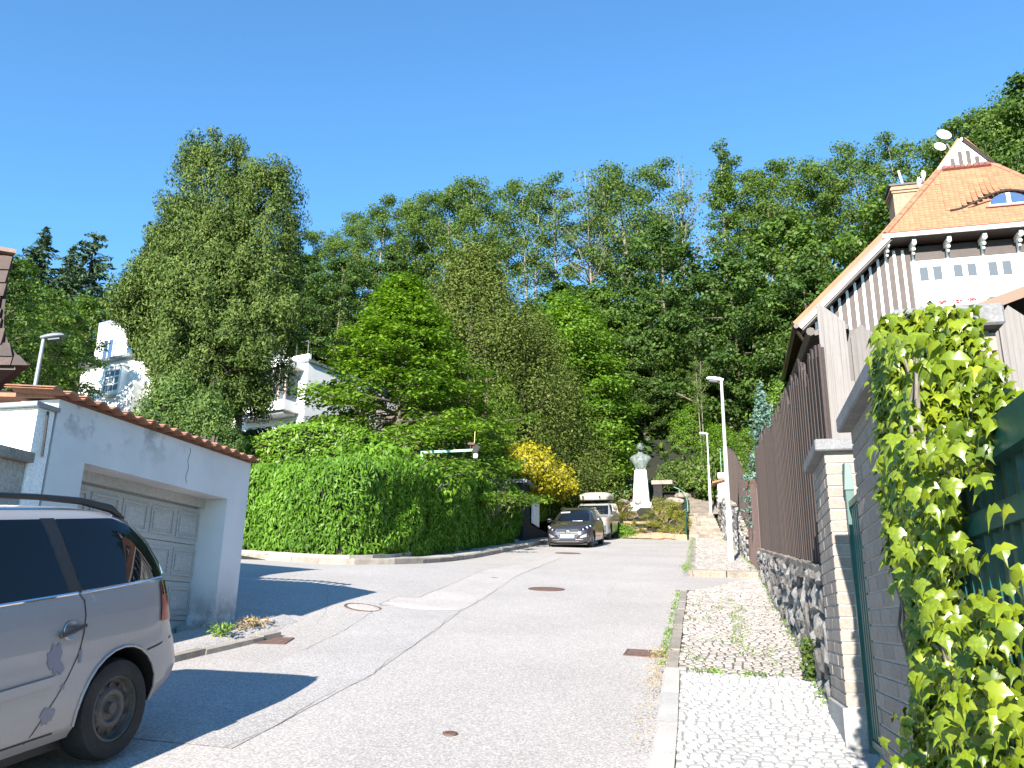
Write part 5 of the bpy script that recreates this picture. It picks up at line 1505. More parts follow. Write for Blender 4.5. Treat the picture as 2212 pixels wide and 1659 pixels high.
# bust: one continuous sculpted surface
def bust():
    bm = bmesh.new()
    # torso rings: z, half width, half depth, y offset
    R = [(2.30, .29, .20, 0), (2.36, .31, .21, 0), (2.55, .40, .23, .0), (2.74, .52, .25, 0), (2.88, .62, .25, .01), (2.98, .61, .24, .02), (3.06, .52, .22, .02), (3.13, .36, .19, .02), (3.18, .22, .17, .01), (3.24, .155, .15, 0), (3.33, .145, .145, -.02)]
    n = 40; rings = []
    for z, w, d, yo in R:
        ring = []
        for k in range(n):
            a = 2 * PI * k / n; ca, sa = math.cos(a), math.sin(a)
            x = w * math.copysign(abs(ca) ** .85, ca); y = d * sa + yo
            if sa < 0 and z < 3.2:     # coat front: open lapels, shirt and tie between
                ax = abs(x)
                if .10 < ax < .20: y -= .07
                if .20 < ax < .26: y += .05
                if ax < .04: y -= .05
                if .04 < ax < .10: y += .03
                if .32 < ax < .38: y -= .04
            ring.append(bm.verts.new((x, y, z)))
        rings.append(ring)
    for i in range(len(rings) - 1):
        for k in range(n): bm.faces.new((rings[i][k], rings[i][(k + 1) % n], rings[i + 1][(k + 1) % n], rings[i + 1][k]))
    bm.faces.new(rings[0][::-1])
    # head joined on: latitude rings, facing -y
    H = []; C = Vector((0, -.03, 3.55)); nl = 22
    for i in range(1, nl):
        t = PI * i / nl          # from chin (bottom) to crown
        zz = -math.cos(t)
        ring = []
        for k in range(n):
            a = 2 * PI * k / n; ca, sa = math.cos(a), math.sin(a)
            rr = math.sin(t) ** .8
            x = .205 * rr * ca; y = .24 * rr * sa; z = .285 * zz
            if zz < -.1: x *= 1 - .22 * (-zz - .1); y = y * (1 - .15 * (-zz - .1)) if sa < 0 else y * (1 - .4 * (-zz - .1))
            f = max(0, -sa)
            X = abs(x)
            y -= f * .085 * math.exp(-(x / .035) ** 2) * math.exp(-((z + .02) / .06) ** 2)       # nose
            y -= f * .03 * math.exp(-((z - .075) / .022) ** 2) * (X < .13)                        # brow
            y += f * .035 * math.exp(-((X - .065) / .03) ** 2) * math.exp(-((z - .035) / .022) ** 2)  # eye sockets
            y -= f * .02 * math.exp(-((z + .115) / .016) ** 2) * math.exp(-(x / .06) ** 2)        # lips
            y += f * .018 * math.exp(-((z + .135) / .010) ** 2) * math.exp(-(x / .05) ** 2)
            y -= f * .03 * math.exp(-((z + .21) / .03) ** 2) * math.exp(-(x / .05) ** 2)          # chin
            if X > .14 and abs(sa) < .35 and abs(z) < .06: x += math.copysign(.035, x)           # ears
            if z > .12 or sa > .2:                                                                # hair
                g = 1.05 + .02 * math.sin(a * 9 + z * 20); x *= g; y *= g
            ring.append(bm.verts.new((C.x + x, C.y + y, C.z + z)))
        H.append(ring)
    for i in range(len(H) - 1):
        for k in range(n): bm.faces.new((H[i][k], H[i][(k + 1) % n], H[i + 1][(k + 1) % n], H[i + 1][k]))
    top = bm.verts.new((C.x, C.y, C.z + .29))
    for k in range(n): bm.faces.new((H[-1][k], H[-1][(k + 1) % n], top))
    for k in range(n): bm.faces.new((rings[-1][k], rings[-1][(k + 1) % n], H[2][(k + 1) % n], H[2][k])) if False else None
    bm.normal_update()
    me = bpy.data.meshes.new('bust'); bm.to_mesh(me); bm.free()
    me.materials.append(M['bronze']); me.polygons.foreach_set('use_smooth', [True] * len(me.polygons)); me.update()
    return linkobj('bust', me, mon)
bust()
m = MB(); m.box(-.29, .29, -.21, .27, 2.202, 2.31); m.build('bust_foot', M['bronze'], mon)
wr = sthing('wreath', 'small dark wreath leaning on the foot of the pedestal', 'wreath', -4.62, 46.8, 8.02)
m = MB()
for k in range(60):
    a = 2 * PI * k / 60; p = Vector((.15 * math.cos(a), 0, .15 + .15 * math.sin(a))) + Vector((rnd.gauss(0, .015), rnd.gauss(0, .02), rnd.gauss(0, .015)))
    m.cbox(p, (.05, .03, .02), Euler((rnd.random() * 3, rnd.random() * 3, rnd.random() * 3)).to_matrix())
m.build('leaf_ring', M['seedhead'], wr)
# stone bench slab and stones behind
t = sthing('stone_bench', 'rough pale stone slab resting on dark blocks behind the pedestal, right side', 'bench', -3.3, 48.6, 8.3)
m = MB(); m.box(-3.95, -2.75, 48.4, 48.9, 9.35, 9.58); m.build('slab', M['stepstone'], t, 's')
m = MB(); m.box(-3.85, -3.35, 48.5, 48.85, 7.9, 9.345); m.build('support', M['rockmortar'], t, 's')
for i, (v, u, z, r, lb) in enumerate(((-5.45, 47.3, 8.2, .28, 'pale boulder left of the pedestal among shrubs'), (-2.7, 47.6, 8.2, .42, 'large pale boulder right of the pedestal beside the path'), (-2.2, 48.9, 8.7, .36, 'pale boulder where the path bends left'))):
    bm = bmesh.new(); bmesh.ops.create_icosphere(bm, subdivisions=3, radius=r)
    for q in bm.verts: q.co *= 1 + .22 * pnoise(q.co * 2.4 / r * .5 + Vector((i * 9, 0, 0))); q.co.z *= .62; q.co.x *= 1.35; q.co += Vector((pnoise(q.co * 5), pnoise(q.co * 5 + Vector((9, 0, 0))), pnoise(q.co * 5 + Vector((0, 9, 0))))) * .12 * r
    me = bpy.data.meshes.new('boulder'); bm.to_mesh(me); bm.free(); me.materials.append(M['stepstone'])
    o = linkobj('boulder', me); o.location = S(v, u, z); tag(o, lb, 'boulder')
# green tube railings
def railing(label, pts, h=.95, posts=None):
    t = sthing('handrail', label, 'handrail', pts[0][0], pts[0][1], pts[0][2])
    m = MB(); m.tube([(p[0], p[1], p[2] + h) for p in pts], .022, 6); m.build('rail', M['green'] if 'steps' in label else M['greenpale'], t, 's')
    for p in (posts or pts):
        m = MB(); m.tube([(p[0], p[1], p[2] - .15), (p[0], p[1], p[2] + h)], .022, 6); m.build('post', M['green'] if 'steps' in label else M['greenpale'], t, 's')
railing('green tube handrail along the left side of the stone steps', [(-1.78, 41.55, 5.45), (-1.78, 42.5, 5.85), (-1.82, 43.6, 6.4), (-1.86, 44.8, 6.95)])
railing('thin green railing arching behind the pedestal down towards the path', [(-6.9, 48.6, 7.6), (-5.6, 49.0, 8.35), (-4.9, 49.2, 8.65), (-3.4, 49.2, 8.65), (-2.4, 48.8, 8.15), (-1.9, 47.6, 7.65), (-1.85, 46.2, 7.35), (-1.86, 45.0, 7.0)])

# ================================================================== CARS
class Car:
    """closed body from stacked rounded outlines; y from nose to tail, x across, z up"""
    def __init__(s, rows, n):
        s.r = np.array(rows, float); s.n = n
    def at(s, z):
        r = s.r; return [float(np.interp(z, r[:, 0], r[:, i])) for i in (1, 2, 3)]
    def side(s, y, z, sg=1, off=0.0):
        yf, yr, w = s.at(z); c = (yf + yr) / 2; a = (yr - yf) / 2
        t = min(.9999, abs((y - c) / a)); return ((w * (1 - t ** s.n) ** (1 / s.n) + off) * sg, y, z)
    def end(s, x, z, front=True, off=0.0):
        yf, yr, w = s.at(z); c = (yf + yr) / 2; a = (yr - yf) / 2
        t = min(.9999, abs(x / w)); d = a * (1 - t ** s.n) ** (1 / s.n) + off
        return (x, c - d if front else c + d, z)
    def body(s, zs, paint, par, wheels, rw, ww=.24):
        m = MB(); K = 112
        for z in zs:
            yf, yr, w = s.at(z); c = (yf + yr) / 2; a = (yr - yf) / 2
            for k in range(K):
                t = 2 * PI * k / K; ct, st = math.cos(t), math.sin(t); e = 2 / s.n
                m.v.append((w * math.copysign(abs(ct) ** e, ct), c + a * math.copysign(abs(st) ** e, st), z))
        for i in range(len(zs) - 1):
            for k in range(K):
                m.f.append([i * K + k, i * K + (k + 1) % K, (i + 1) * K + (k + 1) % K, (i + 1) * K + k]); m.mi.append(0)
        m.f.append(list(range(K))[::-1]); m.f.append([(len(zs) - 1) * K + k for k in range(K)]); m.mi += [0, 0]
        b = m.build('body', [paint, M['black']], par, smooth=True)
        for (y, z) in wheels:
            cu = MB(); 
            for sg in (-1, 1):
                ring = []
                for x in (sg * .55, sg * 1.3):
                    for k in range(28):
                        t = 2 * PI * k / 28; cu.v.append((x, y + rw * math.cos(t), z + rw * math.sin(t)))
                o = len(cu.v) - 56
                for k in range(28):
                    k2 = (k + 1) % 28; f = [o + k, o + k2, o + 28 + k2, o + 28 + k]; cu.f.append(f if sg < 0 else f[::-1]); cu.mi.append(0)
                a = [o + k for k in range(28)]; c_ = [o + 28 + k for k in range(28)]
                cu.f.append(a[::-1] if sg < 0 else a); cu.f.append(c_ if sg < 0 else c_[::-1]); cu.mi += [0, 0]
            co = cu.build('cutter', M['black'], None)
            co.parent = par
            bmx = bmesh.new(); bmx.from_mesh(co.data); bmesh.ops.recalc_face_normals(bmx, faces=bmx.faces); bmx.to_mesh(co.data); bmx.free()
            md = b.modifiers.new('b', 'BOOLEAN'); md.object = co; md.operation = 'DIFFERENCE'; md.solver = 'EXACT'
            dg = bpy.context.evaluated_depsgraph_get(); dg.update()
            me = bpy.data.meshes.new_from_object(b.evaluated_get(dg)); b.modifiers.clear(); b.data = me
            bpy.data.objects.remove(co)
        for p in b.data.polygons:
            c = p.center
            for (y, z) in wheels:
                if math.hypot(c.y - y, c.z - z) < rw + .004 and abs(c.x) < .99 * s.at(max(z, c.z))[2] and (abs(p.normal.x) < .5 or abs(c.x) < .6): p.material_index = 1
        b.data.polygons.foreach_set('use_smooth', [True] * len(b.data.polygons)); b.data.set_sharp_from_angle(angle=math.radians(35))
        return b
    def strip(s, name, mt, par, lower, upper, face='R', off=.006, n=16, mtx=None, smooth=True):
        """panel lying on the body between two polylines of (a, z)"""
        m = MB()
        def ev(pl, t):
            L_ = [0]
            for i in range(len(pl) - 1): L_.append(L_[-1] + math.hypot(pl[i + 1][0] - pl[i][0], pl[i + 1][1] - pl[i][1]))
            d = t * L_[-1]; return float(np.interp(d, L_, [p[0] for p in pl])), float(np.interp(d, L_, [p[1] for p in pl]))
        rows_ = 6
        for i in range(n + 1):
            a, b = ev(lower, i / n), ev(upper, i / n)
            for j in range(rows_ + 1):
                q = (a[0] + (b[0] - a[0]) * j / rows_, a[1] + (b[1] - a[1]) * j / rows_)
                if face == 'R': p = s.side(q[0], q[1], 1, off)
                elif face == 'L': p = s.side(q[0], q[1], -1, off)
                else: p = s.end(q[0], q[1], face == 'F', off)
                m.v.append(p)
        for i in range(n):
            for j in range(rows_):
                k = i * (rows_ + 1) + j; m.f.append([k, k + rows_ + 1, k + rows_ + 2, k + 1]); m.mi.append(0)
        return m.build(name, mt, par, smooth=smooth)

def wheel(par, x, y, z, r, sg, rim='steel', holes=10, w=.2, covered=False):
    T = Matrix.Translation((x, y, z)) @ Matrix.Rotation(sg * PI / 2, 4, 'Y')
    m = MB(); m.lathe([(r * .62, -w), (r * .93, -w), (r, -w * .75), (r, -.045), (r * .95, -.005), (r * .80, .008), (r * .66, -.002), (r * .62, -.03)], 40, T)
    wh = m.build('wheel', M['rubber'], par, smooth=True)
    m = MB(); m.lathe([(r * .66, -.012), (r * .60, -.006), (r * .585, -.05), (r * .52, -.062), (r * .36, -.028), (r * .28, -.03), (r * .24, -.05), (r * .12, -.05), (r * .11, -.02), (.001, -.02)], 36, T)
    rm = m.build('rim', M[rim], wh, smooth=True)
    for k in range(holes):
        a = 2 * PI * k / holes; c = T @ Vector((r * .44 * math.cos(a), r * .44 * math.sin(a), -.044))
        MM = Matrix.Translation(c) @ T.to_3x3().to_4x4(); m = MB()
        rr = r * (.085 if holes == 10 else .12)
        m.lathe([(rr, .002), (rr, .006), (.001, .004)], 10, MM)
        m.build('rim_opening', M['black'], wh)
    return wh

def roundz(lo, hi, n): return [lo + (hi - lo) * i / n for i in range(n + 1)]

# ---- silver people carrier at the left
def van():
    UF = .77
    vc, hw = -4.37, .875
    t = sthing('minivan', 'dusty silver-lilac people carrier with a dark roof rail, cut off by the left edge', 'minivan', vc, UF, float(gz(vc, UF)) - .005, None, math.atan(0.131))
    rows = [(.20, .30, 4.20, .78), (.26, .12, 4.36, .83), (.36, .02, 4.50, .855), (.45, .0, 4.53, .868), (.60, .06, 4.49, .873), (.72, .20, 4.44, .874), (.84, .55, 4.41, .868), (.92, .85, 4.38, .858), (.99, 1.0, 4.37, .842), (1.10, 1.22, 4.335, .805), (1.22, 1.48, 4.27, .765), (1.32, 1.72, 4.18, .730), (1.39, 1.92, 4.06, .700), (1.43, 2.1, 3.93, .665), (1.465, 2.3, 3.70, .58), (1.48, 2.5, 3.35, .45), (1.485, 2.7, 3.1, .3)]
    c = Car(rows, 9)
    zs = sorted(set([r[0] for r in rows] + roundz(.2, 1.4, 26)))
    W = [(.85, .30), (3.80, .30)]
    c.body(zs, M['vanpaint'], t, W, .335)
    for (y, z) in W:
        for sg in (-1, 1): wheel(t, sg * .835, y, z - .015, .285, sg, 'darksteel' if 'darksteel' in M else 'steel')
    # rear quarter glass and sliding door glass, drawn on both sides
    for f in 'RL':
        c.strip('rear_side_window', M['glass'], t, [(3.46, .995), (4.21, 1.02)], [(3.38, 1.395), (3.84, 1.395), (3.99, 1.35), (4.11, 1.24), (4.20, 1.10), (4.22, 1.03)], f, .008, 24)
        c.strip('side_window', M['glass'], t, [(2.10, .945), (3.36, .982)], [(2.15, 1.395), (3.27, 1.395)], f, .008)
        c.strip('front_side_window', M['glass'], t, [(1.25, .945), (2.0, .945)], [(1.90, 1.37), (2.05, 1.385)], f, .008)
        c.strip('window_pillar', M['black'], t, [(3.362, .975), (3.458, .99)], [(3.272, 1.40), (3.378, 1.40)], f, .006)
        c.strip('window_pillar', M['black'], t, [(2.003, .94), (2.097, .942)], [(2.053, 1.40), (2.147, 1.40)], f, .006)
        sg = 1 if f == 'R' else -1
        P = [c.side(y, .953 + (y - 2) * .022 + .012 * 0, sg, .008) for y in np.linspace(1.2, 3.42, 20)]
        m = MB(); m.tube(P, .008, 5); m.build('waist_trim', M['chrome'], t)
        m = MB(); P = [c.side(y, z, sg, .012) for y, z in ((3.44, .982), (3.8, .995), (4.20, 1.01), (4.245, 1.03), (4.225, 1.10), (4.135, 1.245), (4.01, 1.365), (3.87, 1.41))]
        m.tube(P, .0065, 5); m.build('window_trim', M['chrome'], t)
        # door seams
        def groove(pts, nm='door_seam', w=.0042):
            mm = MB()
            for i, (y, z) in enumerate(pts):
                for d in (-w, w): mm.v.append(c.side(y + d, z, sg, .0025))
            for i in range(len(pts) - 1): mm.f.append([2 * i, 2 * i + 1, 2 * i + 3, 2 * i + 2]); mm.mi.append(0)
            mm.build(nm, M['black'], t)
        groove([(3.44, .975), (3.47, .94), (3.475, .86), (3.46, .76), (3.43, .66), (3.36, .54), (3.28, .44), (3.22, .36), (3.18, .30), (3.14, .25)])
        groove([(2.10, z) for z in (.97, .8, .6, .4, .27)])
        mm = MB()
        for y in np.linspace(2.12, 4.42, 24):
            zz = .262 if y < 3.4 else None
            if zz is None: continue
            for d in (-.005, .005): mm.v.append(c.side(y, zz + d, sg, .0025))
        for i in range(len(mm.v) // 2 - 1): mm.f.append([2 * i, 2 * i + 2, 2 * i + 3, 2 * i + 1]); mm.mi.append(0)
        mm.build('sill_seam', M['black'], t)
        mm = MB(); L0 = []
        for y, z in ((4.02, .585), (4.15, .60), (4.3, .625), (4.4, .645)):
            for d in (-.006, .006): mm.v.append(c.side(y, z + d, sg, .003))
        for i in range(3): mm.f.append([2 * i, 2 * i + 2, 2 * i + 3, 2 * i + 1]); mm.mi.append(0)
        mm.build('bumper_seam', M['black'], t)
        # door handle with its round recess
        p0 = Vector(c.side(3.36, .79, sg, .004))
        T = Matrix.Translation(p0) @ Matrix.Rotation(sg * PI / 2, 4, 'Y')
        m = MB(); m.lathe([(.052, .0), (.048, .004), (.03, -.004), (.001, -.006)], 20, T); hb = m.build('handle_recess', M['steel'], t, smooth=True)
        m = MB(); P = [c.side(y, z, sg, .022) for y, z in ((3.27, .772), (3.36, .788), (3.45, .806))]; m.tube(P, [.013, .015, .013], 8); m.build('door_handle', M['black'], t, smooth=True)
        # rubbing strip
        c.strip('rub_strip', M['vanpaint'], t, [(2.16, .475), (3.28, .525)], [(2.16, .535), (3.29, .57)], f, .016, 14)
        c.strip('rub_strip', M['vanpaint'], t, [(1.3, .455), (2.05, .47)], [(1.3, .515), (2.05, .53)], f, .016, 8)
        # wheel arch lip
        m = MB(); P = []
        for k in range(17):
            a = -.35 + (PI + .7) * k / 16; y, z = 3.80 + .340 * math.cos(a), .30 + .340 * math.sin(a)
            if z > .215: P.append(c.side(y, z, sg, .004))
        m.tube(P, .008, 5); m.build('arch_lip', M['vanpaint'], t, smooth=True)
        # tail lamp wraps the corner
        c.strip('tail_lamp', M['tail'], t, [(4.16, .74), (4.30, .74)], [(4.18, .98), (4.25, .985)], f, .010, 8)
        c.strip('tail_lamp_top', M['glass'], t, [(4.19, .90), (4.28, .90)], [(4.2, .99), (4.25, .99)], f, .013, 6)
        # roof rail
        P = [(sg * .60, y, z) for y, z in ((1.9, 1.44), (2.05, 1.50), (2.4, 1.525), (3.0, 1.528), (3.35, 1.52), (3.68, 1.50), (3.90, 1.455), (4.02, 1.39))]
        P = [(sg * (.60 + .02 * 0 + (0.03 if i > 5 else 0)), p[1], p[2]) for i, p in enumerate(P)]
        m = MB(); m.tube(P, [.012, .016, .017, .017, .018, .022, .026, .012], 8); rl = m.build('roof_rail', M['black'], t, smooth=True)
        for y in (2.25, 2.9):
            m = MB(); m.tube([(sg * .60, y, 1.44), (sg * .60, y, 1.545)], [.026, .018], 8); m.build('rail_foot', M['black'], rl)
    # worn patches on the visible door
    def blot(y, z, ry, rz, seed, f=1):
        r = random.Random(seed); m = MB(); m.v.append(c.side(y, z, f, .0035)); n = 22
        for k in range(n):
            a = 2 * PI * k / n; q = r.uniform(.65, 1.15); m.v.append(c.side(y + ry * q * math.cos(a), z + rz * q * math.sin(a), f, .0035))
        for k in range(n): m.f.append([0, 1 + k, 1 + (k + 1) % n]); m.mi.append(0)
        m.build('bare_paint_patch', M['vanworn'], t)
    blot(3.26, .665, .055, .085, 3); blot(3.44, .64, .014, .045, 5); blot(3.33, .50, .016, .018, 8); blot(3.25, .37, .055, .05, 12); blot(3.30, .60, .03, .03, 15)
    c.strip('rear_window', M['glass'], t, [(-.62, 1.02), (.62, 1.02)], [(-.55, 1.36), (.55, 1.36)], 'B', .008)
    c.strip('windscreen', M['glass'], t, [(-.72, .99), (.72, .99)], [(-.58, 1.40), (.58, 1.40)], 'F', .008)
    for sg in (-1, 1):
        lo, hi = [(sg * .42, .60), (sg * .76, .64)], [(sg * .45, .72), (sg * .74, .76)]
        if sg < 0: lo, hi = lo[::-1], hi[::-1]
        c.strip('headlight', M['lamp'], t, lo, hi, 'F', .01)
    c.strip('grille', M['black'], t, [(-.35, .60), (.35, .60)], [(-.38, .70), (.38, .70)], 'F', .01)
    m = MB(); m.box(-.7, .7, .3, 4.2, .13, .199); m.build('underbody', M['black'], t)
M['darksteel'] = grainy('grimy_steel_rim', (0.06, 0.055, 0.05), (0.11, 0.10, 0.09), 12, 0.6, 60, 0.2, 0.002)
van()

# ---- dark hatchback
def hatch():
    vc = -5.655
    t = sthing('hatchback', 'dark plum-grey hatchback with a chrome hexagonal grille, parked facing downhill', 'car', vc, 30.75, float(gz(vc, 30.75)), None, math.atan(0.131))
    rows = [(.16, .12, 4.18, .80), (.22, .03, 4.24, .86), (.34, .0, 4.28, .885), (.46, -.01, 4.30, .893), (.60, .03, 4.28, .895), (.70, .10, 4.26, .892), (.78, .24, 4.24, .885), (.85, .50, 4.22, .875), (.91, .80, 4.18, .862), (.96, 1.06, 4.15, .845), (1.05, 1.22, 4.10, .805), (1.18, 1.46, 4.0, .745), (1.30, 1.72, 3.86, .685), (1.38, 1.94, 3.70, .640), (1.43, 2.15, 3.5, .58), (1.46, 2.4, 3.2, .45), (1.47, 2.6, 3.0, .3)]
    c = Car(rows, 5.5)
    zs = sorted(set([r[0] for r in rows] + roundz(.16, 1.4, 26)))
    W = [(.82, .30), (3.46, .30)]
    c.body(zs, M['darkpaint'], t, W, .345)
    for (y, z) in W:
        for sg in (-1, 1): wheel(t, sg * .845, y, z, .305, sg, 'steel', 5)
    c.strip('windscreen', M['glass'], t, [(-.74, .965), (.74, .965)], [(-.60, 1.385), (.60, 1.385)], 'F', .008)
    c.strip('rear_window', M['glass'], t, [(-.66, 1.0), (.66, 1.0)], [(-.5, 1.36), (.5, 1.36)], 'B', .008)
    for f in 'RL':
        c.strip('front_side_window', M['paneglass'] if f == 'R' else M['glass'], t, [(1.45, .985), (2.3, 1.0)], [(1.95, 1.36), (2.32, 1.385)], f, .008)
        c.strip('rear_side_window', M['paneglass'] if f == 'R' else M['glass'], t, [(2.38, 1.0), (3.5, 1.03)], [(2.38, 1.385), (3.15, 1.34)], f, .008)
    hexo = [(-.46, .60), (-.40, .66), (.40, .66), (.46, .60), (.28, .335), (-.28, .335)]
    c.strip('grille', M['black'], t, [(-.28, .335), (.28, .335)], [(-.46, .66), (.46, .66)], 'F', .010, 12)
    m = MB(); P = [c.end(x, z, True, .02) for x, z in hexo + [hexo[0]]]; 
    for a, b in zip(P[:-1], P[1:]): m.tube([a, b], .018, 6)
    m.build('grille_surround', M['chrome'], t)
    for z in (.41, .47, .53, .59):
        w = .28 + (z - .335) * .5; m = MB(); m.tube([c.end(-w, z, True, .018), c.end(0, z, True, .018), c.end(w, z, True, .018)], .009, 5); m.build('grille_bar', M['chrome'], t)
    m = MB(); T = Matrix.Translation(c.end(0, .58, True, .03)) @ Matrix.Rotation(PI / 2, 4, 'X')
    m.lathe([(.075, -.004), (.075, .008), (.05, .012), (.001, .012)], 18, T @ Matrix.Diagonal((1.25, .75, 1, 1))); m.build('badge', M['chrome'], t)
    p = c.end(0, .43, True, .035); m = MB(); m.box(-.26, .26, p[1] - .006, p[1] + .002, .375, .485); m.build('number_plate', M['plate'], t)
    for sg in (-1, 1):
        def ss(lo, hi, *a, **k):
            lo = [(sg * x, z) for x, z in lo]; hi = [(sg * x, z) for x, z in hi]
            if sg < 0: lo, hi = lo[::-1], hi[::-1]
            return c.strip(a[0], a[1], t, lo, hi, 'F', a[2], 10)
        hl = ss([(.48, .62), (.66, .66), (.84, .74)], [(.50, .68), (.66, .76), (.83, .84)], 'headlight', M['glass'], .008)
        for x, z, r in ((.58, .665, .035), (.70, .725, .05), (.79, .775, .04)):
            m = MB(); T = Matrix.Translation(c.end(sg * x, z, True, .014)) @ Matrix.Rotation(PI / 2, 4, 'X'); m.lathe([(r, .0), (r * .8, .012), (.001, .018)], 12, T); m.build('lamp_lens', M['lamp'], hl, smooth=True)
        ss([(.46, .355), (.70, .39)], [(.50, .42), (.72, .52)], 'fog_lamp', M['lamp'], .012)
        ss([(.74, .38), (.765, .40)], [(.76, .50), (.785, .53)], 'lamp_strip', M['chrome'], .012)
        m = MB(); P = [c.end(x * sg, z, True, .01) for x, z in ((.30, .30), (.5, .29), (.72, .32))]; m.tube(P, [.008, .02, .006], 6); m.build('bumper_fin', M['steel'], t, smooth=True)
        # mirror
        m = MB(); T = Matrix.Translation((sg * .96, 1.42, 1.0)); 
        m.lathe([(.001, -.07), (.085, -.06), (.10, 0), (.07, .07), (.001, .09)], 14, T @ Matrix.Rotation(PI / 2, 4, 'X') @ Matrix.Diagonal((1.2, .75, 1, 1))); m.build('wing_mirror', M['darkpaint'], t, smooth=True)
        m = MB(); m.tube([(sg * .83, 1.42, .97), (sg * .92, 1.42, .98)], .02, 6); m.build('mirror_arm', M['black'], t)
        m = MB(); P = [(sg * .60, y, z) for y, z in ((2.0, 1.425), (2.2, 1.462), (2.8, 1.478), (3.3, 1.452), (3.5, 1.41))]; m.tube(P, .012, 6); m.build('roof_rail', M['chrome'], t)
    m = MB(); m.tube([c.end(-.42, .235, True, .01), c.end(.42, .235, True, .01)], .008, 5); m.build('lower_lip', M['steel'], t)
    m = MB(); P = [c.end(x, .975, True, .02) for x in (.02, .2, .4)]; m.tube(P, .012, 5); m.build('wiper', M['chrome'], t)
    c.strip('sun_shade', M['plate'], t, [(-.56, 1.27), (-.18, 1.28)], [(-.53, 1.31), (-.18, 1.32)], 'F', .011, 6)
    m = MB(); m.box(-.7, .7, .2, 4.1, .10, .159); m.build('underbody', M['black'], t)
hatch()

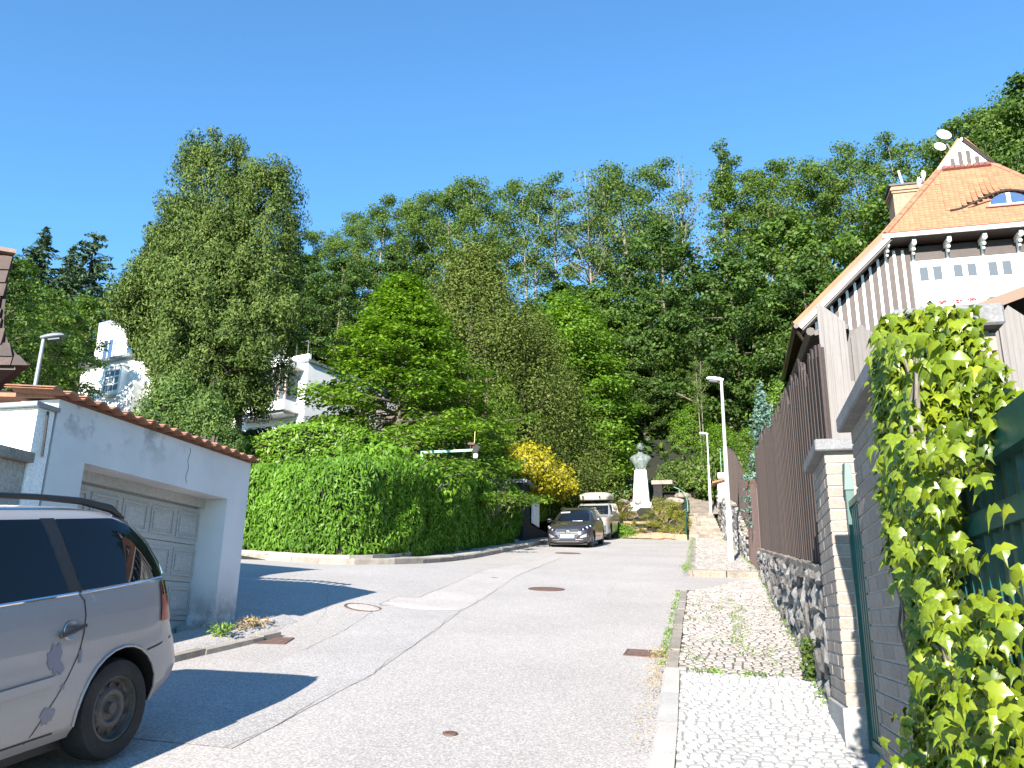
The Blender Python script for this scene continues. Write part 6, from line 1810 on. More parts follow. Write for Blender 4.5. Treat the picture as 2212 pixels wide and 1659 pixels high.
# ---- silver off-roader with a roof box
def suv():
    vc = -6.02
    t = sthing('off_roader', 'boxy light grey off-road car carrying a beige roof box, parked behind the hatchback', 'car', vc, 38.2, float(gz(vc, 38.2)), None, math.atan(0.131))
    rows = [(.24, .15, 4.65, .82), (.32, .03, 4.72, .89), (.45, 0, 4.76, .915), (.70, .02, 4.78, .92), (.90, .05, 4.76, .92), (1.0, .10, 4.75, .915), (1.05, .25, 4.74, .91), (1.09, .65, 4.73, .905), (1.12, 1.05, 4.72, .90), (1.20, 1.18, 4.71, .885), (1.40, 1.40, 4.68, .84), (1.58, 1.60, 4.62, .80), (1.66, 1.75, 4.56, .77), (1.71, 1.95, 4.45, .70), (1.73, 2.3, 4.2, .5)]
    for r_ in rows: pass
    c = Car(rows, 8)
    zs = sorted(set([r[0] for r in rows] + roundz(.24, 1.65, 26)))
    W = [(.90, .37), (3.75, .37)]
    c.body(zs, M['suvpaint'], t, W, .42)
    for (y, z) in W:
        for sg in (-1, 1): wheel(t, sg * .86, y, z, .37, sg, 'steel', 5, .24)
    c.strip('windscreen', M['glass'], t, [(-.76, 1.15), (.76, 1.15)], [(-.70, 1.58), (.70, 1.58)], 'F', .008)
    c.strip('rear_window', M['glass'], t, [(-.7, 1.15), (.7, 1.15)], [(-.66, 1.58), (.66, 1.58)], 'B', .008)
    for f in 'RL':
        c.strip('front_side_window', M['glass'], t, [(1.5, 1.16), (2.4, 1.16)], [(1.72, 1.58), (2.42, 1.6)], f, .008)
        c.strip('rear_side_window', M['glass'], t, [(2.5, 1.16), (3.4, 1.16)], [(2.5, 1.6), (3.4, 1.6)], f, .008)
        c.strip('quarter_window', M['glass'], t, [(3.5, 1.16), (4.5, 1.16)], [(3.5, 1.6), (4.4, 1.6)], f, .008)
    c.strip('grille', M['steel'], t, [(-.42, .72), (.42, .72)], [(-.42, .92), (.42, .92)], 'F', .01)
    c.strip('bumper', mat('grey_bumper', (0.09, 0.09, 0.10), .6), t, [(-.86, .34), (.86, .34)], [(-.88, .66), (.88, .66)], 'F', .014)
    for sg in (-1, 1):
        lo, hi = [(sg * .50, .72), (sg * .87, .72)], [(sg * .50, .96), (sg * .86, .98)]
        if sg < 0: lo, hi = lo[::-1], hi[::-1]
        hl = c.strip('headlight', M['lamp'], t, lo, hi, 'F', .01)
        lo, hi = [(sg * .80, .86), (sg * .87, .86)], [(sg * .80, .96), (sg * .87, .96)]
        if sg < 0: lo, hi = lo[::-1], hi[::-1]
        c.strip('indicator', mat('orange_lamp', (.6, .16, .05), .3) if sg < 0 else bpy.data.materials['orange_lamp'], hl, lo, hi, 'F', .015)
        m = MB(); T = Matrix.Translation(c.end(sg * .66, .50, True, .02)) @ Matrix.Rotation(PI / 2, 4, 'X'); m.lathe([(.06, 0), (.045, .012), (.001, .014)], 14, T); m.build('fog_lamp', M['lamp'], t)
        m = MB(); m.box(sg * 1.0 - .10, sg * 1.0 + .10, 1.42, 1.52, 1.12, 1.30); m.build('wing_mirror', M['black'], t)
        m = MB(); m.tube([(sg * .87, 1.48, 1.17), (sg * .93, 1.48, 1.18)], .02, 6); m.build('mirror_arm', M['black'], t)
        m = MB(); m.tube([(sg * .64, y, z) for y, z in ((1.9, 1.70), (2.1, 1.79), (4.2, 1.79), (4.4, 1.70))], .018, 6); m.build('roof_rail', M['black'], t)
    m = MB(); m.box(-.72, .72, 2.2, 2.26, 1.80, 1.83); m.box(-.72, .72, 3.6, 3.66, 1.80, 1.83); m.build('cross_bar', M['black'], t)
    m = MB(); m.box(-.75, .75, .25, 4.6, .16, .239); m.build('underbody', M['black'], t)
    # hard-shell roof box: rests on the bars, a thing of its own
    b = sthing('roof_box', 'beige hard-shell roof box strapped on top of the grey off-roader', 'roof box', vc, 38.2, float(gz(vc, 38.2)), None, math.atan(0.131))
    R = [(1.835, .62, 1.55, 3.85), (1.87, .74, 1.4, 4.0), (1.98, .78, 1.35, 4.05), (2.03, .78, 1.35, 4.05), (2.08, .76, 1.4, 4.0), (2.16, .66, 1.75, 3.9), (2.21, .52, 2.1, 3.6), (2.225, .3, 2.4, 3.3)]
    m = MB(); K = 48
    for z, w, y0, y1 in R:
        for k in range(K):
            a = 2 * PI * k / K; ca, sa = math.cos(a), math.sin(a); e = 2 / 5
            m.v.append((w * math.copysign(abs(ca) ** e, ca), (y0 + y1) / 2 + (y1 - y0) / 2 * math.copysign(abs(sa) ** e, sa), z))
    for i in range(len(R) - 1):
        for k in range(K): m.f.append([i * K + k, i * K + (k + 1) % K, (i + 1) * K + (k + 1) % K, (i + 1) * K + k]); m.mi.append(0)
    m.f.append(list(range(K))[::-1]); m.f.append([(len(R) - 1) * K + k for k in range(K)]); m.mi += [0, 0]
    m.build('shell', M['beige'], b, smooth=True)
    for x in (-.45, .35):
        m = MB(); m.box(x - .04, x + .04, 1.315, 1.345, 1.93, 2.05); m.build('latch', M['black'], b)
suv()
# ================================================================== VEGETATION
def leaves(C, size, aspect=.55, up=.6, outw=None, ko=0.0, droop=0.0, seed=1, fold=.12, jit=.35):
    """one folded leaf or spray per centre; returns arrays for a quad mesh"""
    r = np.random.default_rng(seed); n_ = len(C)
    n = r.normal(size=(n_, 3)); n /= np.linalg.norm(n, axis=1)[:, None]
    n += np.array([0, 0, up])
    if outw is not None: n += outw * ko
    n /= np.linalg.norm(n, axis=1)[:, None] + 1e-9
    t = r.normal(size=(n_, 3)) + np.array([0, 0, -droop])
    if outw is not None: t += outw * .5
    t -= n * np.sum(t * n, 1)[:, None]; t /= np.linalg.norm(t, axis=1)[:, None] + 1e-9
    s = np.cross(n, t)
    Lh = (size * r.uniform(1 - jit, 1 + jit, n_) / 2)[:, None]
    Wh = Lh * aspect
    V = np.empty((n_, 4, 3))
    V[:, 0] = C - t * Lh
    V[:, 1] = C + s * Wh + n * Lh * fold - t * Lh * .1
    V[:, 2] = C + t * Lh
    V[:, 3] = C - s * Wh + n * Lh * fold - t * Lh * .1
    F = np.arange(4 * n_).reshape(-1, 4)
    return V.reshape(-1, 3), F

def crown_from(name, cl, n, size, matk, seed, aspect=.55, up=.6, droop=0, ko=.8, flat=.6):
    """leaves scattered in clusters; cl rows = x, y, z, sigma"""
    r = np.random.default_rng(seed); cl = np.array(cl)
    w = cl[:, 3] ** 1.6; w /= w.sum()
    k = r.choice(len(cl), n, p=w)
    d = r.normal(size=(n, 3)); nn = np.linalg.norm(d, axis=1)[:, None]
    d = d / nn * np.minimum(nn, 2.0) ** .8
    C = cl[k, :3] + d * cl[k, 3:4] * np.array([1, 1, flat])
    ax = np.array([0, 0, cl[:, 2].mean()])
    ow = C - np.array([0, 0, 1]) * C[:, 2:3] * .85; ow[:, 2] *= .3
    ow = d * .8 + ow / (np.linalg.norm(ow, axis=1)[:, None] + 1e-6)
    ow /= np.linalg.norm(ow, axis=1)[:, None] + 1e-9
    V, F = leaves(C, size, aspect, up, ow, ko, droop, seed + 5)
    return qmesh(name, V, F, M[matk])

def mbmesh(mb, name, mt, smooth=True):
    me = bpy.data.meshes.new(name); me.from_pydata(mb.v, [], mb.f); me.materials.append(mt)
    me.polygons.foreach_set('use_smooth', [smooth] * len(me.polygons)); me.update(); return me

def grow(seed, H, base, R, env, nl, rise, sub, bark, sig, trunk_r=.18, lean=0.0, fill=0, stems=1, tops=True, flat_l=1.0):
    """trunk, limbs and twigs as one mesh, plus the leaf clusters on them"""
    r = random.Random(seed); mb = MB(); cl = []
    for st in range(stems):
        ox, oy = (0, 0) if stems == 1 else (r.uniform(-.5, .5), r.uniform(-.5, .5))
        la = r.uniform(0, 2 * PI); ld = lean * r.uniform(.5, 1.2) * H
        pts = []; ns = 9
        for i in range(ns + 1):
            t = i / ns
            pts.append(Vector((ox + math.cos(la) * ld * t * t + .12 * math.sin(t * 5 + seed) * H / 15, oy + math.sin(la) * ld * t * t + .10 * math.cos(t * 4 + seed) * H / 15, H * .96 * t)))
        tr = [trunk_r * (1 - .88 * (i / ns) ** .9) * (1.25 if i == 0 else 1) for i in range(ns + 1)]
        mb.tube([pts[0] - Vector((0, 0, .4))] + pts, [tr[0] * 1.15] + tr, 7)
        def at(z):
            t = max(0, min(.999, z / (H * .96))) * ns; i = int(t); return pts[i].lerp(pts[i + 1], t - i), tr[i]
        for i in range(nl):
            f = (i + .5) / nl; hh = base + (H * .97 - base) * f
            Rr = R * env(f) * r.uniform(.72, 1.12); az = i * 2.4 + r.uniform(-.5, .5) + st
            z0 = max(base * .8, hh - Rr * rise); p0, r0 = at(z0)
            e = Vector((pts[-1].x * f + Rr * math.cos(az), pts[-1].y * f + Rr * math.sin(az), hh))
            mid = p0.lerp(e, .5) + Vector((0, 0, -.08 * Rr if rise > 0 else .05 * Rr))
            rr = min(r0 * .6, .02 + Rr * .022)
            mb.tube([p0, mid, e], [rr, rr * .6, .012], 5)
            cl.append((*e, sig)); cl.append((*p0.lerp(e, .72), sig * 1.05)); 
            if env(f) > .3: cl.append((*p0.lerp(e, .45), sig * .9))
            for k in range(sub):
                a2 = az + r.uniform(-.9, .9); q = p0.lerp(e, r.uniform(.45, .9)); l2 = Rr * r.uniform(.22, .42)
                e2 = q + Vector((math.cos(a2) * l2, math.sin(a2) * l2, l2 * r.uniform(-.15, .5) * flat_l))
                mb.tube([q, e2], [rr * .45, .008], 4); cl.append((*e2, sig * r.uniform(.6, 1.0)))
        if tops: cl.append((*pts[-1], sig * .7))
    for k in range(fill):
        f = r.random(); a = r.uniform(0, 2 * PI); q = R * env(f) * r.uniform(.75, 1.02)
        cl.append((q * math.cos(a), q * math.sin(a), base + (H - base) * f, sig * r.uniform(.6, 1.1)))
    return mbmesh(mb, 'trunk', bark), cl

PROTO = {}
def proto(key, variants): PROTO[key] = variants
def dome(f): return max(.12, math.sin(PI * min(1, .18 + f * .82)) ** .7)
def airy(f): return .35 + .75 * math.sin(PI * (f * .9 + .08)) if f < .97 else .3
def cone(f): return max(.06, 1 - f) ** .9
def egg(f): return max(.1, (1 - f) ** .55 * (1 - .25 * (1 - f) ** 4))

def make_protos():
    v = []
    for s, (H, R, nl, n) in enumerate(((20, 3.8, 24, 15500), (22, 3.1, 21, 10500), (18, 4.3, 24, 17000), (21, 2.6, 16, 6000))):
        tk, cl = grow(100 + s, H, H * (.38 if s != 2 else .28), R, airy, nl, .75, 2, M['palebark'], .62, .21, .05, 0, 2 if s in (0, 3) else 1)
        v.append((tk, crown_from('crown', cl, n, .25, 'lf_ridge', 200 + s, .6, .5, .2), H))
    proto('ridge', v)
    tk, cl = grow(131, 19, 8, 3.0, airy, 26, .9, 4, M['palebark'], .5, .16, .05, 0, 2)
    proto('bare', [(tk, crown_from('crown', cl, 700, .25, 'lf_ridge', 231, .6, .5, .2), 19)])
    v = []
    for s, (H, R, n, mk) in enumerate(((14, 4.6, 15000, 'lf_dark'), (12, 4.2, 13000, 'lf_mid'), (15, 4.2, 15000, 'lf_dark'), (13, 4.8, 14000, 'lf_mid'))):
        tk, cl = grow(300 + s, H, H * .14, R, dome, 34, .35, 3, M['bark'], .50, .22, .02, 40)
        v.append((tk, crown_from('crown', cl, n, .27, mk, 320 + s, .6, .9, .3, 1.0, .5), H))
    proto('broad', v)
    v = []
    for s, (H, R) in enumerate(((18, 3.2), (17, 2.4), (16, 2.8))):
        r = random.Random(400 + s); mb = MB(); mb.tube([(0, 0, -.4), (0, 0, H * .5), (0, 0, H)], [.22, .13, .02], 7)
        C = []; D = []
        z = H * .22
        while z < H - .2:
            f = (z - H * .22) / (H * .78); Rr = R * ((1 - f) ** (.75 if s < 2 else .5)) + .1
            nb = 7 if f < .8 else 5
            for k in range(nb):
                a = r.uniform(0, 2 * PI); l = Rr * r.uniform(.6, 1.1); dr = -.18 + .25 * f
                if s == 2 and r.random() < .3: continue
                e = Vector((math.cos(a) * l, math.sin(a) * l, z + dr * l)); p0 = Vector((0, 0, z))
                mb.tube([p0, e], [.03, .008], 4)
                m_ = max(3, int(l * 14))
                for q in range(m_):
                    t = .2 + .8 * q / m_; c = p0.lerp(e, t); side = Vector((-math.sin(a), math.cos(a), 0)) * r.uniform(-.35, .35) * (1.1 - t) * l * .5
                    C.append(tuple(c + side + Vector((0, 0, r.uniform(-.16, .04))))); D.append((math.cos(a), math.sin(a), -.2))
            z += r.uniform(.22, .34) * (1.3 - .5 * f)
        V, F = leaves(np.array(C), .42, .34, .8, np.array(D), .3, .5, 410 + s)
        v.append((mbmesh(mb, 'trunk', M['darkbark']), qmesh('crown', V, F, M['lf_spruce']), H))
    proto('spruce', v)
make_protos()

def plant(name, label, cat, key_or_pair, x, y, H, var=0, rot=None, wide=1.0, group=None, z=None, sink=.1):
    tk, cr, H0 = PROTO[key_or_pair][var] if isinstance(key_or_pair, str) else key_or_pair
    s = H / H0
    o = thing(name, label, cat, (x, y, (tz(x, y) if z is None else z) - sink), 0, group)
    r = (hash((round(x, 2), round(y, 2))) % 628) / 100 if rot is None else rot
    for nm, me in (('trunk', tk), ('crown', cr)):
        if me is None: continue
        c = linkobj(nm, me, o); c.scale = (s * wide, s * wide, s); c.rotation_euler = (0, 0, r)
    return o

# ---- the wooded ridge: (x, y, height, kind, variant, what it stands by)
ridge = [
 # x, y, H, key, var, label
 (-19.5, 76, 13.3, 'ridge', 2, 'low rounded ridge tree at the left end of the wooded skyline'),
 (-16, 77, 13.6, 'ridge', 0, 'ridge tree stepping up from the left end of the wooded skyline'),
 (-13.2, 75, 14.8, 'ridge', 2, 'broad ridge tree above the layered bright tree, left of its tip'),
 (-10, 77, 15.5, 'ridge', 0, 'ridge tree above and behind the tip of the layered bright tree'),
 (-6.6, 76, 16.4, 'ridge', 2, 'full bright ridge tree, widest crown on the left half of the skyline'),
 (-3.6, 77, 17.6, 'ridge', 0, 'ridge tree above the brown-green conifer, with a leafy top'),
 (-0.8, 78, 18.6, 'ridge', 1, 'slender see-through ridge tree with pale trunks above the brown conifer'),
 (1.8, 77, 19.3, 'ridge', 3, 'thin ridge tree with sparse leaves left of the bare-branched one'),
 (4.2, 78, 20.1, 'ridge', 1, 'slim pale-stemmed ridge tree just left of the bare-topped tree'),
 (7.2, 77, 21.5, 'bare', 0, 'nearly bare ridge tree with fine grey twigs against the sky'),
 (9.6, 78, 20.4, 'ridge', 3, 'sparse ridge tree right of the bare-topped one'),
 (11.6, 77, 20.7, 'ridge', 0, 'tall leafy ridge tree, highest crown on the middle skyline'),
 (14.8, 78, 21.2, 'ridge', 1, 'narrow ridge tree left of the tall pointed one'),
 (17.6, 77, 21.6, 'bare', 0, 'thin twiggy ridge tree beside the pointed one'),
 (22.8, 77, 19.2, 'ridge', 1, 'pale many-stemmed ridge tree right of the pointed one'),
 (25.6, 76, 18.1, 'ridge', 0, 'ridge tree with light trunks above the far street lamp direction'),
 (28.6, 77, 18.0, 'ridge', 2, 'dense ridge tree left of the orange roof house chimney'),
 (31.6, 75, 16.8, 'ridge', 2, 'broad ridge tree nearly above the brick chimney'),
 (34.8, 74, 19.7, 'ridge', 0, 'ridge tree directly behind the brick chimney'),
 (38, 73, 20.9, 'ridge', 1, 'wispy high ridge tree right of the chimney'),
 (41.2, 72, 21.0, 'ridge', 3, 'thin ridge tree behind the white birds on the roof'),
 (44, 72, 22.2, 'ridge', 2, 'ridge tree behind the satellite dishes'),
 (47.5, 70, 26.5, 'ridge', 0, 'ridge tree right behind the striped gablet'),
]
for i, (x, y, H, k, v_, lb) in enumerate(ridge):
    plant('ridge_tree', lb, 'tree', k, x, y, H, v_, None, 1.0, 'airy trees along the wooded ridge')
# the tall pointed leafy column
def pointed():
    r = random.Random(9); mb = MB(); cl = []
    mb.tube([(0, 0, -.4), (.1, 0, 10), (0, .1, 24)], [.3, .2, .04], 7)
    for i in range(70):
        z = 7 + 17 * r.random() ** .9; R = 1.9 * (1 - (z - 7) / 18.5) + .2; a = r.uniform(0, 2 * PI)
        e = (R * math.cos(a), R * math.sin(a), z); mb.tube([(0, 0, z - R * .6), e], [.04, .01], 4); cl.append((*e, .45))
    return (mbmesh(mb, 'trunk', M['palebark']), crown_from('crown', cl, 6500, .3, 'lf_mid', 99), 24.5)
plant('ivy_clad_tree', 'tall pointed ridge tree wrapped in leaves, spiking above the skyline', 'tree', pointed(), 20.9, 75, 22.6)
# near, high group at the right edge
for x, y, H, v_, lb in ((41.0, 57, 26, 0, 'dark tall tree at the right edge of the skyline, nearest the frame'), (37.2, 58, 22.5, 2, 'shorter dark tree left of the tallest one at the right edge'), (45.0, 60, 27.5, 0, 'tree rising behind the tallest one at the upper right corner'), (33.0, 58, 19.5, 2, 'tree crown right behind the gablet of the orange roof')):
    plant('hillside_tree', lb, 'tree', 'broad' if v_ == 0 else 'ridge', x, y, H, v_, None, .8 if v_ == 0 else 1.0)

# ---- trees on the slope below the ridge
slope = []
def capH(x, y, h):
    return max(4.5, min(h, 1.55 + y * (.425 + max(0, x / y - .30) * .22) - tz(x, y)))
rs = random.Random(5)
zones = [('in the dark wood below the ridge, left of the monument', -22, 2, 62, 72, 11, (8.5, 12)),
         ('in the dark wood on the slope behind the monument', 2, 24, 56, 70, 15, (10, 14)),
         ('on the slope between the far lamp and the orange roof house', 15, 34, 49, 62, 13, (9.5, 13))]
LM = [(-.9, 'far left, behind the shingled roof'), (-.66, 'at the left edge under the tallest spruce'), (-.58, 'under the slim spruce'), (-.50, 'left of the villa roof corner'), (-.42, 'above the villa roof'), (-.34, 'behind the left flank of the cypress'), (-.27, 'behind the right flank of the cypress'), (-.20, 'left of the layered bright tree'), (-.14, 'above the left shoulder of the layered tree'), (-.08, 'behind the tip of the layered tree'), (-.03, 'behind the taller drooping conifer'), (.02, 'above the lower drooping conifer'), (.06, 'above the pointed fresh green tree'), (.10, 'straight up from the roof box'), (.14, 'left above the bust'), (.18, 'straight above the bust'), (.22, 'right above the bust'), (.26, 'left of the near lamp head'), (.30, 'straight above the near lamp'), (.35, 'above the red-brown gate'), (.40, 'above the blue spruce'), (.46, 'left of the low end of the orange roof'), (.53, 'touching the left verge of the orange roof'), (.6, 'behind the orange roof')]
SEEN = set()
def woodlabel(x, y, h, v_, y0, y1):
    r = x / y; t = (y - y0) / (y1 - y0 + .01)
    lm = min(LM, key=lambda q: abs(q[0] - r))[1]
    row = 'front' if t < .34 else ('middle' if t < .67 else 'back')
    for sz in ('', 'tall ' if h > 9 else 'low ', 'broad ', 'round ', 'slightly leaning ', 'compact '):
        for tn in (('dark green', 'mid green')[v_ % 2],):
            s = f'{sz}{tn} {row}-row wood tree {lm}'
            if s not in SEEN:
                SEEN.add(s); return s
    return s
for what, x0, x1, y0, y1, n, (h0, h1) in zones:
    for i in range(n):
        x = x0 + (x1 - x0) * ((i * .618 + .13) % 1); y = y0 + (y1 - y0) * ((i * .382 + .3) % 1)
        h = capH(x, y, rs.uniform(h0, h1))
        plant('woodland_tree', woodlabel(x, y, h, i, y0, y1), 'tree', 'broad', x, y, h, i % 4, None, rs.uniform(.9, 1.15), 'broadleaf trees of the wooded slope')
for x, y, H, v_, lb in ((11.5, 58.5, 16.5, 2, 'big dark broadleaf tree filling the slope above the bust'), (15.2, 53.5, 14.5, 0, 'big dark broadleaf tree right of the bust, above the path'), (19.0, 50.0, 13.5, 2, 'dark broadleaf tree above the nearer street lamp'), (23.5, 47.0, 14.0, 0, 'broadleaf tree just left of the low end of the orange roof'), (20.5, 56.0, 15.5, 1, 'mid green broadleaf tree high between lamp and roof'), (26.5, 52.0, 16.5, 3, 'bright broadleaf tree meeting the left verge of the orange roof')):
    plant('broadleaf_tree', lb, 'tree', 'broad', x, y, H, v_)
for x, y, H, v_, lb in ((7.2, 55.2, 5.6, 0, 'low dark tree directly behind the bust, left one'), (9.2, 55.8, 6.2, 2, 'low dark tree directly behind the bust, right one'), (11.2, 56.2, 5.8, 0, 'low dark tree behind the stone bench'), (8.3, 59.0, 7.2, 2, 'dark tree in the gap high above the bust'), (5.4, 57.0, 6.5, 0, 'dark tree behind the fresh green pointed tree'), (13.0, 56.5, 6.0, 2, 'low dark tree behind the pale leaning trunk')):
    plant('broadleaf_tree', lb, 'tree', 'broad', x, y, H, v_, None, 1.25)
# pale stems in the dark gap right of the monument
for i, (x, y, H, lb) in enumerate(((12.4, 52.6, 9.5, 'thin leaning pale trunk in the dark gap right of the bust'), (14.3, 53.2, 8.5, 'pair of pale straight trunks in the dark gap, left one'), (14.9, 53.0, 8.0, 'pair of pale straight trunks in the dark gap, right one'))):
    plant('young_tree', lb, 'tree', 'ridge', x, y, H, 3, None, .45)

# ---- spruces and dark wood at the left
for x, y, H, v_, lb in ((-37.2, 60, 16.0, 0, 'tallest pointed spruce at the left edge of the skyline'), (-35.4, 61, 14.6, 1, 'second, slimmer spruce right of the tallest one at the left'), (-33.2, 60, 15.6, 2, 'ragged gappy conifer, third from the left, beside the slim spruce'), (-40.0, 60, 11, 0, 'spruce partly hidden by the dark shingled roof'), (-31.4, 63, 12, 2, 'lower ragged conifer before the big dark cypress'), (-34.2, 57, 10.5, 1, 'short spruce in front of the three tall ones'), (-36.2, 64, 13.5, 1, 'slim spruce filling the gap behind the two tallest ones at the left'), (-40.4, 63, 12.5, 2, 'ragged conifer at the extreme left, behind the tallest spruce'), (-38.3, 57, 12, 0, 'short broad spruce under the tallest one'), (-29.5, 66, 11.5, 0, 'spruce top just left of the big cypress')):
    plant('spruce', lb, 'tree', 'spruce', x, y, H, v_, None, 1.35)
for i in range(9):
    x = -46 + i * 3.4; y = 52 + (i * 2.7) % 6
    if x > -24: y = 58
    plant('woodland_tree', woodlabel(x, y, 8.0 + (i * 1.3) % 2.5, i, 52, 58), 'tree', 'broad', x, y, 8.0 + (i * 1.3) % 2.5, i % 4, None, 1.1, 'broadleaf trees of the wooded slope')
plant('broadleaf_tree', 'yellow-green tree behind the left street lamp', 'tree', 'broad', -24.5, 38, 8.2, 1)
plant('broadleaf_tree', 'bushy green tree between the left lamp and the villa corner', 'tree', 'broad', -24.6, 42.5, 7.2, 3)
plant('broadleaf_tree', 'dark low tree under the left street lamp', 'tree', 'broad', -20.5, 30.5, 6.2, 2)
for i, (x, y, H, v_) in enumerate(((-17.0, 62, 11, 0), (-13.0, 58, 11, 2), (-9.5, 60, 11, 0), (-5, 56, 10, 2), (-20.5, 58, 11, 1))):
    plant('woodland_tree', woodlabel(x, y, H, v_, 56, 62), 'tree', 'broad', x, y, H, v_, None, 1.0, 'broadleaf trees of the wooded slope')

# ---- the big two-topped cypress
def lumpy(seed, H, R, env, nclus, n, size, matk, stems, bark, sig=.42, droop=-.5, up=.1, base=.0, aspect=.5, ko=1.4, offs=None, stemr=.16, stemh=.8):
    r = random.Random(seed); mb = MB(); cl = []
    for (sx, sy, sh) in stems:
        mb.tube([(sx, sy, -.5), (sx * .9, sy * .9, sh * .5), (sx * .6, sy * .6, sh)], [stemr, stemr * .7, .03], 7)
    tops = offs or [(0, 0, H, R)]
    for tp in tops:
        tx, ty, th, tr = tp[:4]; base = tp[4] if len(tp) > 4 else base
        for k in range(int(nclus / len(tops))):
            f = r.random() ** 1.15; a = r.uniform(0, 2 * PI)
            lump = 1 + .22 * pnoise(Vector((math.cos(a) * 1.6 + tx, math.sin(a) * 1.6, f * th * .35 + seed))) * 2
            q = tr * env(f) * lump * r.uniform(.72, 1.03); z = base + (th - base) * f
            e = (tx + q * math.cos(a), ty + q * math.sin(a), z)
            if k % 3 == 0: mb.tube([(tx * .8, ty * .8, max(.3, z - q * .55)), e], [.03, .008], 4)
            cl.append((*e, sig * r.uniform(.6, 1.25)))
    return (mbmesh(mb, 'trunk', bark), crown_from('crown', cl, n, size, matk, seed + 3, aspect, up, droop, ko, 1.15), H)
def cypenv(f): return (min(1, .30 + f * 2.2) if f < .33 else 1.0) * (1 - max(0, f - .32) ** 1.15 * 1.05) + .04
big = lumpy(21, 14.2, 3.0, cypenv, 1400, 250000, .155, 'lf_cyp', [(-.6, 0, 12), (.5, -.3, 11), (1.6, .2, 11.5), (.9, .5, 9)], M['bark'], .27, -1.1, .05, 1.9, .36, 1.2,
            [(-.9, .2, 14.6, 2.6, 2.8), (1.75, 0, 13.2, 2.15, 1.9), (.2, -.9, 10.2, 2.4, 1.0), (-2.1, .1, 9.8, 1.75, 4.4)])
plant('cypress_tree', 'big two-topped olive-green cypress towering in front of the white villa', 'tree', big, -10.45, 27.06, 11.65, 0, 0.0, 1.0, None, 6.75)
lowc = lumpy(23, 5, 1.6, lambda f: math.sin(PI * (.22 + .74 * f)), 150, 13000, .17, 'lf_juni', [(0, 0, 4)], M['bark'], .34, -.5, .1, .2, .45)
plant('juniper', 'bushy dark green juniper at the left foot of the big cypress', 'shrub', lowc, -10.1, 24.0, 2.9, 0, .4, 1.1, None, 5.55)
plant('juniper', 'olive juniper spilling over the garage tiles, right of the first one', 'shrub', lowc, -8.9, 23.4, 2.55, 0, 2.0, 1.0, None, 5.35)
plant('juniper', 'small round dark shrub between the junipers and the dark hedge', 'shrub', lowc, -8.2, 23.4, 1.8, 0, 4.0, .9, None, 5.2)

# ---- layered bright tree, yew, hornbeam
def mapenv(f): return max(.05, (1 - f) ** .85) * (1 if f > .12 else .85 + f * 1.2) * (1 + .05 * math.sin(f * 23))
tk, cl = grow(51, 9.3, .6, 5.0, mapenv, 92, -.05, 4, M['bark'], .40, .2, .0, 170, 1, True, .12)
tree = (tk, crown_from('crown', cl, 56000, .17, 'lf_maple', 52, .55, 1.5, .4, .5, .30), 9.3)
plant('layered_tree', 'bright green conical tree with layered branches behind the hedge', 'tree', tree, -4.1, 28.9, 9.2, 0, 0.7, 1.0, None, 4.9)
yew = lumpy(61, 11, 3.2, lambda f: max(.1, (1 - f) ** .6) * (1 if f > .2 else .75 + f * 1.2), 360, 85000, .115, 'lf_yew', [(0, 0, 10), (.7, 0, 8)], M['bark'], .45, 1.1, .2, .4, .42, 1.1)
plant('drooping_conifer', 'tall brown-green drooping conifer behind the layered bright tree', 'tree', yew, -2.1, 39.0, 12.4, 0, .3, 1.35, None, 7.2)
plant('drooping_conifer', 'lower brownish drooping conifer right of the layered bright tree', 'tree', yew, 1.0, 42.5, 11.2, 0, 2.2, 1.25, None, 6.2)
tk, cl = grow(71, 10, .8, 3.0, egg, 60, .3, 3, M['bark'], .46, .17, .0, 60)
horn = (tk, crown_from('crown', cl, 46000, .15, 'lf_horn', 72, .55, 1.0, .2, .8, .5), 10)
plant('hornbeam', 'fresh green pointed tree left of the monument, behind the yellow shrub', 'tree', horn, 3.7, 50.5, 13.8, 0, .2, 1.25, None, 8.1)
plant('hornbeam', 'narrow bright green tree between the layered tree and the brown conifer', 'tree', horn, -.4, 37.5, 6.6, 0, 1.3, .6, None, 6.2)
plant('hornbeam', 'small vivid green tree above the parked off-roader', 'tree', (horn[0], crown_from('crown', cl, 12000, .26, 'lf_bright', 75, .6, 1.0, .2, .8, .5), 10), 4.4, 48.2, 5.3, 0, 3.0, .95, None, 7.6)

# ---- blue spruce and shrubs right of the steps
bs = PROTO['spruce'][0]
me2 = bs[1].copy(); me2.materials.clear(); me2.materials.append(M['lf_blue'])
plant('blue_spruce', 'silvery blue spruce behind the fence, above the low gate', 'tree', (bs[0], me2, 18), 6.75, 21.6, 4.9, 0, 1.0, .95, None, 3.2)

def bush_proto(seed, matk, n=5000, size=.10, H=1.0, R=.7, env=dome, up=.6, droop=0, aspect=.55, sig=.13, nl=26, stems=3):
    tk, cl = grow(seed, H, .08 * H, R, env, nl, .8, 3, M['bark'], sig, .02, .0, 26, stems)
    return (tk, crown_from('crown', cl, n, size, matk, seed + 1, aspect, up, droop, .8, .8), H)
BIG = []
for s_, mk in ((901, 'lf_bright'), (902, 'lf_mid'), (903, 'lf_horn')):
    tk, cl = grow(s_, 5, .3, 1.5, dome, 40, .5, 3, M['bark'], .26, .06, .02, 60, 3)
    BIG.append((tk, crown_from('crown', cl, 14000, .125, mk, s_, .55, .7, .3, .9, .7), 5))
B_yel = bush_proto(81, 'lf_yellow', 9500, .085, 1, .8)
B_brt = bush_proto(82, 'lf_bright', 5200, .08, 1, .75)
B_lau = bush_proto(83, 'lf_laurel', 6000, .12, 1, .8, aspect=.4)
B_rho = bush_proto(84, 'lf_rhodo', 5200, .115, 1, .8, droop=1.0, aspect=.22)
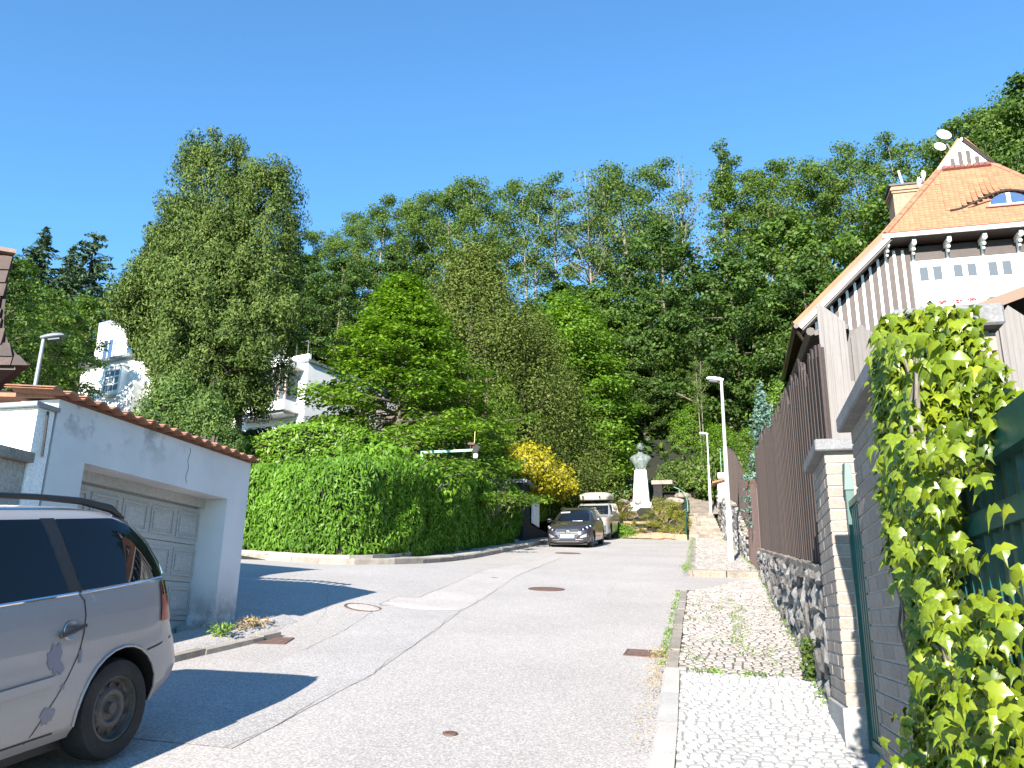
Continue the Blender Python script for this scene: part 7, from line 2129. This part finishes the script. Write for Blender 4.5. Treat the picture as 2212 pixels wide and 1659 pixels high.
B_bed = bush_proto(85, 'lf_bed', 1900, .085, 1, .55, aspect=.35, up=.2, sig=.11)
B_mid = bush_proto(86, 'lf_mid', 5200, .10, 1, .8)
B_hor = bush_proto(87, 'lf_horn', 5200, .09, 1, .8)
def bush(label, P, x, y, h, w=1.0, z=None, name='shrub', cat='shrub', group=None, rot=None):
    if h >= 3 and P in (B_brt, B_mid, B_hor):     # big shrubs: small-leaved crowns of their own
        k = {id(B_brt): BIG[0], id(B_mid): BIG[1], id(B_hor): BIG[2]}[id(P)]
        return plant(name, label, cat, k, x, y, h, 0, rot, w * 1.15, group, z, .3)
    return plant(name, label, cat, P, x, y, h, 0, rot, w, group, z, .05)
bush('golden yellow shrub above the shade-darkened gate post', B_yel, .95, 36.2, 2.2, .8, 6.9)
bush('second golden shrub, lower and greener, right of the yellow one', B_yel, 1.85, 39.8, 1.8, .8, 7.2)
bush('vivid green bush rising over the middle of the big hedge', B_brt, -3.45, 23.6, 2.3, .85, 4.1)
bush('green bush behind the hedge, left of the vivid one', B_mid, -5.0, 26.0, 2.4, .8, 4.4)
for i, (x, y, h, lb) in enumerate(((-3.1, 27.4, 2.6, 'left leathery-leaved shrub with brown flower heads behind the green pole arm'), (-1.9, 29.6, 2.5, 'right leathery-leaved shrub below the camera at the arm end'))):
    o = bush(lb, B_rho, x, y, h, .8, 4.5)
    m = MB()
    for k in range(9):
        p = Vector((rnd.uniform(-.9, .9), rnd.uniform(-.8, -.2), h * rnd.uniform(.55, 1.0)))
        for q in range(7): m.cbox(p + Vector((rnd.gauss(0, .05), rnd.gauss(0, .05), rnd.gauss(0, .03))), (.06, .06, .05), Euler((rnd.random() * 3, rnd.random() * 3, 0)).to_matrix())
    m.build('flower_heads', M['seedhead'], o, kind='stuff')
bush('green shrub below the layered tree at its right foot', B_hor, -.7, 35.2, 2.4, .8, 6.0)

# laurel hedge and dark hedge behind the big one
def hedge(name, label, line, h0, h1, thick, n, size, matk, droop=1.6, aspect=.34, topn=.2, seed=5, bulge=.22, cat='hedge', corem='lf_dark', up=.0):
    """line = [(x, y, z_ground)] of the visible face, left to right; leaves hang on face, top and ends"""
    r = np.random.default_rng(seed)
    P = np.array(line, float); d = np.diff(P[:, :2], axis=0); Ls = np.hypot(d[:, 0], d[:, 1]); cum = np.concatenate([[0], np.cumsum(Ls)])
    s = r.uniform(0, cum[-1], n); X = np.interp(s, cum, P[:, 0]); Y = np.interp(s, cum, P[:, 1]); Z0 = np.interp(s, cum, P[:, 2])
    k = np.clip(np.searchsorted(cum, s) - 1, 0, len(d) - 1)
    # smooth normal pointing right of travel direction (towards the street)
    tn = d / Ls[:, None]; nn = np.stack([tn[:, 1], -tn[:, 0]], 1)
    nx = np.interp(s, (cum[:-1] + cum[1:]) / 2, nn[:, 0]); ny = np.interp(s, (cum[:-1] + cum[1:]) / 2, nn[:, 1]); l = np.hypot(nx, ny); nx /= l; ny /= l
    Hh = np.interp(s, np.linspace(0, cum[-1], len(h1)), h1)
    f = r.random(n); top = r.random(n) < topn
    lump = np.array([pnoise(Vector((a * .9, b * .9, c))) for a, b, c in zip(X, Y, f * 2.6)])
    lump2 = np.array([pnoise(Vector((a * 3.1, b * 3.1, c * 3))) for a, b, c in zip(X, Y, f * 2.6)])
    z = Z0 + h0 + (Hh - h0) * f + .12 * lump
    curve = np.where(f > .82, (f - .82) / .18, 0) ** 2 * .45 + np.where(f < .08, .1, 0)
    out = bulge * lump + .09 * lump2 - curve + r.uniform(-.10, .06, n)
    back = r.uniform(0, thick, n)
    z = np.where(top, Z0 + Hh + .10 * lump - .02 + r.uniform(-.06, .06, n), z); out = np.where(top, -.35 - back + 0 * out, out)
    C = np.stack([X + nx * out, Y + ny * out, z], 1)
    ow = np.stack([nx, ny, np.where(top, 1.4, .35)], 1)
    V, F = leaves(C, size, aspect, up, ow, 1.1, droop, seed + 1, .15)
    base = P.mean(0)
    o = thing(name, label, cat, (base[0], base[1], P[:, 2].min()))
    V = V - np.array(o.matrix_world.translation)
    linkobj('leaf_cover', qmesh('leaf_cover', V, F, M[matk]), o)
    mb = MB()       # added dark solid inside that keeps light from passing through the leaves
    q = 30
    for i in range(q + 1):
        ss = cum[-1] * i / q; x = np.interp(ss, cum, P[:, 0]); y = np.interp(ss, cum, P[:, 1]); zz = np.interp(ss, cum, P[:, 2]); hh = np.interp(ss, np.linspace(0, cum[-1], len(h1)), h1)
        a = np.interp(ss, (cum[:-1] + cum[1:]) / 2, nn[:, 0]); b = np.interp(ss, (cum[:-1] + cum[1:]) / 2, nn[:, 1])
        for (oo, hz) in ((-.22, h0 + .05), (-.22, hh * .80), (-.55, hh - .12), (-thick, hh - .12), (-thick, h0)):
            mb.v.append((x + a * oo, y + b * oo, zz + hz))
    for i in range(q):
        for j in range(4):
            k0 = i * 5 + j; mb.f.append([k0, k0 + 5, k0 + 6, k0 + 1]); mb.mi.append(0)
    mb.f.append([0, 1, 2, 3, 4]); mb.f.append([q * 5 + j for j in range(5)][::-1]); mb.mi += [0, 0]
    mb.build('light_block_core', M['dirt'] if corem == 'dirt' else M['shaded_hillsoil'], o, 'w')
    return o
def sp(v, u): 
    p = S(v, u, 0); return (p.x, p.y, float(gz(v, u)))
HL = [sp(-13.6, 19.6), sp(-12.4, 19.1), sp(-11.3, 18.75), sp(-10.3, 18.2), sp(-9.3, 17.8), sp(-8.75, 17.75), sp(-8.3, 18.1), sp(-8.0, 18.9), sp(-7.85, 20.2), sp(-7.8, 22.5), sp(-7.8, 25), sp(-7.8, 28), sp(-7.8, 30.6), sp(-7.85, 32.2)]
hedge('big_hedge', 'large dense green hedge with hanging leaves curving round the street corner', HL, .10, [2.30, 2.42, 2.50, 2.55, 2.6, 2.62, 2.6, 2.62, 2.65, 2.6, 2.6, 2.5], 1.6, 42000, .155, 'lf_hedge', 1.9, .30, .17, 5)
HL2 = [(-9.6, 24.6, 4.0), (-8, 24.2, 4.0), (-6.2, 24.0, 4.0), (-4.2, 24.3, 4.0), (-3.4, 25.5, 4.2)]
hedge('laurel_hedge', 'taller glossy yellow-green laurel hedge standing behind the big hedge', HL2, .4, [2.0, 2.7, 3.1, 3.2, 3.1, 2.6], 1.2, 11000, .15, 'lf_laurel', .2, .38, .25, 15, .3, up=.6)
HL3 = [(-10.8, 29.5, 6.0), (-9.2, 28.8, 6.0), (-7.6, 28.4, 6.0), (-6.6, 29, 6)]
hedge('dark_hedge', 'clipped dark hedge in shade below the villa balcony', HL3, .0, [1.9, 2.1, 2.1, 2.2], 1.5, 9000, .12, 'lf_dark', .2, .5, .3, 25, .08, up=.3)
HL4 = [sp(-8.1, 34.4), sp(-8.05, 36), sp(-8.0, 38.5), sp(-8.1, 41), sp(-7.9, 43.5), sp(-7.4, 45)]
hedge('ivy_wall', 'dark ivy-covered wall behind the two parked cars', HL4, .9, [2.0, 2.3, 2.7, 3.0, 3.2], 1.2, 12000, .15, 'lf_horn', 1.2, .5, .2, 35, .3)
# green mass behind the monument
HL5 = [(.5, 50.5, 7.2), (3.2, 50.2, 7.8), (5.2, 50.8, 8.6), (7.4, 52.0, 9.3), (9.6, 53.0, 9.6), (11.5, 53.2, 9.8)]
hedge('ivy_bank', 'bright green leafy bank rising behind the monument', HL5, .0, [2.3, 2.0, 1.8, 1.6, 1.7, 1.8], 1.5, 24000, .17, 'lf_horn', .6, .5, .25, 45, .4, up=.5)
for i, (x, y, h, w, P, lb) in enumerate((
    (13.2, 52.0, 3.2, 1.1, B_brt, 'bright shrub bank right of the bust, beyond the path bend'),
    (14.8, 50.8, 3.2, 1.1, B_hor, 'green shrub left of the far street lamp head'),
    (12.0, 54.5, 3.6, 1.0, B_brt, 'yellow-green shrub above the white boulders'),
    (16.6, 49.0, 3.6, 1.0, B_mid, 'dark shrub right beside the far street lamp'),
    (12.6, 47.0, 2.6, .8, B_mid, 'dark shrub at the right edge of the upper steps'),
    (14.0, 44.6, 3.4, .8, B_mid, 'shrub behind the far brown fence'),
    (17.2, 44.0, 5.2, .8, B_hor, 'tall loose shrub right of the nearer lamp, behind the fence'),
    (14.8, 38.0, 5.4, .7, B_mid, 'large dark green shrub behind the blue spruce'),
    (11.8, 31.0, 5.2, .7, B_mid, 'deep green bush between blue spruce and house'),
    (9.6, 27.5, 4.3, .7, B_hor, 'yellowish green bush left of the blue spruce'),
    (18.6, 40.5, 7.0, .7, B_mid, 'high dark bush below the low end of the orange roof'),
    (4.6, 49.4, 2.6, .9, B_mid, 'dark shrub left of the pedestal behind the rail'),
    (10.3, 49.4, 1.8, .8, B_mid, 'dark round shrub between pedestal and bench'))):
    bush(lb, P, x, y, h, w)

for x, y, h, mk, lb in ((12.0, 35.0, 6.6, 2, 'tall loose yellow-green shrub filling the view between near lamp and fence'), (14.0, 36.5, 7.4, 1, 'taller green bush behind the blue spruce, under the low roof end'), (10.6, 31.0, 4.6, 1, 'rounded green bush just above the red-brown gate'), (12.2, 31.5, 5.4, 2, 'green bush against the fence below the orange roof end')):
    plant('large_shrub', lb, 'shrub', BIG[mk], x, y, h, 0, None, .85, None, None, .3)
# planting bed: straggly yellow-green junipers with bare stems
def straggly(seed):
    r = random.Random(seed); mb = MB(); cl = []
    for k in range(15):
        a = r.uniform(0, 2 * PI); l = r.uniform(.45, 1.0); e = Vector((math.cos(a) * l * .75, math.sin(a) * l * .75, l * r.uniform(.45, .95)))
        mid = e * .5 + Vector((0, 0, .1))
        mb.tube([(0, 0, -.1), mid, e], [.03, .02, .007], 5)
        if r.random() < .75:
            for q in range(3): cl.append((*(e + Vector((r.gauss(0, .12), r.gauss(0, .12), r.gauss(0, .07)))), .12))
            e2 = mid + Vector((r.uniform(-.3, .3), r.uniform(-.3, .3), .2)); mb.tube([mid, e2], [.015, .005], 4); cl.append((*e2, .09))
    me = mbmesh(mb, 'stems', M['straw'])
    return (me, crown_from('crown', cl, 2600, .085, 'lf_bed', seed + 1, .35, .3, -.2, .8, .8), 1.0)
M['straw'] = grainy('pale_dry_stem', (0.32, 0.23, 0.15), (0.45, 0.34, 0.23), 8, .9, 40, .3)
ST = [straggly(500 + i) for i in range(3)]
bedpl = [(-3.1, 46.2, 1.35, 0, 'straggly juniper just right of the pedestal'), (-2.3, 46.0, 1.3, 0, 'juniper at the upper right of the bed by the path rail'), (-2.1, 44.6, 1.2, 0, 'juniper half way up the bed beside the handrail'), (-2.15, 43.2, 1.25, 0, 'juniper by the handrail above the lowest one'), (-2.3, 42.1, 1.15, 0, 'lowest dense juniper beside the foot of the handrail'), (-5.6, 46.3, 1.3, 0, 'juniper left of the pedestal'), (-6.0, 45.0, 1.3, 0, 'juniper above the off-roader bonnet'), (-5.1, 44.6, 1.25, 0, 'broad juniper between off-roader and pedestal'), (-4.2, 44.9, .75, 1, 'small tuft in front of the pedestal plinth'), (-3.5, 43.2, 1.05, 1, 'bare-stemmed juniper in the middle of the bed'), (-2.9, 44.2, 1.15, 1, 'leggy juniper with pale stems right of the middle'), (-3.9, 42.4, .55, 1, 'tiny shoot near the front edging stones'), (-3.0, 42.4, .6, 1, 'low sprig at the right front of the bed'), (-4.6, 43.4, .6, 1, 'low sprig left of the middle of the bed'), (-3.3, 45.3, 1.1, 1, 'pale-stemmed juniper below the pedestal corner'), (-4.7, 42.5, .5, 1, 'small yellow sprig at the left front of the bed'), (-2.7, 43.0, .9, 1, 'leggy juniper behind the lowest dense one')]
for i, (v, u, h, kind, lb) in enumerate(bedpl):
    p = S(v, u)
    P = B_bed if (kind == 0 and i % 3 == 0) else ST[i % 3]; h *= .74 if u > 45 else .58
    bush(lb, P, p.x, p.y, h, 1.0, bed_z(v, u) , 'bed_shrub', 'shrub', None, i * 1.3)
p = S(-4.75, 41.75); bush('bright fresh green groundcover clump beside the off-roader', B_brt, p.x, p.y, .8, 1.0, 5.3, 'groundcover_clump')
p = S(-5.0, 42.4); bush('second bright clump right behind the off-roader flank', B_brt, p.x, p.y, .9, .9, 5.55, 'groundcover_clump')

# low cover on the bed and weeds
def scatter(name, pts, size, matk, aspect, up, droop, seed, kind='stuff'):
    V, F = leaves(np.array(pts), size, aspect, up, None, 0, droop, seed)
    o = linkobj(name, qmesh(name, V, F, M[matk]), None, None, kind); return o
pts = []
for k in range(1100):
    v = rnd.uniform(-6.2, -1.7); u = rnd.uniform(41.7, 49.5)
    if v < -5 and u < 44.5: continue
    if pnoise(Vector((v * 1.4, u * 1.4, 0))) < .02: continue
    p = S(v, u, bed_z(v, u) + rnd.uniform(0, .10)); pts.append(tuple(p))
scatter('bed_groundcover', pts, .10, 'lf_bed', .4, .8, 0, 77)
# grass and weeds: along kerbs, walls and in the setts
def weeds(name, lst, matk='lf_weed', size=.05):
    pts = []
    for v, u, n, r, h in lst:
        for k in range(n):
            a = v + rnd.gauss(0, r); b = u + rnd.gauss(0, r * 1.6)
            pts.append(tuple(S(a, b, float(gz(a, b)) + .10 + rnd.random() * h)))
    V, F = leaves(np.array(pts), size, .22, .1, None, 0, -1.4, 5)
    linkobj(name, qmesh(name, V, F, M[matk]), None, None, 'stuff')
wl = []
u = 8.2
while u < 15.2: wl.append((kerb_r(u) - .03, u, int(rnd.uniform(2, 30)) if rnd.random() < .7 else 0, .025, .04)); u += rnd.uniform(.1, .3)
for i in range(28):
    u = rnd.uniform(8.2, 15); wl.append((rnd.uniform(kerb_r(u) + .15, .65), u, rnd.randint(4, 16), .04, .03))
for u in np.arange(9, 13.2, .25): wl.append((.12 + .05 * math.sin(u * 3), float(u), 13, .06, .03))
for u in np.arange(6.9, 19, .35): wl.append((wall_v(u) - .06, float(u), rnd.randint(2, 22), .03, .07))
for i in range(14): wl.append((rnd.uniform(-.3, .5), 7.95 + rnd.uniform(-.05, .05), 10, .03, .03))
for u in np.arange(20.2, 41, .5): wl.append((kerb_r(u) - .02, float(u), rnd.randint(5, 30), .05, .08)); wl.append((wall_v(u) - .08, float(u), rnd.randint(3, 30), .06, .12))
for u in np.arange(18.5, 20.2, .15): wl.append((-.9, float(u) + 1, 30, .07, .12))
weeds('kerb_weeds', wl)
weeds('gutter_litter', [(kerb_r(u) - .07, u, 22, .05, .02) for u in np.arange(7.2, 9.2, .1)] + [(kerb_r(u) - .1, u, 10, .05, .01) for u in np.arange(5.6, 7.2, .15)], 'lf_dry', .03)
t = sthing('weed_tuft', 'fresh green weed tuft growing by the left storm drain', 'weed', -5.4, 8.45)
pts = [tuple(S(-5.4 + rnd.gauss(0, .07), 8.42 + rnd.gauss(0, .07), float(gz(-5.4, 8.45)) + .04 + rnd.random() * .14)) for _ in range(160)]
V, F = leaves(np.array(pts), .07, .3, .2, None, 0, -1, 8); Mi = np.array(FR[t.name].inverted()); V = V @ Mi[:3, :3].T + Mi[:3, 3]
linkobj('blades', qmesh('blades', V, F, M['lf_weed']), t, None, 'stuff')
t = sthing('weed_tuft', 'dry straw-coloured weed at the garage corner', 'weed', -5.1, 9.3)
pts = [tuple(S(-5.36 + rnd.gauss(0, .05), 9.0 + rnd.gauss(0, .17), float(gz(-5.3, 9.0)) + .03 + rnd.random() * .13)) for _ in range(170)]
V, F = leaves(np.array(pts), .09, .2, .2, None, 0, -1, 9); Mi = np.array(FR[t.name].inverted()); V = V @ Mi[:3, :3].T + Mi[:3, 3]
linkobj('blades', qmesh('blades', V, F, M['lf_dry']), t, None, 'stuff')
t = sthing('wall_plant', 'small olive plant growing at the foot of the rough stone wall near the brick pillar', 'plant', .66, 7.9)
pts = [tuple(S(.66 + rnd.gauss(0, .04), 7.9 + rnd.gauss(0, .07), float(gz(.66, 7.9)) + .1 + rnd.random() * .34)) for _ in range(420)]
V, F = leaves(np.array(pts), .045, .5, .4, None, 0, 0, 10); Mi = np.array(FR[t.name].inverted()); V = V @ Mi[:3, :3].T + Mi[:3, 3]
linkobj('leaves', qmesh('leaves', V, F, M['lf_cyp']), t)
# undergrowth on the hill
pts = []
for k in range(26000):
    x = rnd.uniform(-48, 48); y = rnd.uniform(47, 84) if x > -12 else rnd.uniform(50, 74)
    u_, v_ = uv_of(x, y)
    if u_ < 52.8 and -8 < v_ < 0: continue
    pts.append((x, y, tz(x, y) + rnd.random() * .9))
scatter('undergrowth', pts, .5, 'lf_dark', .6, .9, 0, 91)
